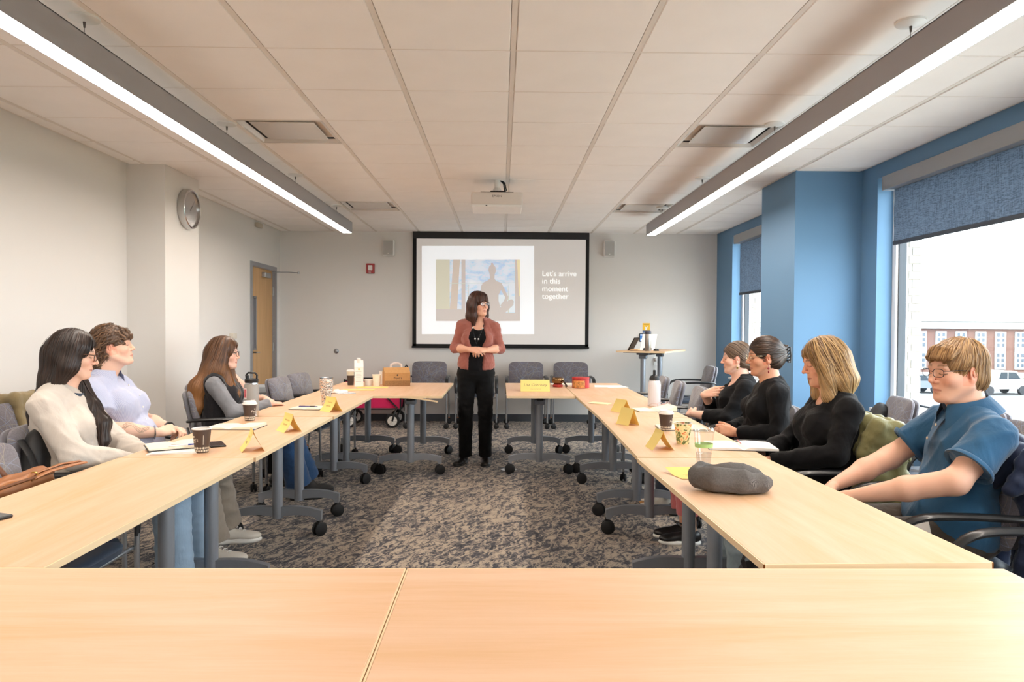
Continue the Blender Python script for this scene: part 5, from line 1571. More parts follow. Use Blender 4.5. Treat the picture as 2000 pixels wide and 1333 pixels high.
for m, K, A in ((1, g.kR, g.aR), (-1, g.kL, g.aL)): s.cap(g.P + V3(m * .088, 0, -.06), K, .098, .072, .03); s.cap(K, K + (A - K) * .4, .072, .066, .02); s.cone(K + (A - K) * .2, A + V3(0, 0, -.02), .068, .066, .02)
soft('trousers', s, .009, C_BLKP, pr, fold=(.005, 36, 5))
c = S()
g.torso(c, .020, low=False); c.ell(g.tp(.10, .0), (.182, .142, .13), g.T, .05)
for E, W, A in ((g.eR, g.wR, g.SR), (g.eL, g.wL, g.SL)): c.cap(A, E, .054, .048, .03); c.cone(E + (W - E) * -.02, E + (W - E) * .42, .047, .044, .02); c.cap(E, E + (W - E) * .1, .049, .046, .02)
# open front and neckline, body space hollowed out
c.cap(g.tp(-.3, .18, .005), g.tp(.62, .20, .0), .088, .098, .01, 's'); c.cap(g.tp(.62, .20, 0), g.tp(1.05, .10, 0), .098, .070, .012, 's')
c.ell(g.tp(-.32, 0), (.4, .4, .14), g.T, .01, 's')
soft('cardigan', c, .007, C_ROSE, pr, fold=(.005, 40, 6))
collar(g, C_ROSE, pr, gap=1.5, rx=.070, ry=.066, up=.03, drop=.018, point=.0, flare=.004, tilt=.25)
shoe('ankle_boot', pr, (.105, -.06, 0), (.35, 1, 0), M_LEATH, M_BLACK, l=.25, sole_t=.014, high=.02); shoe('ankle_boot', pr, (-.10, -.05, 0), (-.02, 1, 0), M_LEATH, M_BLACK, l=.25, sole_t=.014, high=.02)
nk = [g.tp(.97, .045, .062), g.tp(.90, .085, .055), g.tp(.78, .125, .042), g.tp(.64, .155, .022), g.tp(.52, .152, .004), g.tp(.64, .155, -.016), g.tp(.78, .125, -.036), g.tp(.90, .085, -.052), g.tp(.97, .045, -.060)]
nko = MB().tube([tuple(p + g.fw * .004) for p in nk], .0016, 5).build('necklace', M_BLACK, pr, True)
for i, tt in enumerate(np.linspace(.05, .95, 22)):
    u = tt * (len(nk) - 1); j = int(u); p_ = nk[j] + (nk[j + 1] - nk[j]) * (u - j) + g.fw * .005
    MB().ball(tuple(p_), .0085 if i % 5 == 3 else .005, 10, 6).build('bead', M_WHITE if i % 5 == 3 else M_BLACK, nko, True)
hsd, q = hair_base(g, .015)
for m in (-1, 1): hsd.chain([q(m * .064, .015, .05), q(m * .076, .005, -.03), q(m * .072, -.012, -.12), q(m * .068, -.005, -.20)], (.022, .030, .034, .012), .03); hsd.chain([q(m * .05, -.06, .0), q(m * .06, -.06, -.12), q(m * .06, -.05, -.21)], (.045, .045, .014), .03)
hsd.chain([q(0, -.085, .0), q(0, -.085, -.12), q(0, -.07, -.21)], (.05, .045, .014), .03)
cut_face(hsd, g, q, (0, .126, -.060), (.076, .092, .110))
for k in range(7): a = -1 + k / 3; hsd.cap(q(a * .05, .070 - .016 * a * a, .080), q(a * .058 + .012, .092 - .024 * a * a, .036 - .012 * abs(a)), .012, .006, .012)
hair_mesh('bob_hair', g, hsd, .005, ('2E1A14', '5A3426'), pr, lambda L: L[:, 2] > -.06, lambda P: (lambda L: np.where((L[:, 1] > .045)[:, None], np.stack([np.full(len(L), .35), np.full(len(L), .35), np.full(len(L), -1.0)], 1), np.stack([np.sign(L[:, 0]) * .2, np.full(len(L), -.12), np.full(len(L), -1.0)], 1)) @ g.R.T)((P - g.H) @ g.R), 20, .010, .0024, 700, 6, wave=.05)
glasses(g, pr, M_DFRAME, w=.048, h=.036, r=.0017, zc=-.003)
for m in (-1, 1): MB().ball(tuple(g.H + g.R @ V3(m * .078, -.002, -.055)), .005, 8, 6).build('earring', M_CHROME, pr, True)

# ---------------- 6: woman with a hand on her chest
g = Fig(lean=.10, Lt=.452, hr=(-.02, -.08, 0), hoff=V3(0, .052, .128), eR=V3(.250, .03, .70), wR=V3(.115, .150, .838), eL=V3(-.235, .03, .70), wL=V3(-.07, .25, .715), kR=V3(.10, .40, .53), kL=V3(-.11, .42, .53), aR=V3(.10, .42, .10), aL=V3(-.12, .44, .10), bulk=1.14, bust=1.2, hs=.96, armr=1.08)
s = S(); g.torso(s, -.004); g.arm(s, 1); g.arm(s, -1); g.legs(s, -.004); head(s, g.H, g.R, g.hs, g.Nk, jaw=1.14, nose=1.15, cheek=1.1, neck_r=.052)
hand(s, g.wR, (-.62, -.70, .26), (-.70, .55, .45), -1, (.06, .08, .10, .12), spread=.05); hand(s, g.wL, (.92, .22, .05), (.1, .75, .6), 1, (.45, .5, .5, .55))
pr = person_body(g, s, 'person', 'person in a black top with one hand on the chest, eyes closed', (1.66, 5.26, 0), D(82), 'F0C2AC', .003, [(box_at((.05, .16, .86), .15), .0036), (box_at((.0, .27, .70), .13), .0042)], dict(brow='6A4E3C'))
ss = shirt_solid(g, .013, 'long', cuff=.66, cuffr=.040); ss.ell(g.tp(1.02, .075), (.075, .07, .075), g.T, .02, 's'); ss.ell(g.tp(.12, .04), (.19, .16, .13), g.T, .05)
soft('black_top', ss, .008, C_BLK, pr, fold=(.006, 36, 12))
s = S(); g.legs(s, .012, 1.15, .075, .93); s.ell(g.P, (.18, .15, .12), None, .04); soft('trousers', s, .010, C_PANTN, pr, fold=(.006, 40, 5))
for A in (g.aR, g.aL): shoe('shoe', pr, (A[0], A[1] - .05, 0), (0, 1, 0), M_OFFW, M_GUM)
hsd, q = hair_base(g, .007); hsd.ell(q(0, -.105, -.055), (.042, .035, .04), g.R, .02)
cut_face(hsd, g, q, (0, .122, -.052), (.088, .090, .112))
for m in (-1, 1): hsd.ell(q(m * .085, .0, -.02), (.022, .026, .04), g.R, .01, 's')
for k in range(6): hsd.chain([q(.01 * (k - 3), -.12, -.07), q(.014 * (k - 3), -.135, -.10 - .01 * (k % 2)), q(.012 * (k - 2), -.118, -.135)], (.012, .010, .005), .008)
hair_mesh('tied_back_hair', g, hsd, .005, ('4A382C', '7C6450'), pr, lambda L: L[:, 1] > -.09, lambda P: (q(0, -.12, -.055)[None] - P), 16, .009, .0020, 700, 7)
e = MB().tube([tuple(g.H + g.R @ V3(-.080, -.004, -.046)), tuple(g.H + g.R @ V3(-.081, -.004, -.060))], .001, 5).box(tuple(g.H + g.R @ V3(-.081, -.004, -.068)), (.003, .012, .014)).ball(tuple(g.H + g.R @ V3(-.081, -.004, -.084)), .003, 8, 6).build('earring', simple('gold_square', 'B08A3E', .3, metal=.9), pr)

# ---------------- 7: woman with claw clip and glasses
g = Fig(P=V3(0, -.11, .55), lean=.10, Lt=.483, hr=(-.05, .02, 0), hoff=V3(0, .052, .134), eR=V3(.225, -.08, .715), wR=V3(.055, .105, .705), eL=V3(-.235, -.14, .715), wL=V3(-.085, .085, .700), kR=V3(.09, .38, .53), kL=V3(-.10, .38, .53), aR=V3(.055, .36, .09), aL=V3(-.075, .34, .09), bulk=1.06, bust=1.1, hs=.98)
s = S(); g.torso(s, -.004); g.arm(s, 1); g.arm(s, -1); g.legs(s, -.004); head(s, g.H, g.R, g.hs, g.Nk, nose=1.35, jaw=1.05)
hand(s, g.wR, (-.55, .80, .1), (.35, .3, .85), -1, (.75, .85, .9, .95)); hand(s, g.wL, (.35, .92, .15), (-.85, .25, .45), 1, ((.7, .9, .5), (.8, .9, .5), (.85, .9, .5), (.9, .9, .5)))
pr = person_body(g, s, 'person', 'person in a black sweater, coral trousers and glasses, hands clasped', (1.53, 4.46, 0), D(84), 'D9A182', .0028, [(box_at((-.03, .16, .71), .12), .0036), (box_at((-.01, .36, .10), .15), .006)], dict(brow='33241C', lips='A85E54', blush=.25))
ss = shirt_solid(g, .014, 'long', cuff=.93); ss.ell(g.tp(.12, .03), (.185, .155, .12), g.T, .05)
soft('black_sweater', ss, .008, C_BLK, pr, fold=(.007, 32, 14))
MB().tube([tuple(p) for p in ring_of(g.Nk + g.fw * .020 - g.up * .002, g.T @ np.array(Matrix.Rotation(-.5, 3, 'X')), .076, .074)], .007, 8, closed=True).build('neckband', C_BLK, pr, True)
s = S(); g.legs(s, .012, 1.12, .072, .78); s.ell(g.P, (.18, .15, .12), None, .04); soft('coral_trousers', s, .008, C_CORAL, pr, fold=(.005, 40, 5))
for A in (g.aR, g.aL):
    o = shoe('strap_shoe', pr, (A[0], A[1] - .05, 0), (0, 1, 0), M_LEATH, M_SOLEW, l=.25, h=.018, sole_t=.024)
    MB().tube([(A[0] - .032, A[1], .075), (A[0] - .02, A[1] + .03, .098), (A[0], A[1] + .045, .100), (A[0] + .02, A[1] + .03, .098), (A[0] + .032, A[1], .075)], .006, 6).tube([(A[0], A[1] + .045, .1), (A[0] + .03, A[1] + .07, .108), (A[0] + .035, A[1] + .05, .098), (A[0], A[1] + .045, .1)], .0025, 5).tube([(A[0], A[1] + .045, .1), (A[0] - .03, A[1] + .07, .108), (A[0] - .035, A[1] + .05, .098), (A[0], A[1] + .045, .1)], .0025, 5).build('bow', M_LEATH, o, True)
hsd, q = hair_base(g, .009); hsd.ell(q(0, -.105, .01), (.042, .035, .05), g.R, .025); hsd.cap(q(0, -.125, .045), q(.0, -.145, .058), .022, .012, .01)
cut_face(hsd, g, q, (0, .122, -.048), (.088, .090, .108))
for m in (-1, 1): hsd.ell(q(m * .085, .0, -.022), (.022, .026, .04), g.R, .01, 's')
hair_mesh('pinned_hair', g, hsd, .005, ('241812', '4E382A'), pr, lambda L: L[:, 1] > -.08, lambda P: (q(0, -.13, .02)[None] - P), 16, .010, .0021, 750, 8, wave=.08)
cl = MB()
for k in range(5): cl.tube([tuple(q(.03, -.135, .045 - .02 * k)), tuple(q(.02, -.155, .047 - .02 * k)), tuple(q(-.005, -.160, .045 - .02 * k)), tuple(q(-.032, -.140, .040 - .02 * k))], .0045, 6)
cl.tube([tuple(q(-.005, -.162, .055)), tuple(q(-.005, -.165, .0)), tuple(q(-.005, -.16, -.045))], .007, 6).build('claw_clip', M_BLACK, pr, True)
glasses(g, pr, M_GFRAME, w=.046, h=.028, r=.0014, zc=-.002)
MB().tube([tuple(q(-.080, -.004, -.046)), tuple(q(-.082, -.004, -.066))], .001, 5).ball(tuple(q(-.082, -.004, -.072)), .007, 10, 6).ball(tuple(q(-.082, -.004, -.092)), (.005, .005, .009), 10, 6).build('earring', simple('red_bead', '8E2A30', .2), pr, True)

# ---------------- 8: blonde woman, black cowl top
g = Fig(P=V3(0, -.09, .55), lean=.08, Lt=.492, hr=(-.22, -.02, .0), hoff=V3(0, .068, .134), eR=V3(.225, .02, .745), wR=V3(.085, .225, .690), eL=V3(-.235, -.04, .745), wL=V3(-.085, .235, .685), kR=V3(.10, .38, .53), kL=V3(-.11, .40, .53), aR=V3(.08, .36, .10), aL=V3(-.13, .32, .10), bulk=1.12, bust=1.35, hs=.98, sh=.178)
s = S(); g.torso(s, -.004); g.arm(s, 1); g.arm(s, -1); g.legs(s, -.004); head(s, g.H, g.R, g.hs, g.Nk, nose=1.25)
hand(s, g.wR, (-.5, .85, -.2), (.3, .2, .9), -1, (.45, .5, .55, .6)); hand(s, g.wL, (.4, .88, -.2), (-.3, .2, .9), 1, (.45, .5, .55, .6))
pr = person_body(g, s, 'person', 'person in a black cowl-neck top sitting with bowed head', (1.55, 3.58, 0), D(86), 'E2AC90', .0026, [(box_at((0, .28, .68), .15), .0042)], dict(brow='5A4230', lips='A65C52'))
ss = shirt_solid(g, .012, 'long', cuff=.93); ss.ell(g.tp(.12, .03), (.19, .155, .12), g.T, .05); ss.ell(g.tp(1.02, .085), (.07, .062, .07), g.T, .02, 's')
soft('black_top', ss, .0075, C_BLK, pr, fold=(.006, 36, 21))
for k, (dz, rr) in enumerate(((0.0, .080), (-.03, .092))):
    MB().tube([tuple(p) for p in ring_of(g.Nk + g.fw * (.035 + .012 * k) + g.up * (-.014 + dz), g.T @ np.array(Matrix.Rotation(-.75, 3, 'X')), rr, rr)], .012, 8, closed=True).build('cowl_fold', C_BLK, pr, True)
s = S(); g.legs(s, .012, 1.2, .085, .96); s.ell(g.P, (.18, .15, .12), None, .04); soft('jeans', s, .009, C_GJEAN, pr, fold=(.008, 34, 5))
for A in (g.aR, g.aL): shoe('sneaker', pr, (A[0], A[1] - .05, 0), (0, 1, 0), M_BLACK, M_SOLEW)
hsd, q = hair_base(g, .010)
for m in (-1, 1): hsd.chain([q(m * .060, .030, .06), q(m * .076, .022, -.01), q(m * .082, .018, -.09), q(m * .078, .03, -.17), q(m * .066, .035, -.215)], (.020, .030, .032, .026, .010), .025); hsd.chain([q(m * .055, -.06, .02), q(m * .075, -.06, -.10), q(m * .08, -.05, -.20)], (.045, .048, .016), .03)
hsd.chain([q(0, -.09, .0), q(0, -.095, -.11), q(0, -.085, -.20)], (.05, .05, .016), .03)
cut_face(hsd, g, q, (0, .130, -.050), (.074, .098, .114))
hair_mesh('shoulder_length_hair', g, hsd, .005, ('6E5236', 'B8935F'), pr, lambda L: L[:, 2] > -.10, lambda P: (lambda L: np.stack([np.sign(L[:, 0]) * .28, np.where(L[:, 1] > .05, -.05, -.14), np.full(len(L), -1.0)], 1) @ g.R.T)((P - g.H) @ g.R), 22, .0105, .0020, 1100, 9, wave=.14, wfreq=32, lift=.007, gradient=lambda P: (np.clip((g.H[2] - P[:, 2]) / .3, 0, .5), 'CBAA7A'))

# ---------------- 9: man in blue polo
g = Fig(P=V3(0, -.09, .555), lean=.10, Lt=.492, sh=.195, hr=(-.02, .24, 0), hoff=V3(0, .055, .130), bust=0, bulk=1.08, belly=1.05, armr=1.14, hs=1.03, shz=-.060, eR=V3(.235, .07, .79), wR=V3(.10, .34, .690), eL=V3(-.252, .03, .79), wL=V3(-.09, .33, .690), kR=V3(.12, .42, .54), kL=V3(-.13, .42, .54), aR=V3(.12, .42, .10), aL=V3(-.13, .42, .10))
s = S(); g.torso(s, -.004); g.arm(s, 1); g.arm(s, -1); g.legs(s, -.004); head(s, g.H, g.R, g.hs, g.Nk, jaw=1.16, nose=1.2, neck_r=.060, chin=1.15)
hand(s, g.wR, (-.45, .8, -.3), (.3, .3, .9), -1, (.4, .45, .5, .55), 1.08); hand(s, g.wL, (.35, .8, -.3), (-.3, .3, .9), 1, (.4, .45, .5, .55), 1.08)
pr = person_body(g, s, 'person', 'person in a blue polo shirt and glasses with eyes closed', (1.70, 2.80, 0), D(82), 'E6B59B', .0026, [(box_at((0, .40, .66), .18), .005), ((V3(-.36, -.02, .64), V3(-.02, .33, .90)), .005), ((V3(.02, .0, .64), V3(.36, .33, .90)), .006)], dict(brow='8A6446', lips='B56E62', blush=.4))
ss = shirt_solid(g, .016, 'short', cuff=.66, cuffr=.060); ss.ell(g.tp(.10, .03), (.195, .165, .13), g.T, .05)
soft('polo_shirt', ss, .0075, C_POLO, pr, fold=(.008, 28, 31))
for sd, A, E in ((1, g.SR, g.eR), (-1, g.SL, g.eL)):
    d_ = nrm(E - A); c_ = A + (E - A) * .645; R_ = np.stack([nrm(np.cross(d_, V3(0, 1, 0))), nrm(np.cross(d_, np.cross(d_, V3(0, 1, 0)))), d_], 1)
    MB().tube([tuple(p) for p in ring_of(c_, R_, .060 * g.armr + .013, .060 * g.armr + .013, 36)], .010, 8, closed=True, flat=(.45, 1.2)).build('sleeve_hem', C_POLO, pr, True)
collar(g, C_POLO, pr, gap=.75, rx=.072, ry=.072, up=.030, drop=.062, point=.030, flare=.034, c0=g.Nk + g.up * .022 + g.fw * .010)
pk = MB()
def _plk(u, v): p_ = g.tp(.97 - .36 * u, .085 + .062 * math.sin(min(1, u * 1.3) * 1.4) , (.016 - .032 * v)); return tuple(p_)
pk.grid(_plk, 10, 3).build('placket', C_POLO, pr, True)
for u in (.28, .62): MB().lathe([(0, 0), (.006, 0), (.0065, .002), (.0045, .003), (0, .0022)], 14).build('button', simple('cream_button_%d' % int(u * 100), 'D8C8B0', .3), pr, True, loc=tuple(Vector(_plk(u, .5)) + Vector(tuple(g.fw * .004))), rot=(-PI / 2 + .1, 0, 0))
MB().tube([tuple(p) for p in ring_of(g.Nk + g.fw * .03 + g.up * .012, g.T @ np.array(Matrix.Rotation(-.6, 3, 'X')), .066, .064)], .006, 8, closed=True).build('undershirt', M_WHITE, pr, True)
s = S(); g.legs(s, .012, 1.2, .085, .96); s.ell(g.P, (.19, .16, .12), None, .04); soft('trousers', s, .010, C_BROWN, pr, fold=(.006, 34, 5))
for A in (g.aR, g.aL): shoe('shoe', pr, (A[0], A[1] - .05, 0), (0, 1, 0), M_LEATH, M_BLACK, l=.28)
bdg = MB().box((0, 0, 0), (.054, .003, .086), bev=.0012, seg=1).build('id_badge', M_WHITE, pr, loc=(-.19, .11, .585), rot=(.55, .35, 1.0))
MB().box((0, -.0021, .027), (.052, .0008, .03)).build('badge_header', simple('badge_blue', '3F7FC4', .4), bdg)
MB().box((.010, -.0027, .025), (.018, .0006, .022)).build('badge_photo', simple('badge_portrait', 'C79A82', .5), bdg)
MB().cyl((-.012, -.002, -.028), (-.012, -.0028, -.028), .007, n=14).build('badge_mark', simple('badge_magenta', '8E3A78', .4), bdg)
hsd, q = hair_base(g, .007)
cut_face(hsd, g, q, (0, .118, -.050), (.098, .090, .104), .008); hsd.ell(q(0, -.05, -.135), (.12, .12, .06), g.R, .01, 's')
for m in (-1, 1): hsd.ell(q(m * .088, .004, -.024), (.024, .028, .046), g.R, .008, 's')
for k in range(9): a = -1 + k / 4; hsd.cap(q(a * .058, .068 - .018 * a * a, .086 - .008 * a * a), q(a * .062, .090 - .022 * a * a, .056 - .004 * (k % 2)), .011, .006, .012)
hair_mesh('short_hair', g, hsd, .0048, ('7A5836', 'B48D5E'), pr, lambda L: L[:, 2] > -.06, lambda P: (lambda L: (L - V3(.0, -.05, .16)[None]) * V3(1, 1, 1.2)[None] @ g.R.T)((P - g.H) @ g.R), 8, .0065, .0016, 2400, 10, lift=.005)
glasses(g, pr, M_DFRAME, w=.047, h=.030, r=.0013, zc=-.003, round_=.32)
# ------------------------------------------------------------------ things on the tables
OPEN = ('printed_band', 'steel_neck', 'cup_sleeve', 'tumbler_rim', 'bottle_body', 'rim')
def lathe_thing(name, parts, loc, label, cat, group=None, rz=0.0):
    t = empty(name, loc, rz, label, cat, group)
    for pn, prof, mat in parts: MB().lathe(prof, 36, cap=pn not in OPEN).build(pn, mat, t, .6)
    return t
M_BROWNC = simple('brown_paper_cup', '4A3B34', .5); M_PAPERW = simple('white_paper', 'F2EEE8', .7); M_CREAMP = simple('cream_paper', 'F3EAD6', .8); M_LIDW = simple('white_cup_lid', 'F0EEEB', .35)
M_COFFEE = simple('coffee', '2A1A12', .15); M_YEL = simple('yellow_card', 'F3DC86', .75, bmp=.05); M_BLACKB = simple('black_notebook_cover', '1D1D20', .5); M_CREAMT = simple('cream_print', 'E9DFCB', .6)
def cup_band(parent, r0, r1, z0, z1, n=16):
    """printed lattice around the foot of the cup"""
    mb = MB()
    for i in range(n):
        for k in range(2):
            a0 = 2 * PI * (i + .5 * k) / n
            za, zb = z0 + (z1 - z0) * k / 2, z0 + (z1 - z0) * (k + 1) / 2
            def P(a, z): r = r0 + (r1 - r0) * z / .1 + .0005; return (r * math.cos(a), r * math.sin(a), z)
            w = 2 * PI / n * .33; zm = (za + zb) / 2
            mb.add([P(a0, za), P(a0 + w, zm), P(a0, zb), P(a0 - w, zm)], [(0, 1, 2, 3)])
            mb.add([P(a0 + 2.2 * w / 1.4, za), P(a0 + 2.2 * w / 1.4 + w * .3, zm), P(a0 + 2.2 * w / 1.4, zb), P(a0 + 2.2 * w / 1.4 - w * .3, zm)], [(0, 1, 2, 3)])
    o = mb.build('printed_band', M_CREAMT, parent); o['kind'] = 'stuff'
def brown_cup(x, y, rz, label, lid, h=.110, text_a=-.75):
    t = empty('paper_cup', (x, y, TZ), rz, label, 'cup', 'brown paper coffee cups')
    rb, rt = .030, .043
    MB().lathe([(0, .004), (rb - .001, .004), (rb, 0), (rb, .002), (rt, h), (rt - .001, h), (rb + .001, .008), (0, .008)], 36).build('cup', M_BROWNC, t, .6)
    if lid: MB().lathe([(rt + .002, h - .006), (rt + .0025, h + .002), (rt - .003, h + .004), (rt - .005, h + .014), (rt - .009, h + .016), (rt - .012, h + .011), (0, h + .010)], 36).build('lid', M_LIDW, t, .6)
    else:
        MB().tube([((rt) * math.cos(2 * PI * k / 32), rt * math.sin(2 * PI * k / 32), h) for k in range(32)], .0028, 8, closed=True).build('rim', M_LIDW, t, True)
        MB().lathe([(rb * .9, h * .3), (rt - .0012, h - .001)], 36, cap=False).build('lining', M_PAPERW, t, True)
        MB().lathe([(0, h * .62), (rb + (rt - rb) * .62 - .001, h * .62)], 36, cap=False).build('coffee_surface', M_COFFEE, t)
    cup_band(t, rb, rb + (rt - rb) * (.1 / h), .004, .030)
    sc = .1 / h
    def wrap(a_c, size_z):
        def f(c):
            z = size_z + c.y; r = rb + (rt - rb) * z / h + .0006; a = a_c + c.x / r
            return Vector((r * math.cos(a), r * math.sin(a), z))
        return f
    text_mesh("Peet\u2019s", .020, M_CREAMT, 'cup_lettering', t, (0, 0, 0), (0, 0, 0), extrude=0, align='CENTER', bend=wrap(text_a, h * .50))
    text_mesh('COFFEE', .005, M_CREAMT, 'cup_lettering', t, (0, 0, 0), (0, 0, 0), extrude=0, align='CENTER', bend=wrap(text_a, h * .43))
    MB().add([wrap(text_a, h * .68)(Vector((dx, dz, 0))) for dx, dz in ((-.005, 0), (.0, -.005), (.005, 0), (.004, .005), (0, .004), (-.004, .005))], [(0, 1, 2, 3, 4, 5)]).build('cup_emblem', M_CREAMT, t)
    vt = [wrap(text_a + 1.25, h * .35)(Vector((dx, dz, 0))) for dx, dz in ((-.0008, 0), (.0008, 0), (.0008, .045), (-.0008, .045))]
    MB().add(vt, [(0, 1, 2, 3)]).build('side_print', M_CREAMT, t)
    return t
def tent(x, y, rz, label, w=.135, h=.102, sp=.052, lift=0.0, curl=.0, text=None, flat=False, group='folded yellow name cards'):
    """folded card: ridge along local x, the written face towards local -y"""
    t = empty('name_card', (x, y, TZ), rz, label, 'name card', group)
    for sd, nm in ((-1, 'card_face'), (1, 'card_back')):
        def fn(u, v):
            k = v; yy = sd * sp * (1 - k) ** (1 + 5 * curl * (1.0 if sd < 0 else .5)); zz = h * k
            b_ = 0.0
            return ((u - .5) * w, yy + b_ * h, max(.0006, zz + lift * abs(b_)))
        mb = MB(); mb.grid(fn, 6, 8)
        n = len(mb.v); m2 = MB(); m2.v = mb.v + [(a, b_ + sd * .0006, c + .0002) for a, b_, c in mb.v]; m2.f = mb.f + [tuple(n + i for i in f[::-1]) for f in mb.f]; m2.m = [0] * len(m2.f)
        m2.build(nm, M_YEL, t, True)
    if text:
        ang = math.atan2(h, sp)
        for (s_, size, off, shr) in text:
            f_ = lambda c, off=off: Vector((c.x, -sp + (off + c.y) * math.cos(ang) - .0012 * math.sin(ang), (off + c.y) * math.sin(ang) + .0012 * math.cos(ang)))
            text_mesh(s_, size, simple('marker_ink_%d' % int(size * 1000), '3A3450', .7), 'handwriting', t, (0, 0, 0), (0, 0, 0), extrude=0, shear=shr, align='CENTER', bend=f_, offset=-.0004)
    return t
def scribble(t, w, h, sp, seed, n=2, curl=.13):
    """rows of illegible pen writing that follow the card face"""
    r = random.Random(seed); e = 1 + 5 * curl
    def P(x, k): return Vector((x, -sp * (1 - k) ** e - .0016, h * k + .0006))
    for j in range(n):
        L = w * r.uniform(.35, .6); k0 = .62 - .24 * j
        pts = [P(-L / 2 + L * i / 25, k0 + .05 * math.sin(i * 1.9 + r.random())) for i in range(26)]
        MB().tube(pts, .0006, 4).build('handwriting', MATS.get('pen_ink') or simple('pen_ink', 'CDBB82', .7), t)
def notebook(x, y, rz, label, w=.145, l=.21, lift=.0, pages=M_CREAMP, open_=True, th=.012, cover=M_BLACKB):
    t = empty('notebook', (x, y, TZ), rz, label, 'notebook', 'open notebooks on the tables')
    sides = (-1, 1) if open_ else (1,)
    MB().box(((0 if open_ else w / 2), 0, .0015), ((2 * w if open_ else w) + .008, l + .008, .003), bev=.001, seg=1).build('cover', cover, t)
    for sd in sides:
        def top(u, v):
            xx = sd * w * u; zz = .004 + th * (math.sin(min(1, u * 3.2) * PI / 2) * (1 - .45 * u) + .0) * (1 if sd > 0 else .8) + (lift * u * u if sd > 0 else 0)
            return (xx, (v - .5) * l, zz)
        mb = MB(); mb.grid(top, 14, 3)
        nv = len(mb.v)
        vs = mb.v + [(a, b_, .003) for a, b_, c in mb.v]
        m2 = MB(); m2.add(vs, mb.f + [tuple(nv + i for i in f[::-1]) for f in mb.f] + [(i * 3, (i + 1) * 3, nv + (i + 1) * 3, nv + i * 3) for i in range(13)] + [(i * 3 + 2, nv + i * 3 + 2, nv + (i + 1) * 3 + 2, (i + 1) * 3 + 2) for i in range(13)] + [(39, 40, nv + 40, nv + 39), (40, 41, nv + 41, nv + 40)])
        m2.build('pages', pages, t, .6)
    return t
def pen(x, y, z, rz, col, label, l=.14, tip='C9C9C9', tilt=0.0):
    t = empty('pen', (x, y, z), rz, label, 'pen', 'pens on the tables')
    b_ = MB().tube([(-l / 2, 0, .0045), (-l / 2 + .004, 0, .0045), (l * .32, 0, .0045), (l * .45, 0, .0045), (l / 2, 0, .0045)], [.003, .0042, .0045, .003, .0008], 12).build('pen_barrel', simple('pen_' + col, col, .3), t, .8)
    MB().tube([(l * .1, 0, .0045), (l * .34, 0, .0045)], [.0051, .0049], 12).build('pen_grip', simple('pen_grip_' + tip, tip, .4), t, .8)
    MB().box((-l * .3, 0, .0098), (l * .26, .003, .0015)).build('pen_clip', M_CHROME, t)
    return t
# ---- along the clock side
brown_cup(-1.418, 3.43, 0, 'open brown paper coffee cup beside the papers and blue pen', False, .113, -2.25)
t = empty('loose_papers', (-1.575, 3.50, TZ), .35, 'stack of white papers under the open notebook and blue pen', 'papers')
for k in range(4): MB().box((.004 * k, .003 * (k % 2), .0012 + .0022 * k), (.216, .28, .0018), rot=(0, 0, .03 * k - .04)).build('sheet', M_PAPERW, t)
nb = notebook(-1.585, 3.535, .55, 'open notebook with cream pages on top of the white papers', .13, .205, .012); nb.location.z = TZ + .0102
pen(-1.515, 3.47, TZ + .023, .5, 'E9EEF5', 'white and blue ballpoint pen lying on the open notebook', tip='2B46B8')
ph2 = empty('smartphone', (-1.43, 3.635, TZ), .5, 'black phone edge showing behind the open brown cup', 'phone'); MB().box((0, 0, .0045), (.074, .15, .008), bev=.003).build('phone_body', M_BLACK, ph2); MB().box((0, 0, .0088), (.068, .142, .0006)).build('phone_screen', simple('phone_glass_b', '2A2E36', .1), ph2)
a_ = tent(-1.205, 3.50, -1.15, 'yellow folded name card in front of the open brown cup', curl=.13); scribble(a_, .13, .102, .052, 1, curl=0.13)
a_ = tent(-1.215, 4.14, -.95, 'curled yellow name card in front of the striped shirt', curl=.20); scribble(a_, .13, .102, .052, 2, curl=0.2)
a_ = tent(-1.205, 5.12, -.80, 'curled yellow name card beside the tiger-striped tumbler', curl=.20); scribble(a_, .13, .102, .052, 3, curl=0.2)
notebook(-1.565, 4.27, -.05, 'open notebook with a light blue pen in front of the lidded brown cup', .145, .21, .010)
pen(-1.475, 4.17, TZ + .0012, -.12, '8FB6E4', 'light blue pen lying in front of an open notebook', tip='B9D2F0')
brown_cup(-1.598, 4.60, 0, 'brown paper coffee cup with white lid in front of the grey steel bottle', True, .108, -.35)
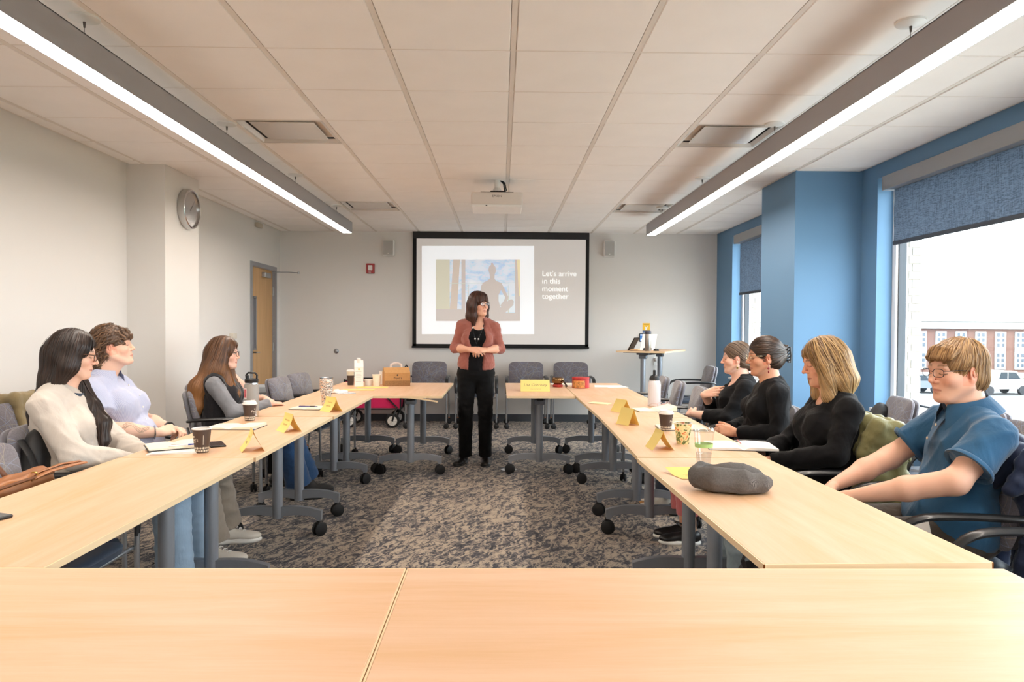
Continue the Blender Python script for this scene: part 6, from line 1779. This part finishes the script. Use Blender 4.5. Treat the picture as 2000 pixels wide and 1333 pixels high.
def steel_bottle():
    t = empty('water_bottle', (-1.655, 4.80, TZ), .0, 'grey steel water bottle with black handle lid and red stickers', 'bottle')
    r = .0465
    MB().lathe([(0, 0), (r - .004, 0), (r, .005), (r, .042)], 40).build('steel_foot', M_CHROME, t, .6)
    MB().lathe([(r + .0004, .042), (r + .0006, .205), (r - .002, .215)], 40).build('bottle_body', simple('grey_powder_bottle', '9C9892', .45), t, .6)
    MB().lathe([(r - .002, .214), (r - .005, .216), (r - .006, .226)], 40).build('steel_neck', M_CHROME, t, .6)
    MB().lathe([(r - .004, .225), (r - .003, .227), (r - .003, .248), (r - .008, .252), (0, .252)], 40).build('cap', M_BLACK, t, .6)
    MB().tube([(-.032, 0, .245), (-.036, 0, .275), (-.022, 0, .291), (.022, 0, .291), (.036, 0, .275), (.034, 0, .245)], .0065, 10).build('carry_handle', M_BLACK, t, True)
    MB().tube([(-.02, -.02, .25), (-.02, -.022, .275)], [.012, .009], 12).build('spout', M_BLACK, t, .6)
    st = simple('red_sticker', 'D2626A', .5, noise=.4, nscale=90); sw = simple('pale_sticker', 'E9DAD8', .5, noise=.1, nscale=90)
    def patch(a0, a1, z0, z1, rr, m): MB().grid(lambda u, v: (rr * math.cos(a0 + (a1 - a0) * u), rr * math.sin(a0 + (a1 - a0) * u), z0 + (z1 - z0) * v), 8, 2).build('sticker', m, t, True)
    patch(-2.6, -1.95, .12, .19, r + .0010, sw); patch(-2.55, -2.0, .128, .183, r + .0014, st)
    patch(-1.35, -.75, .05, .115, r + .0010, sw); patch(-1.3, -.85, .06, .105, r + .0014, st)
steel_bottle()
notebook(-1.405, 5.27, -.10, 'small open notebook with a dark pen next to the tiger-striped tumbler', .11, .17, .0)
pen(-1.40, 5.25, TZ + .014, -.05, '4A4A86', 'dark blue pen lying on a small notebook', tip='1E1E24')
def tumbler():
    m, nt, b = new_mat('tiger_stripe_print')
    v = coords(nt, 'Object', (9, 9, 42))
    t1 = N(nt, 'ShaderNodeTexNoise', i_Scale=2.2, i_Detail=2.0, i_Distortion=2.2); nt.links.new(v, t1.inputs['Vector'])
    o = ramp(nt, t1.outputs[0], [(.44, lin('F4EDE4')), (.47, lin('3B2A20')), (.53, lin('3B2A20')), (.56, lin('F4EDE4')), (.66, lin('EFB98A'))])
    nt.links.new(o, b.inputs['Base Color']); b.inputs['Roughness'].default_value = .25
    return lathe_thing('tumbler', [('tumbler_body', [(0, 0), (.033, 0), (.034, .004), (.036, .07), (.050, .12), (.0515, .205)], m), ('tumbler_rim', [(.0516, .204), (.0522, .213), (.049, .214)], M_CHROME), ('tumbler_lid', [(.049, .212), (.046, .215), (.0, .213)], M_CLEAR)], (-1.335, 5.52, TZ), 'tall tiger-striped steel tumbler with clear lid', 'tumbler')
tumbler()
t = empty('paper_napkin', (-1.46, 6.52, TZ), .3, 'crumpled white napkin with grey print near the flat yellow cards', 'napkin')
nps = S(); nps.ell((0, 0, .008), (.08, .06, .012), None, .01); nps.ell((-.02, -.02, .022), (.03, .03, .018), None, .02); nps.ell((.03, .03, .015), (.05, .03, .012), None, .02); nps.ell((0, 0, -.05), (.3, .3, .05), None, .004, 's')
soft('napkin_folds', nps, .004, M_PAPERW, t, fold=(.006, 90, 2)); MB().box((.05, -.05, .003), (.16, .11, .004), rot=(0, 0, .2)).build('printed_sheet', simple('grey_print_sheet', 'C9CBD0', .8, noise=.25, nscale=60), t)
for k, (px, py, rz, lab) in enumerate(((700, 762.5, .05, 'flat yellow card lying beside the napkin'), (727, 757.5, -.02, 'flat yellow card lying in front of the milk carton'))):
    c = at_z(px, py, TZ); o = MB().box((0, 0, .0025), (.30, .11, .004), rot=(0, 0, rz)).build('flat_card', M_YEL, None, loc=(c.x, c.y, TZ)); tag(o, lab, 'card')
# ---- coffee corner
lathe_thing('tall_paper_cup', [('cup', [(0, 0), (.030, 0), (.041, .145), (.039, .146), (0, .140)], simple('white_yellow_cup', 'EDE6CF', .5)), ('cup_sleeve', [(.0303, .0), (.0382, .10), (.0389, .10)], M_BROWNC), ('lid', [(.042, .140), (.0425, .148), (.036, .158), (0, .156)], M_LIDW)], (-1.545, 7.42, TZ), 'tall white cup with dark sleeve behind the milk carton', 'cup')
t = empty('milk_carton', (-1.435, 7.28, TZ), .25, 'white milk carton with screw cap beside paper cups', 'carton')
MB().box((0, 0, .10), (.088, .088, .20), bev=.002, seg=1).build('carton_body', M_PAPERW, t)
MB().add([(-.044, -.044, .2), (.044, -.044, .2), (.044, .044, .2), (-.044, .044, .2), (-.044, -.006, .262), (.044, -.006, .262), (.044, .006, .262), (-.044, .006, .262)], [(0, 1, 5, 4), (2, 3, 7, 6), (1, 2, 6, 5), (3, 0, 4, 7), (4, 5, 6, 7)]).build('carton_gable', M_PAPERW, t)
MB().cyl((0, -.012, .24), (0, -.02, .285), .018, n=20).build('screw_cap', M_LIDW, t, .6)
MB().box((-.0445, 0, .05), (.001, .08, .07)).build('carton_picture', simple('carton_tan', 'B98A5E', .5, noise=.4, nscale=40), t); MB().box((-.0445, 0, .12), (.001, .07, .05)).build('carton_label', simple('carton_navy', '2A3038', .5), t)
MB().cyl((0, -.0445, .175), (0, -.0452, .175), .010, n=16).build('carton_seal', simple('carton_gold', 'D8C168', .4), t)
for k in range(8): MB().box((-.005, -.0443, .15 - .014 * k), (.06 - .006 * (k % 3), .0006, .003)).build('carton_print', simple('carton_grey', 'B9B7B3', .6) if k == 0 else MATS['carton_grey'], t)
lathe_thing('paper_bowl', [('bowl', [(0, 0), (.036, 0), (.046, .062), (.047, .064), (.044, .062), (.034, .006), (0, .006)], M_LIDW)], (-1.352, 7.38, TZ), 'small squat white paper bowl between the carton and the cream cup', 'bowl')
lathe_thing('cream_paper_cup', [('cup', [(0, 0), (.032, 0), (.043, .112), (.046, .114), (.045, .117), (.042, .114), (.030, .01), (0, .01)], M_CREAMP), ('coffee_surface', [(0, .10), (.041, .10)], simple('milky_coffee', 'B88A58', .3))], (-1.262, 7.33, TZ), 'cream paper cup with milky coffee beside the cardboard carrier', 'cup')
lathe_thing('white_paper_cup', [('cup', [(0, 0), (.030, 0), (.042, .135), (.045, .138), (.041, .138), (.029, .01), (0, .01)], M_LIDW)], (-1.235, 7.56, TZ), 'white paper cup half hidden behind the cardboard carrier', 'cup')
t = empty('coffee_carrier', (-1.075, 7.40, TZ), .30, 'kraft cardboard coffee carrier with a handle on top', 'carton')
M_KRAFT = simple('kraft_card', 'C0905A', .8, noise=.05, nscale=60); M_KRAFTW = simple('pale_printed_card', 'D9CBC2', .8)
bx = MB(); bx.mat(0).span(-.13, .13, -.085, .085, 0, .135)
bx.build('carrier_box', M_KRAFT, t)
MB().span(.1302, .131, -.084, .084, .001, .134).build('pale_side', M_KRAFTW, t)
MB().span(-.13, .13, -.0858, -.0852, .001, .055).build('printed_band', simple('dark_kraft_print', '9A7248', .8, noise=.3, nscale=150), t)
MB().add([(-.13, -.085, .135), (.13, -.085, .135), (.13, -.01, .185), (-.13, -.01, .185), (.13, .085, .135), (-.13, .085, .135), (.13, .01, .185), (-.13, .01, .185)], [(0, 1, 2, 3), (3, 2, 6, 7), (7, 6, 4, 5), (1, 4, 6, 2), (0, 3, 7, 5)]).build('gable_top', M_KRAFT, t)
MB().tube([(-.055, 0, .183), (-.05, 0, .215), (-.02, 0, .228), (.02, 0, .228), (.05, 0, .215), (.055, 0, .183)], .009, 8, flat=(.5, 1.3)).build('carry_handle', M_KRAFTW, t, True)
text_mesh("Peet\u2019s", .036, M_INK, 'carrier_lettering', t, (-.04, -.0862, .07), (PI / 2, 0, 0)); text_mesh("Peet\u2019s", .034, MATS['carton_grey'], 'carrier_lettering', t, (.1316, -.04, .07), (PI / 2, 0, PI / 2))
MB().ball((0.0, -.0862, .112), (.009, .0008, .009), 12, 6).build('carrier_emblem', M_INK, t)
# ---- presenter's end
tent(.325, 6.84, -.02, 'large yellow name card with handwriting at the presenter table', w=.275, h=.105, sp=.075, text=(('Lisa Critchley', .040, .060, .25), ('(she/her/hers)', .018, .022, .2)), group=None)
t = empty('singing_bowl', (.578, 7.30, TZ), 0, 'bronze singing bowl on a small red cushion', 'bowl')
MB().lathe([(0, 0), (.045, 0), (.052, .008), (.053, .018), (.045, .028), (0, .03)], 32).build('cushion', simple('red_gold_brocade', 'B2382F', .6, noise=.5, nscale=60), t, True)
MB().lathe([(0, .028), (.035, .030), (.058, .048), (.064, .068), (.062, .090), (.059, .093), (.056, .090), (.058, .068), (.052, .050), (0, .038)], 40).build('bowl', simple('dark_bronze', '8A6A48', .25, metal=.95), t, .8)
MB().tube([(.05, -.04, .075), (.075, -.07, .03), (.085, -.085, .012)], [.008, .009, .011], 12).build('striker', simple('striker_wood', '3A2A20', .5), t, .8)
t = empty('brocade_box', (.800, 7.20, TZ), -.12, 'round red and gold brocade box with a zip lid', 'box')
M_BROC = simple('red_brocade', 'B8302F', .5, noise=.25, nscale=25); M_GOLDB = simple('gold_brocade_panel', 'C98A4E', .45, noise=.5, nscale=45)
MB().lathe([(0, 0), (.083, 0), (.086, .004), (.086, .085)], 40).build('box_body', M_BROC, t, .6)
MB().lathe([(.0865, .088), (.087, .105), (.083, .11), (0, .113)], 40).build('box_lid', M_BROC, t, .6)
MB().lathe([(.0868, .085), (.0875, .0865), (.0868, .088)], 40).build('zip', M_BLACK, t, True)
MB().grid(lambda u, v: (.0868 * math.cos(-2.75 + 1.7 * u), .0868 * math.sin(-2.75 + 1.7 * u), .008 + .07 * v), 16, 2).build('gold_panel', M_GOLDB, t, True)
t = empty('white_folder', (.66, 7.52, TZ), .05, 'white folder lying behind the bronze bowl', 'folder'); MB().box((0, 0, .008), (.26, .2, .014), bev=.002, seg=1).build('folder_cover', M_PAPERW, t); MB().box((.0, -.02, .0165), (.2, .12, .003)).build('folder_sheet', M_CREAMP, t)
t = empty('handout_sheets', (1.115, 7.40, TZ), -.12, 'white handout sheets lying at the far corner of the table', 'papers')
for k in range(2): MB().box((.10 * k - .04, -.03 * k, .001 + .0015 * k), (.216, .28, .0012), rot=(0, 0, .25 * k)).build('sheet', M_PAPERW, t)
# ---- along the window side
o = MB().box((0, 0, .003), (.16, .11, .003), rot=(.0, .02, -.5)).build('yellow_note', simple('pale_yellow_note', 'F4E9B8', .8), None, loc=(.79, 5.72, TZ)); tag(o, 'flat pale yellow note alone near the presenter end', 'note')
a_ = tent(.868, 5.16, -1.15 + PI, 'yellow name card with pen writing beside the flat pale note', curl=.06, h=.09, sp=.05); scribble(a_, .15, .09, .05, 4, curl=0.06)
a_ = tent(.792, 4.47, -1.15 + PI, 'slim upright yellow name card in front of the lidded brown cup', curl=.03, h=.105, sp=.04); scribble(a_, .15, .105, .04, 5, curl=0.03)
a_ = tent(.795, 3.58, -1.5 + PI, 'yellow name card with a bent sheet in front of the floral cup', curl=.10, h=.095, sp=.055); scribble(a_, .15, .095, .055, 6, curl=0.1)
t = lathe_thing('water_bottle', [('bottle_body', [(0, 0), (.046, 0), (.049, .004), (.049, .165), (.044, .188), (.036, .198)], simple('white_powder_bottle', 'E3E1E6', .4)), ('steel_neck', [(.0362, .197), (.0365, .205)], M_CHROME), ('cap', [(.038, .204), (.0385, .216), (.030, .232), (.012, .24), (0, .241)], M_BLACK)], (1.190, 5.56, TZ), 'tall white water bottle with black straw lid', 'bottle', rz=.4)
MB().box((0, 0, .257), (.016, .022, .045), bev=.005).build('straw_spout', M_BLACK, t)
MB().tube([(-.026, 0, .222), (-.03, 0, .232), (0, 0, .242)], .005, 8).build('cap_hinge', M_BLACK, t, True)
notebook(1.12, 5.24, .12, 'open notebook beside the white water bottle', .14, .20, .03)
eg = empty('eyeglasses', (1.235, 5.43, TZ), .4, 'clear eyeglasses lying beside the white bottle', 'glasses')
eb = MB()
for m_ in (-1, 1): eb.tube([(m_ * .034 + .025 * math.cos(2 * PI * k / 20), 0, .022 + .02 * math.sin(2 * PI * k / 20)) for k in range(20)], .002, 6, closed=True); eb.tube([(m_ * .06, 0, .03), (m_ * .062, .06, .028), (m_ * .06, .12, .01)], .002, 6)
eb.tube([(-.01, 0, .026), (.01, 0, .026)], .002, 6).build('frame', simple('pale_pink_frame', 'E3C9C6', .2), eg, True)
brown_cup(.972, 4.21, 0, 'brown paper coffee cup with white lid beside the floral cup', True, .105, -.55)
notebook(1.085, 4.30, -.08, 'open notebook behind the lidded brown cup', .14, .205, .0)
def floral():
    m, nt, b = new_mat('floral_print')
    v = coords(nt, 'Object', (1, 1, 1)); t1 = N(nt, 'ShaderNodeTexVoronoi', i_Scale=48.0); nt.links.new(v, t1.inputs['Vector'])
    t2 = N(nt, 'ShaderNodeTexNoise', i_Scale=24.0, i_Detail=4.0, i_Distortion=1.5); nt.links.new(v, t2.inputs['Vector'])
    o = ramp(nt, t2.outputs[0], [(.34, lin('2B3A2E')), (.42, lin('7A8A4A')), (.48, lin('F1E2B4')), (.56, lin('F3D9A0')), (.62, lin('D9774A')), (.70, lin('B2453A'))])
    nt.links.new(o, b.inputs['Base Color']); b.inputs['Roughness'].default_value = .5
    t = lathe_thing('floral_cup', [('cup', [(0, 0), (.031, 0), (.032, .003), (.0455, .108), (.0440, .108), (.030, .01), (0, .01)], m), ('rim', [(.0455, .107), (.048, .109), (.0475, .112), (.044, .110)], M_LIDW), ('coffee_surface', [(0, .09), (.0425, .09)], M_COFFEE)], (.950, 3.73, TZ), 'open paper cup printed with flowers beside the clear cup', 'cup')
floral()
t = lathe_thing('clear_cup', [('cup', [(0, .001), (.030, .001), (.0305, .004), (.0455, .150), (.0462, .152)], M_CLEAR), ('lid', [(.0475, .146), (.049, .152), (.047, .155), (.044, .168), (.040, .171), (0, .171)], M_CLEAR), ('printed_band', [(.0386, .078), (.0402, .094)], simple('green_band', 'A9CF86', .4)), ('ice', [(0, .004), (.0285, .004), (.032, .04), (.0335, .052), (0, .055)], glass_mat('melting_ice', (.90, .91, .92), .18, .25))], (.898, 3.16, TZ), 'clear plastic cup with a green band and melting ice', 'cup')
notebook(1.215, 3.63, -.14, 'large open notebook with white pages and red ribbon in front of the clasped hands', .165, .235, .0, pages=M_PAPERW, th=.016)
rb = [o for o in bpy.data.objects if o.get('label', '').startswith('large open notebook')][0]
MB().tube([(.01, .12, .02), (.004, .05, .0215), (.002, -.02, .021)], .0018, 5, flat=(1.6, .4)).build('ribbon', simple('ribbon_red', 'B5484A', .6), rb)
c = at_z(1352, 928, TZ)
t = empty('yellow_sheet', (c.x, c.y, TZ), .25, 'unfolded yellow name card under the edge of the tweed cap', 'name card')
def _ys(u, v): return ((u - .5) * .17, (v - .5) * .15, .002 + .022 * max(0, v - .55) * 2 * (1 - .3 * u))
m_ = MB(); m_.grid(_ys, 8, 10); m_.build('card_face', simple('deeper_yellow_card', 'EFD27A', .75), t, True)
for k in range(3): MB().tube([(-.04 + .012 * i, .0 - .02 * k + .005 * math.sin(i * 2.1 + k), _ys(.5, .5 - .1 * k)[2] + .0012) for i in range(8)], .0006, 4).build('handwriting', MATS['pen_ink'], t)
o = MB().box((0, 0, .0012), (.12, .09, .0016)).build('yellow_note', MATS['pale_yellow_note'], None, loc=(.905, 2.99, TZ), rot=(0, 0, .2)); tag(o, 'small pale note lying beside the clear cup and cap', 'note')
# tweed flat cap
def cap_():
    m, nt, b = new_mat('grey_tweed')
    v = coords(nt, 'Object', (1, 1, 1), (0, 0, .8)); w = N(nt, 'ShaderNodeTexWave', i_Scale=260.0, i_Distortion=2.0, i_Detail=1.0); nt.links.new(v, w.inputs['Vector'])
    n_ = N(nt, 'ShaderNodeTexNoise', i_Scale=220.0, i_Detail=2.0); nt.links.new(v, n_.inputs['Vector'])
    a = N(nt, 'ShaderNodeMath', operation='ADD'); nt.links.new(w.outputs[0], a.inputs[0]); nt.links.new(n_.outputs[0], a.inputs[1])
    o = ramp(nt, a.outputs[0], [(.45, lin('33302F')), (.8, lin('5A5654')), (1.0, lin('77726F'))]); nt.links.new(o, b.inputs['Base Color']); b.inputs['Roughness'].default_value = .95
    bump(nt, b, a.outputs[0], .5, .0015)
    c = at_z(1442, 970, TZ)
    t = empty('tweed_hat', (c.x, c.y + .09, TZ), -.12, 'grey tweed flat cap lying on the table', 'cap')
    s = S()
    s.chain([(-.115, .0, .046), (-.06, -.045, .050), (.03, -.058, .046), (.10, -.035, .036), (.128, .01, .032)], (.040, .046, .044, .034, .028), .012)
    s.ell((0, 0, .030), (.12, .075, .034), None, .02)
    s.ell((.035, .038, .052), (.100, .062, .046), np.array(Matrix.Rotation(-.12, 3, 'Z') @ Matrix.Rotation(.12, 3, 'Y')), .005)
    s.chain([(-.125, .02, .06), (-.10, .06, .07), (-.03, .075, .06)], (.026, .024, .02), .012)
    s.ell((0, 0, -.058), (.4, .4, .06), None, .006, 's')
    soft('cap_crown', s, .0042, m, t, fold=(.003, 50, 4))
    ln = S(); ln.ell((-.075, .015, .060), (.055, .038, .020), None, .01); soft('cap_lining', ln, .005, simple('slate_blue_lining', '4A5260', .7), t)
cap_()
# phone at the table edge
t = empty('smartphone', (-1.597, 2.245, TZ), -.35, 'black phone lying on the table near the leather bag', 'phone')
MB().box((0, 0, .0055), (.15, .074, .0095), bev=.004).build('phone_body', M_BLACK, t); MB().box((0, 0, .0105), (.142, .067, .0008)).build('phone_screen', simple('phone_glass', '20242A', .12), t)
# ------------------------------------------------------------------ bags and coats
M_TAN = simple('tan_leather', 'A0663A', .42, noise=.12, nscale=8, bmp=.15, bscale=120); M_TAND = simple('dark_tan_leather', '6E4326', .5); M_BRASS = simple('brass', 'C9A45C', .25, metal=1.0)
t = empty('leather_tote', (-1.86, 2.73, .474), 0, 'brown leather tote bag standing on the empty chair', 'bag')
s = S(); s.ell((0, 0, .12), (.085, .20, .15), None, .02); s.cap((-.03, -.17, .04), (-.03, .17, .04), .06, .06, .04); s.cap((.0, -.19, .24), (.0, .19, .24), .055, .055, .05); s.ell((0, 0, -.05), (.5, .5, .052), None, .01, 's'); s.ell((0, 0, .345), (.06, .26, .07), None, .015, 's')
soft('bag_body', s, .0065, M_TAN, t, fold=(.006, 24, 3))
MB().tube([(.058, -.19, .268), (.064, 0, .272), (.058, .19, .268)], .006, 6).build('top_binding', M_TAND, t, True)
MB().tube([(.05, .06, .262), (.085, .12, .285), (.12, .22, .292), (.135, .27, .292), (.11, .285, .294), (.07, .22, .294), (.04, .12, .28), (.02, .06, .262)], .011, 8, flat=(1.3, .5)).build('strap', M_TAN, t, True)
MB().tube([(-.06, -.16, .25), (-.09, -.15, .33), (-.105, -.08, .40), (-.10, .0, .38), (-.08, .07, .31), (-.06, .10, .255)], .009, 8, flat=(1.4, .5)).build('strap', M_TAND, t, True)
MB().tube([(.075, -.05, .15), (.083, -.02, .22), (.08, .05, .24), (.07, .12, .20)], .004, 6).build('piping', M_TAND, t, True)
MB().tube([(.045 + .016 * math.cos(2 * PI * k / 16), .09, .272 + .016 * math.sin(2 * PI * k / 16)) for k in range(16)], .003, 6, closed=True).build('ring', M_BRASS, t, True)
def soft_thing(name, label, cat, loc, rz, build, mats, res=.009, fold=(.008, 30, 1), pn='cloth', parts=None):
    t = empty(name, loc, rz, label, cat)
    s = S(); build(s); soft(pn, s, res, mats, t, fold=fold)
    if parts: parts(t)
    return t
def drape(s, w=.5, front=.0, fl=.16, bk=.42, th=.028, x0=0.0):
    """coat hung over a chair's backrest: front fall, over the top, long back fall"""
    n = 5
    for i in range(n):
        x = x0 - w / 2 + w * i / (n - 1)
        c = .30 * x * x
        s.cap((x, -.17 + c, .88 - fl), (x, -.235 + c, .885), th, th, .04); s.cap((x, -.235 + c, .885), (x, -.325 + c, .87), th * 1.1, th * 1.1, .04); s.cap((x, -.325 + c, .87), (x * 1.05, -.335 + c, .87 - bk), th, th * 1.2, .04)
def zipper(t):
    MB().tube([(.22, -.37, .84), (.235, -.39, .6), (.24, -.385, .36)], .004, 6).build('zip', M_CHROME, t, True)
    MB().lathe([(.006, 0), (.012, 0), (.012, .003), (.006, .003)], 16).build('eyelet', M_SILVER, t, loc=(.16, -.385, .74), rot=(PI / 2, 0, 0))
x, y, rz = CHAIRS[19][:3]
soft_thing('navy_jacket', "navy zip jacket hung over the chair of the person in the polo", 'jacket', (x, y, 0), rz, lambda s: (drape(s, .56, fl=.10, bk=.56, th=.034), s.ell((.10, -.30, .90), (.14, .06, .05), None, .04), s.ell((-.24, -.26, .75), (.06, .08, .16), None, .04), s.ell((-.25, -.26, .45), (.05, .09, .22), None, .04)), C_NAVY, fold=(.009, 34, 4), parts=zipper)
x, y, rz = CHAIRS[18][:3]
def puff(s):
    drape(s, .50, fl=.12, bk=.36, th=.034)
    for k in range(5): s.ell((-.24, -.25 + .02 * k, .82 - .085 * k), (.055, .10, .055), None, .035); s.ell((.0, -.365, .82 - .085 * k), (.26, .04, .05), None, .025)
soft_thing('green_puffer', 'olive green puffer jacket hung over the back of a chair', 'jacket', (x, y, 0), rz, puff, C_OLIVE, fold=(.006, 44, 9))
x, y, rz = CHAIRS[7][:3]
soft_thing('khaki_jacket', 'khaki jacket hung on the chair against the plain wall', 'jacket', (x, y, 0), rz, lambda s: drape(s, .20, fl=.26, bk=.30, th=.026, x0=-.10), C_KJACK, fold=(.007, 36, 6))
x, y, rz = CHAIRS[16][:3]
soft_thing('maroon_coat', 'maroon scarf over the chair back of the person with a hand on the chest', 'scarf', (x, y, 0), rz, lambda s: drape(s, .40, fl=.10, bk=.25, th=.024), C_MAROON, fold=(.010, 30, 7))
x, y, rz = CHAIRS[1][:3]
def pack(s): s.ell((.10, -.16, .70), (.13, .075, .17), None, .03); s.ell((.16, -.15, .60), (.10, .07, .12), None, .04); s.ell((.12, -.12, .56), (.12, .07, .08), None, .04)
def pack_parts(t):
    MB().tube([(.20, -.20, .82), (.25, -.14, .76), (.245, -.10, .64), (.22, -.12, .55)], .011, 6, flat=(1.5, .4)).build('strap', M_RUBBER, t, True)
soft_thing('black_backpack', 'black backpack behind the person in the cream sweatshirt', 'backpack', (x, y, 0), rz, pack, simple('black_nylon', '1C1C1E', .55), fold=(.008, 34, 8), pn='bag_body', parts=pack_parts)
x, y, rz = CHAIRS[21][:3]
def wbag(s): s.ell((.0, .02, .55), (.17, .13, .09), None, .03); s.ell((.18, -.16, .66), (.06, .08, .16), None, .04); s.ell((.1, .1, .60), (.08, .08, .08), None, .03)
soft_thing('black_shoulder_bag', 'black bag and straps heaped on the chair by the window sill', 'bag', (x, y, 0), rz, wbag, MATS['black_nylon'], fold=(.012, 30, 3), pn='bag_body', parts=lambda t: MB().tube([(.10, .1, .64), (.05, .16, .70), (-.05, .17, .70), (-.12, .12, .62)], .01, 6, flat=(1.4, .4)).build('strap', M_RUBBER, t, True))
c = at_z(1425, 1080, .12)
t = soft_thing('tote_bag', 'black cloth tote bag slumped on the floor under the table', 'bag', (1.10, 2.92, 0), .1, lambda s: (s.ell((0, 0, .15), (.13, .15, .17), None, .03), s.ell((.02, -.03, .29), (.10, .11, .09), None, .05), s.ell((-.03, .07, .32), (.07, .05, .05), None, .03), s.ell((0, 0, -.1), (.5, .5, .102), None, .01, 's')), MATS['black_nylon'], fold=(.010, 30, 5), pn='bag_body')
MB().tube([(-.09, -.02, .32), (-.11, .0, .39), (-.06, .05, .43), (.02, .08, .41), (.05, .07, .33)], .012, 6, flat=(1.6, .35)).build('strap', M_RUBBER, t, True)
# ------------------------------------------------------------------ pink folding wagon, bin, floor ring
wg = empty('folding_wagon', (-1.70, 9.76, 0), 0, 'folding wagon with a hot pink fabric body and white wheels', 'wagon')
def _wt(a, b_, nm='frame_tube', r=.011): MB().tube([a, b_], r, 8).build(nm, M_BLACK, wg, True)
s = S(); s.ell((0, 0, .0), (.01, .01, .01), None, .01)
M_PINK = simple('hot_pink_canvas', 'D01558', .7, bmp=.2, bscale=60, bdist=.006)
fb = MB()
for yy_ in (-.2, .2): fb.grid(lambda u, v: (-.36 + .72 * u, yy_ + .012 * math.sin(u * 9), .26 + .36 * v - .012 * math.sin(u * PI)), 16, 6)
for xx_ in (-.36, .36): fb.grid(lambda u, v: (xx_, -.2 + .4 * u, .26 + .36 * v), 6, 6)
fb.span(-.36, .36, -.2, .2, .25, .26)
fb.build('fabric_body', M_PINK, wg, True)
for yy_ in (-.215, .215):
    _wt((-.37, yy_, .625), (.37, yy_, .625)); _wt((-.37, yy_, .25), (.37, yy_, .25)); _wt((-.33, yy_, .26), (.0, yy_, .60), 'cross_brace'); _wt((0, yy_, .60), (.33, yy_, .26), 'cross_brace')
for xx_ in (-.37, .37):
    for yy_ in (-.215, .215): _wt((xx_, yy_, .18), (xx_, yy_, .64))
    _wt((xx_, -.215, .25), (xx_, .215, .25))
M_HUB = simple('white_wheel_hub', 'E2DED8', .5)
for xx_ in (-.30, .27):
    for yy_ in (-.235, .235):
        w = MB().tube([(xx_, yy_ - .025, .095), (xx_, yy_ - .018, .095), (xx_, yy_ + .018, .095), (xx_, yy_ + .025, .095)], [.085, .095, .095, .085], 32).build('wheel', M_RUBBER, wg, .6)
        MB().cyl((xx_, yy_ - .027, .095), (xx_, yy_ + .027, .095), .064, n=28).build('hub', M_HUB, w, .6)
        for k in range(5): a = 2 * PI * k / 5; MB().tube([(xx_, yy_ - .029, .095), (xx_ + .06 * math.cos(a), yy_ - .029, .095 + .06 * math.sin(a))], .005, 6).build('spoke', M_WHITE, w)
        MB().tube([(xx_ + .0, yy_ - .035, .095), (xx_ + .03, yy_ - .035, .2), (xx_ + .05, yy_ * .9, .26)], .012, 8).build('fork', M_BLACK, w, True)
MB().tube([(.38, 0, .26), (.41, 0, .5), (.41, 0, .72), (.395, 0, .78), (.42, 0, .82), (.445, 0, .78), (.43, 0, .72)], .013, 8).build('pull_handle', M_BLACK, wg, True)
bn = empty('waste_bin', (-2.58, 8.05, 0), .2, 'pale grey plastic waste bin standing near the door', 'bin')
MB().add([(-.14, -.10, 0), (.14, -.10, 0), (.14, .10, 0), (-.14, .10, 0), (-.19, -.14, .60), (.19, -.14, .60), (.19, .14, .60), (-.19, .14, .60)], [(3, 2, 1, 0), (0, 1, 5, 4), (1, 2, 6, 5), (2, 3, 7, 6), (3, 0, 4, 7)]).build('bin_body', simple('pale_grey_bin', 'A4AAB0', .5), bn)
MB().box((0, 0, .64), (.40, .30, .08), bev=.02).build('bin_lid', simple('paler_bin_lid', 'B4BAC0', .45), bn)
MB().box((0, -.151, .645), (.26, .004, .045)).build('bin_flap', MATS['pale_grey_bin'], bn)
c = at_z(994, 918, 0)
o = MB().lathe([(.035, 0), (.075, 0), (.078, .004), (.07, .007), (.035, .007)], 32).build('floor_ring', M_CHROME, None, True, loc=(c.x, c.y, .0)); tag(o, 'small metal floor box ring in the carpet near the presenter', 'floor outlet')
# ------------------------------------------------------------------ on the standing table
Z2 = 1.05
lathe_thing('steel_flask', [('flask_body', [(0, 0), (.036, 0), (.038, .004), (.038, .205), (.035, .215)], simple('brushed_steel', 'B9B4AC', .3, metal=1.0)), ('flask_lid', [(.0375, .214), (.039, .218), (.039, .248), (.034, .256), (0, .257)], simple('slate_lid', '4A4A56', .4))], (1.845, 9.02, Z2), 'tall stainless steel flask with dark lid on the standing table', 'flask')
tb = empty('tablet_stand', (1.70, 9.20, Z2), -.5, 'tablet leaning on a small wooden stand', 'tablet')
MB().box((0, 0, .09), (.012, .20, .18), rot=(0, .5, 0), bev=.003).build('tablet_body', M_BLACK, tb); MB().box((.0, 0, .012), (.14, .10, .022), bev=.006).build('stand_base', simple('pale_wood', 'D9B58A', .5), tb)
MB().box((-.008, 0, .09), (.003, .19, .17), rot=(0, .5, 0)).build('tablet_back', simple('tan_case', 'B98A56', .6), tb)
ps_ = empty('paper_sheet', (1.90, 9.25, Z2), .3, 'white paper sheet propped up behind the steel flask', 'paper')
MB().box((0, 0, .11), (.21, .002, .22), rot=(.35, 0, 0)).build('sheet', M_PAPERW, ps_); MB().box((0, .05, .02), (.12, .05, .04), bev=.006).build('prop_block', M_BLACK, ps_)
ms = empty('conference_puck', (1.98, 9.16, Z2), 0, 'small black device next to the steel flask', 'device'); MB().lathe([(0, 0), (.035, 0), (.038, .01), (.03, .026), (0, .03)], 24).build('device_body', M_BLACK, ms, True); MB().lathe([(0, .0301), (.015, .0295), (.016, .0285)], 16).build('device_button', M_SILVER, ms, True)
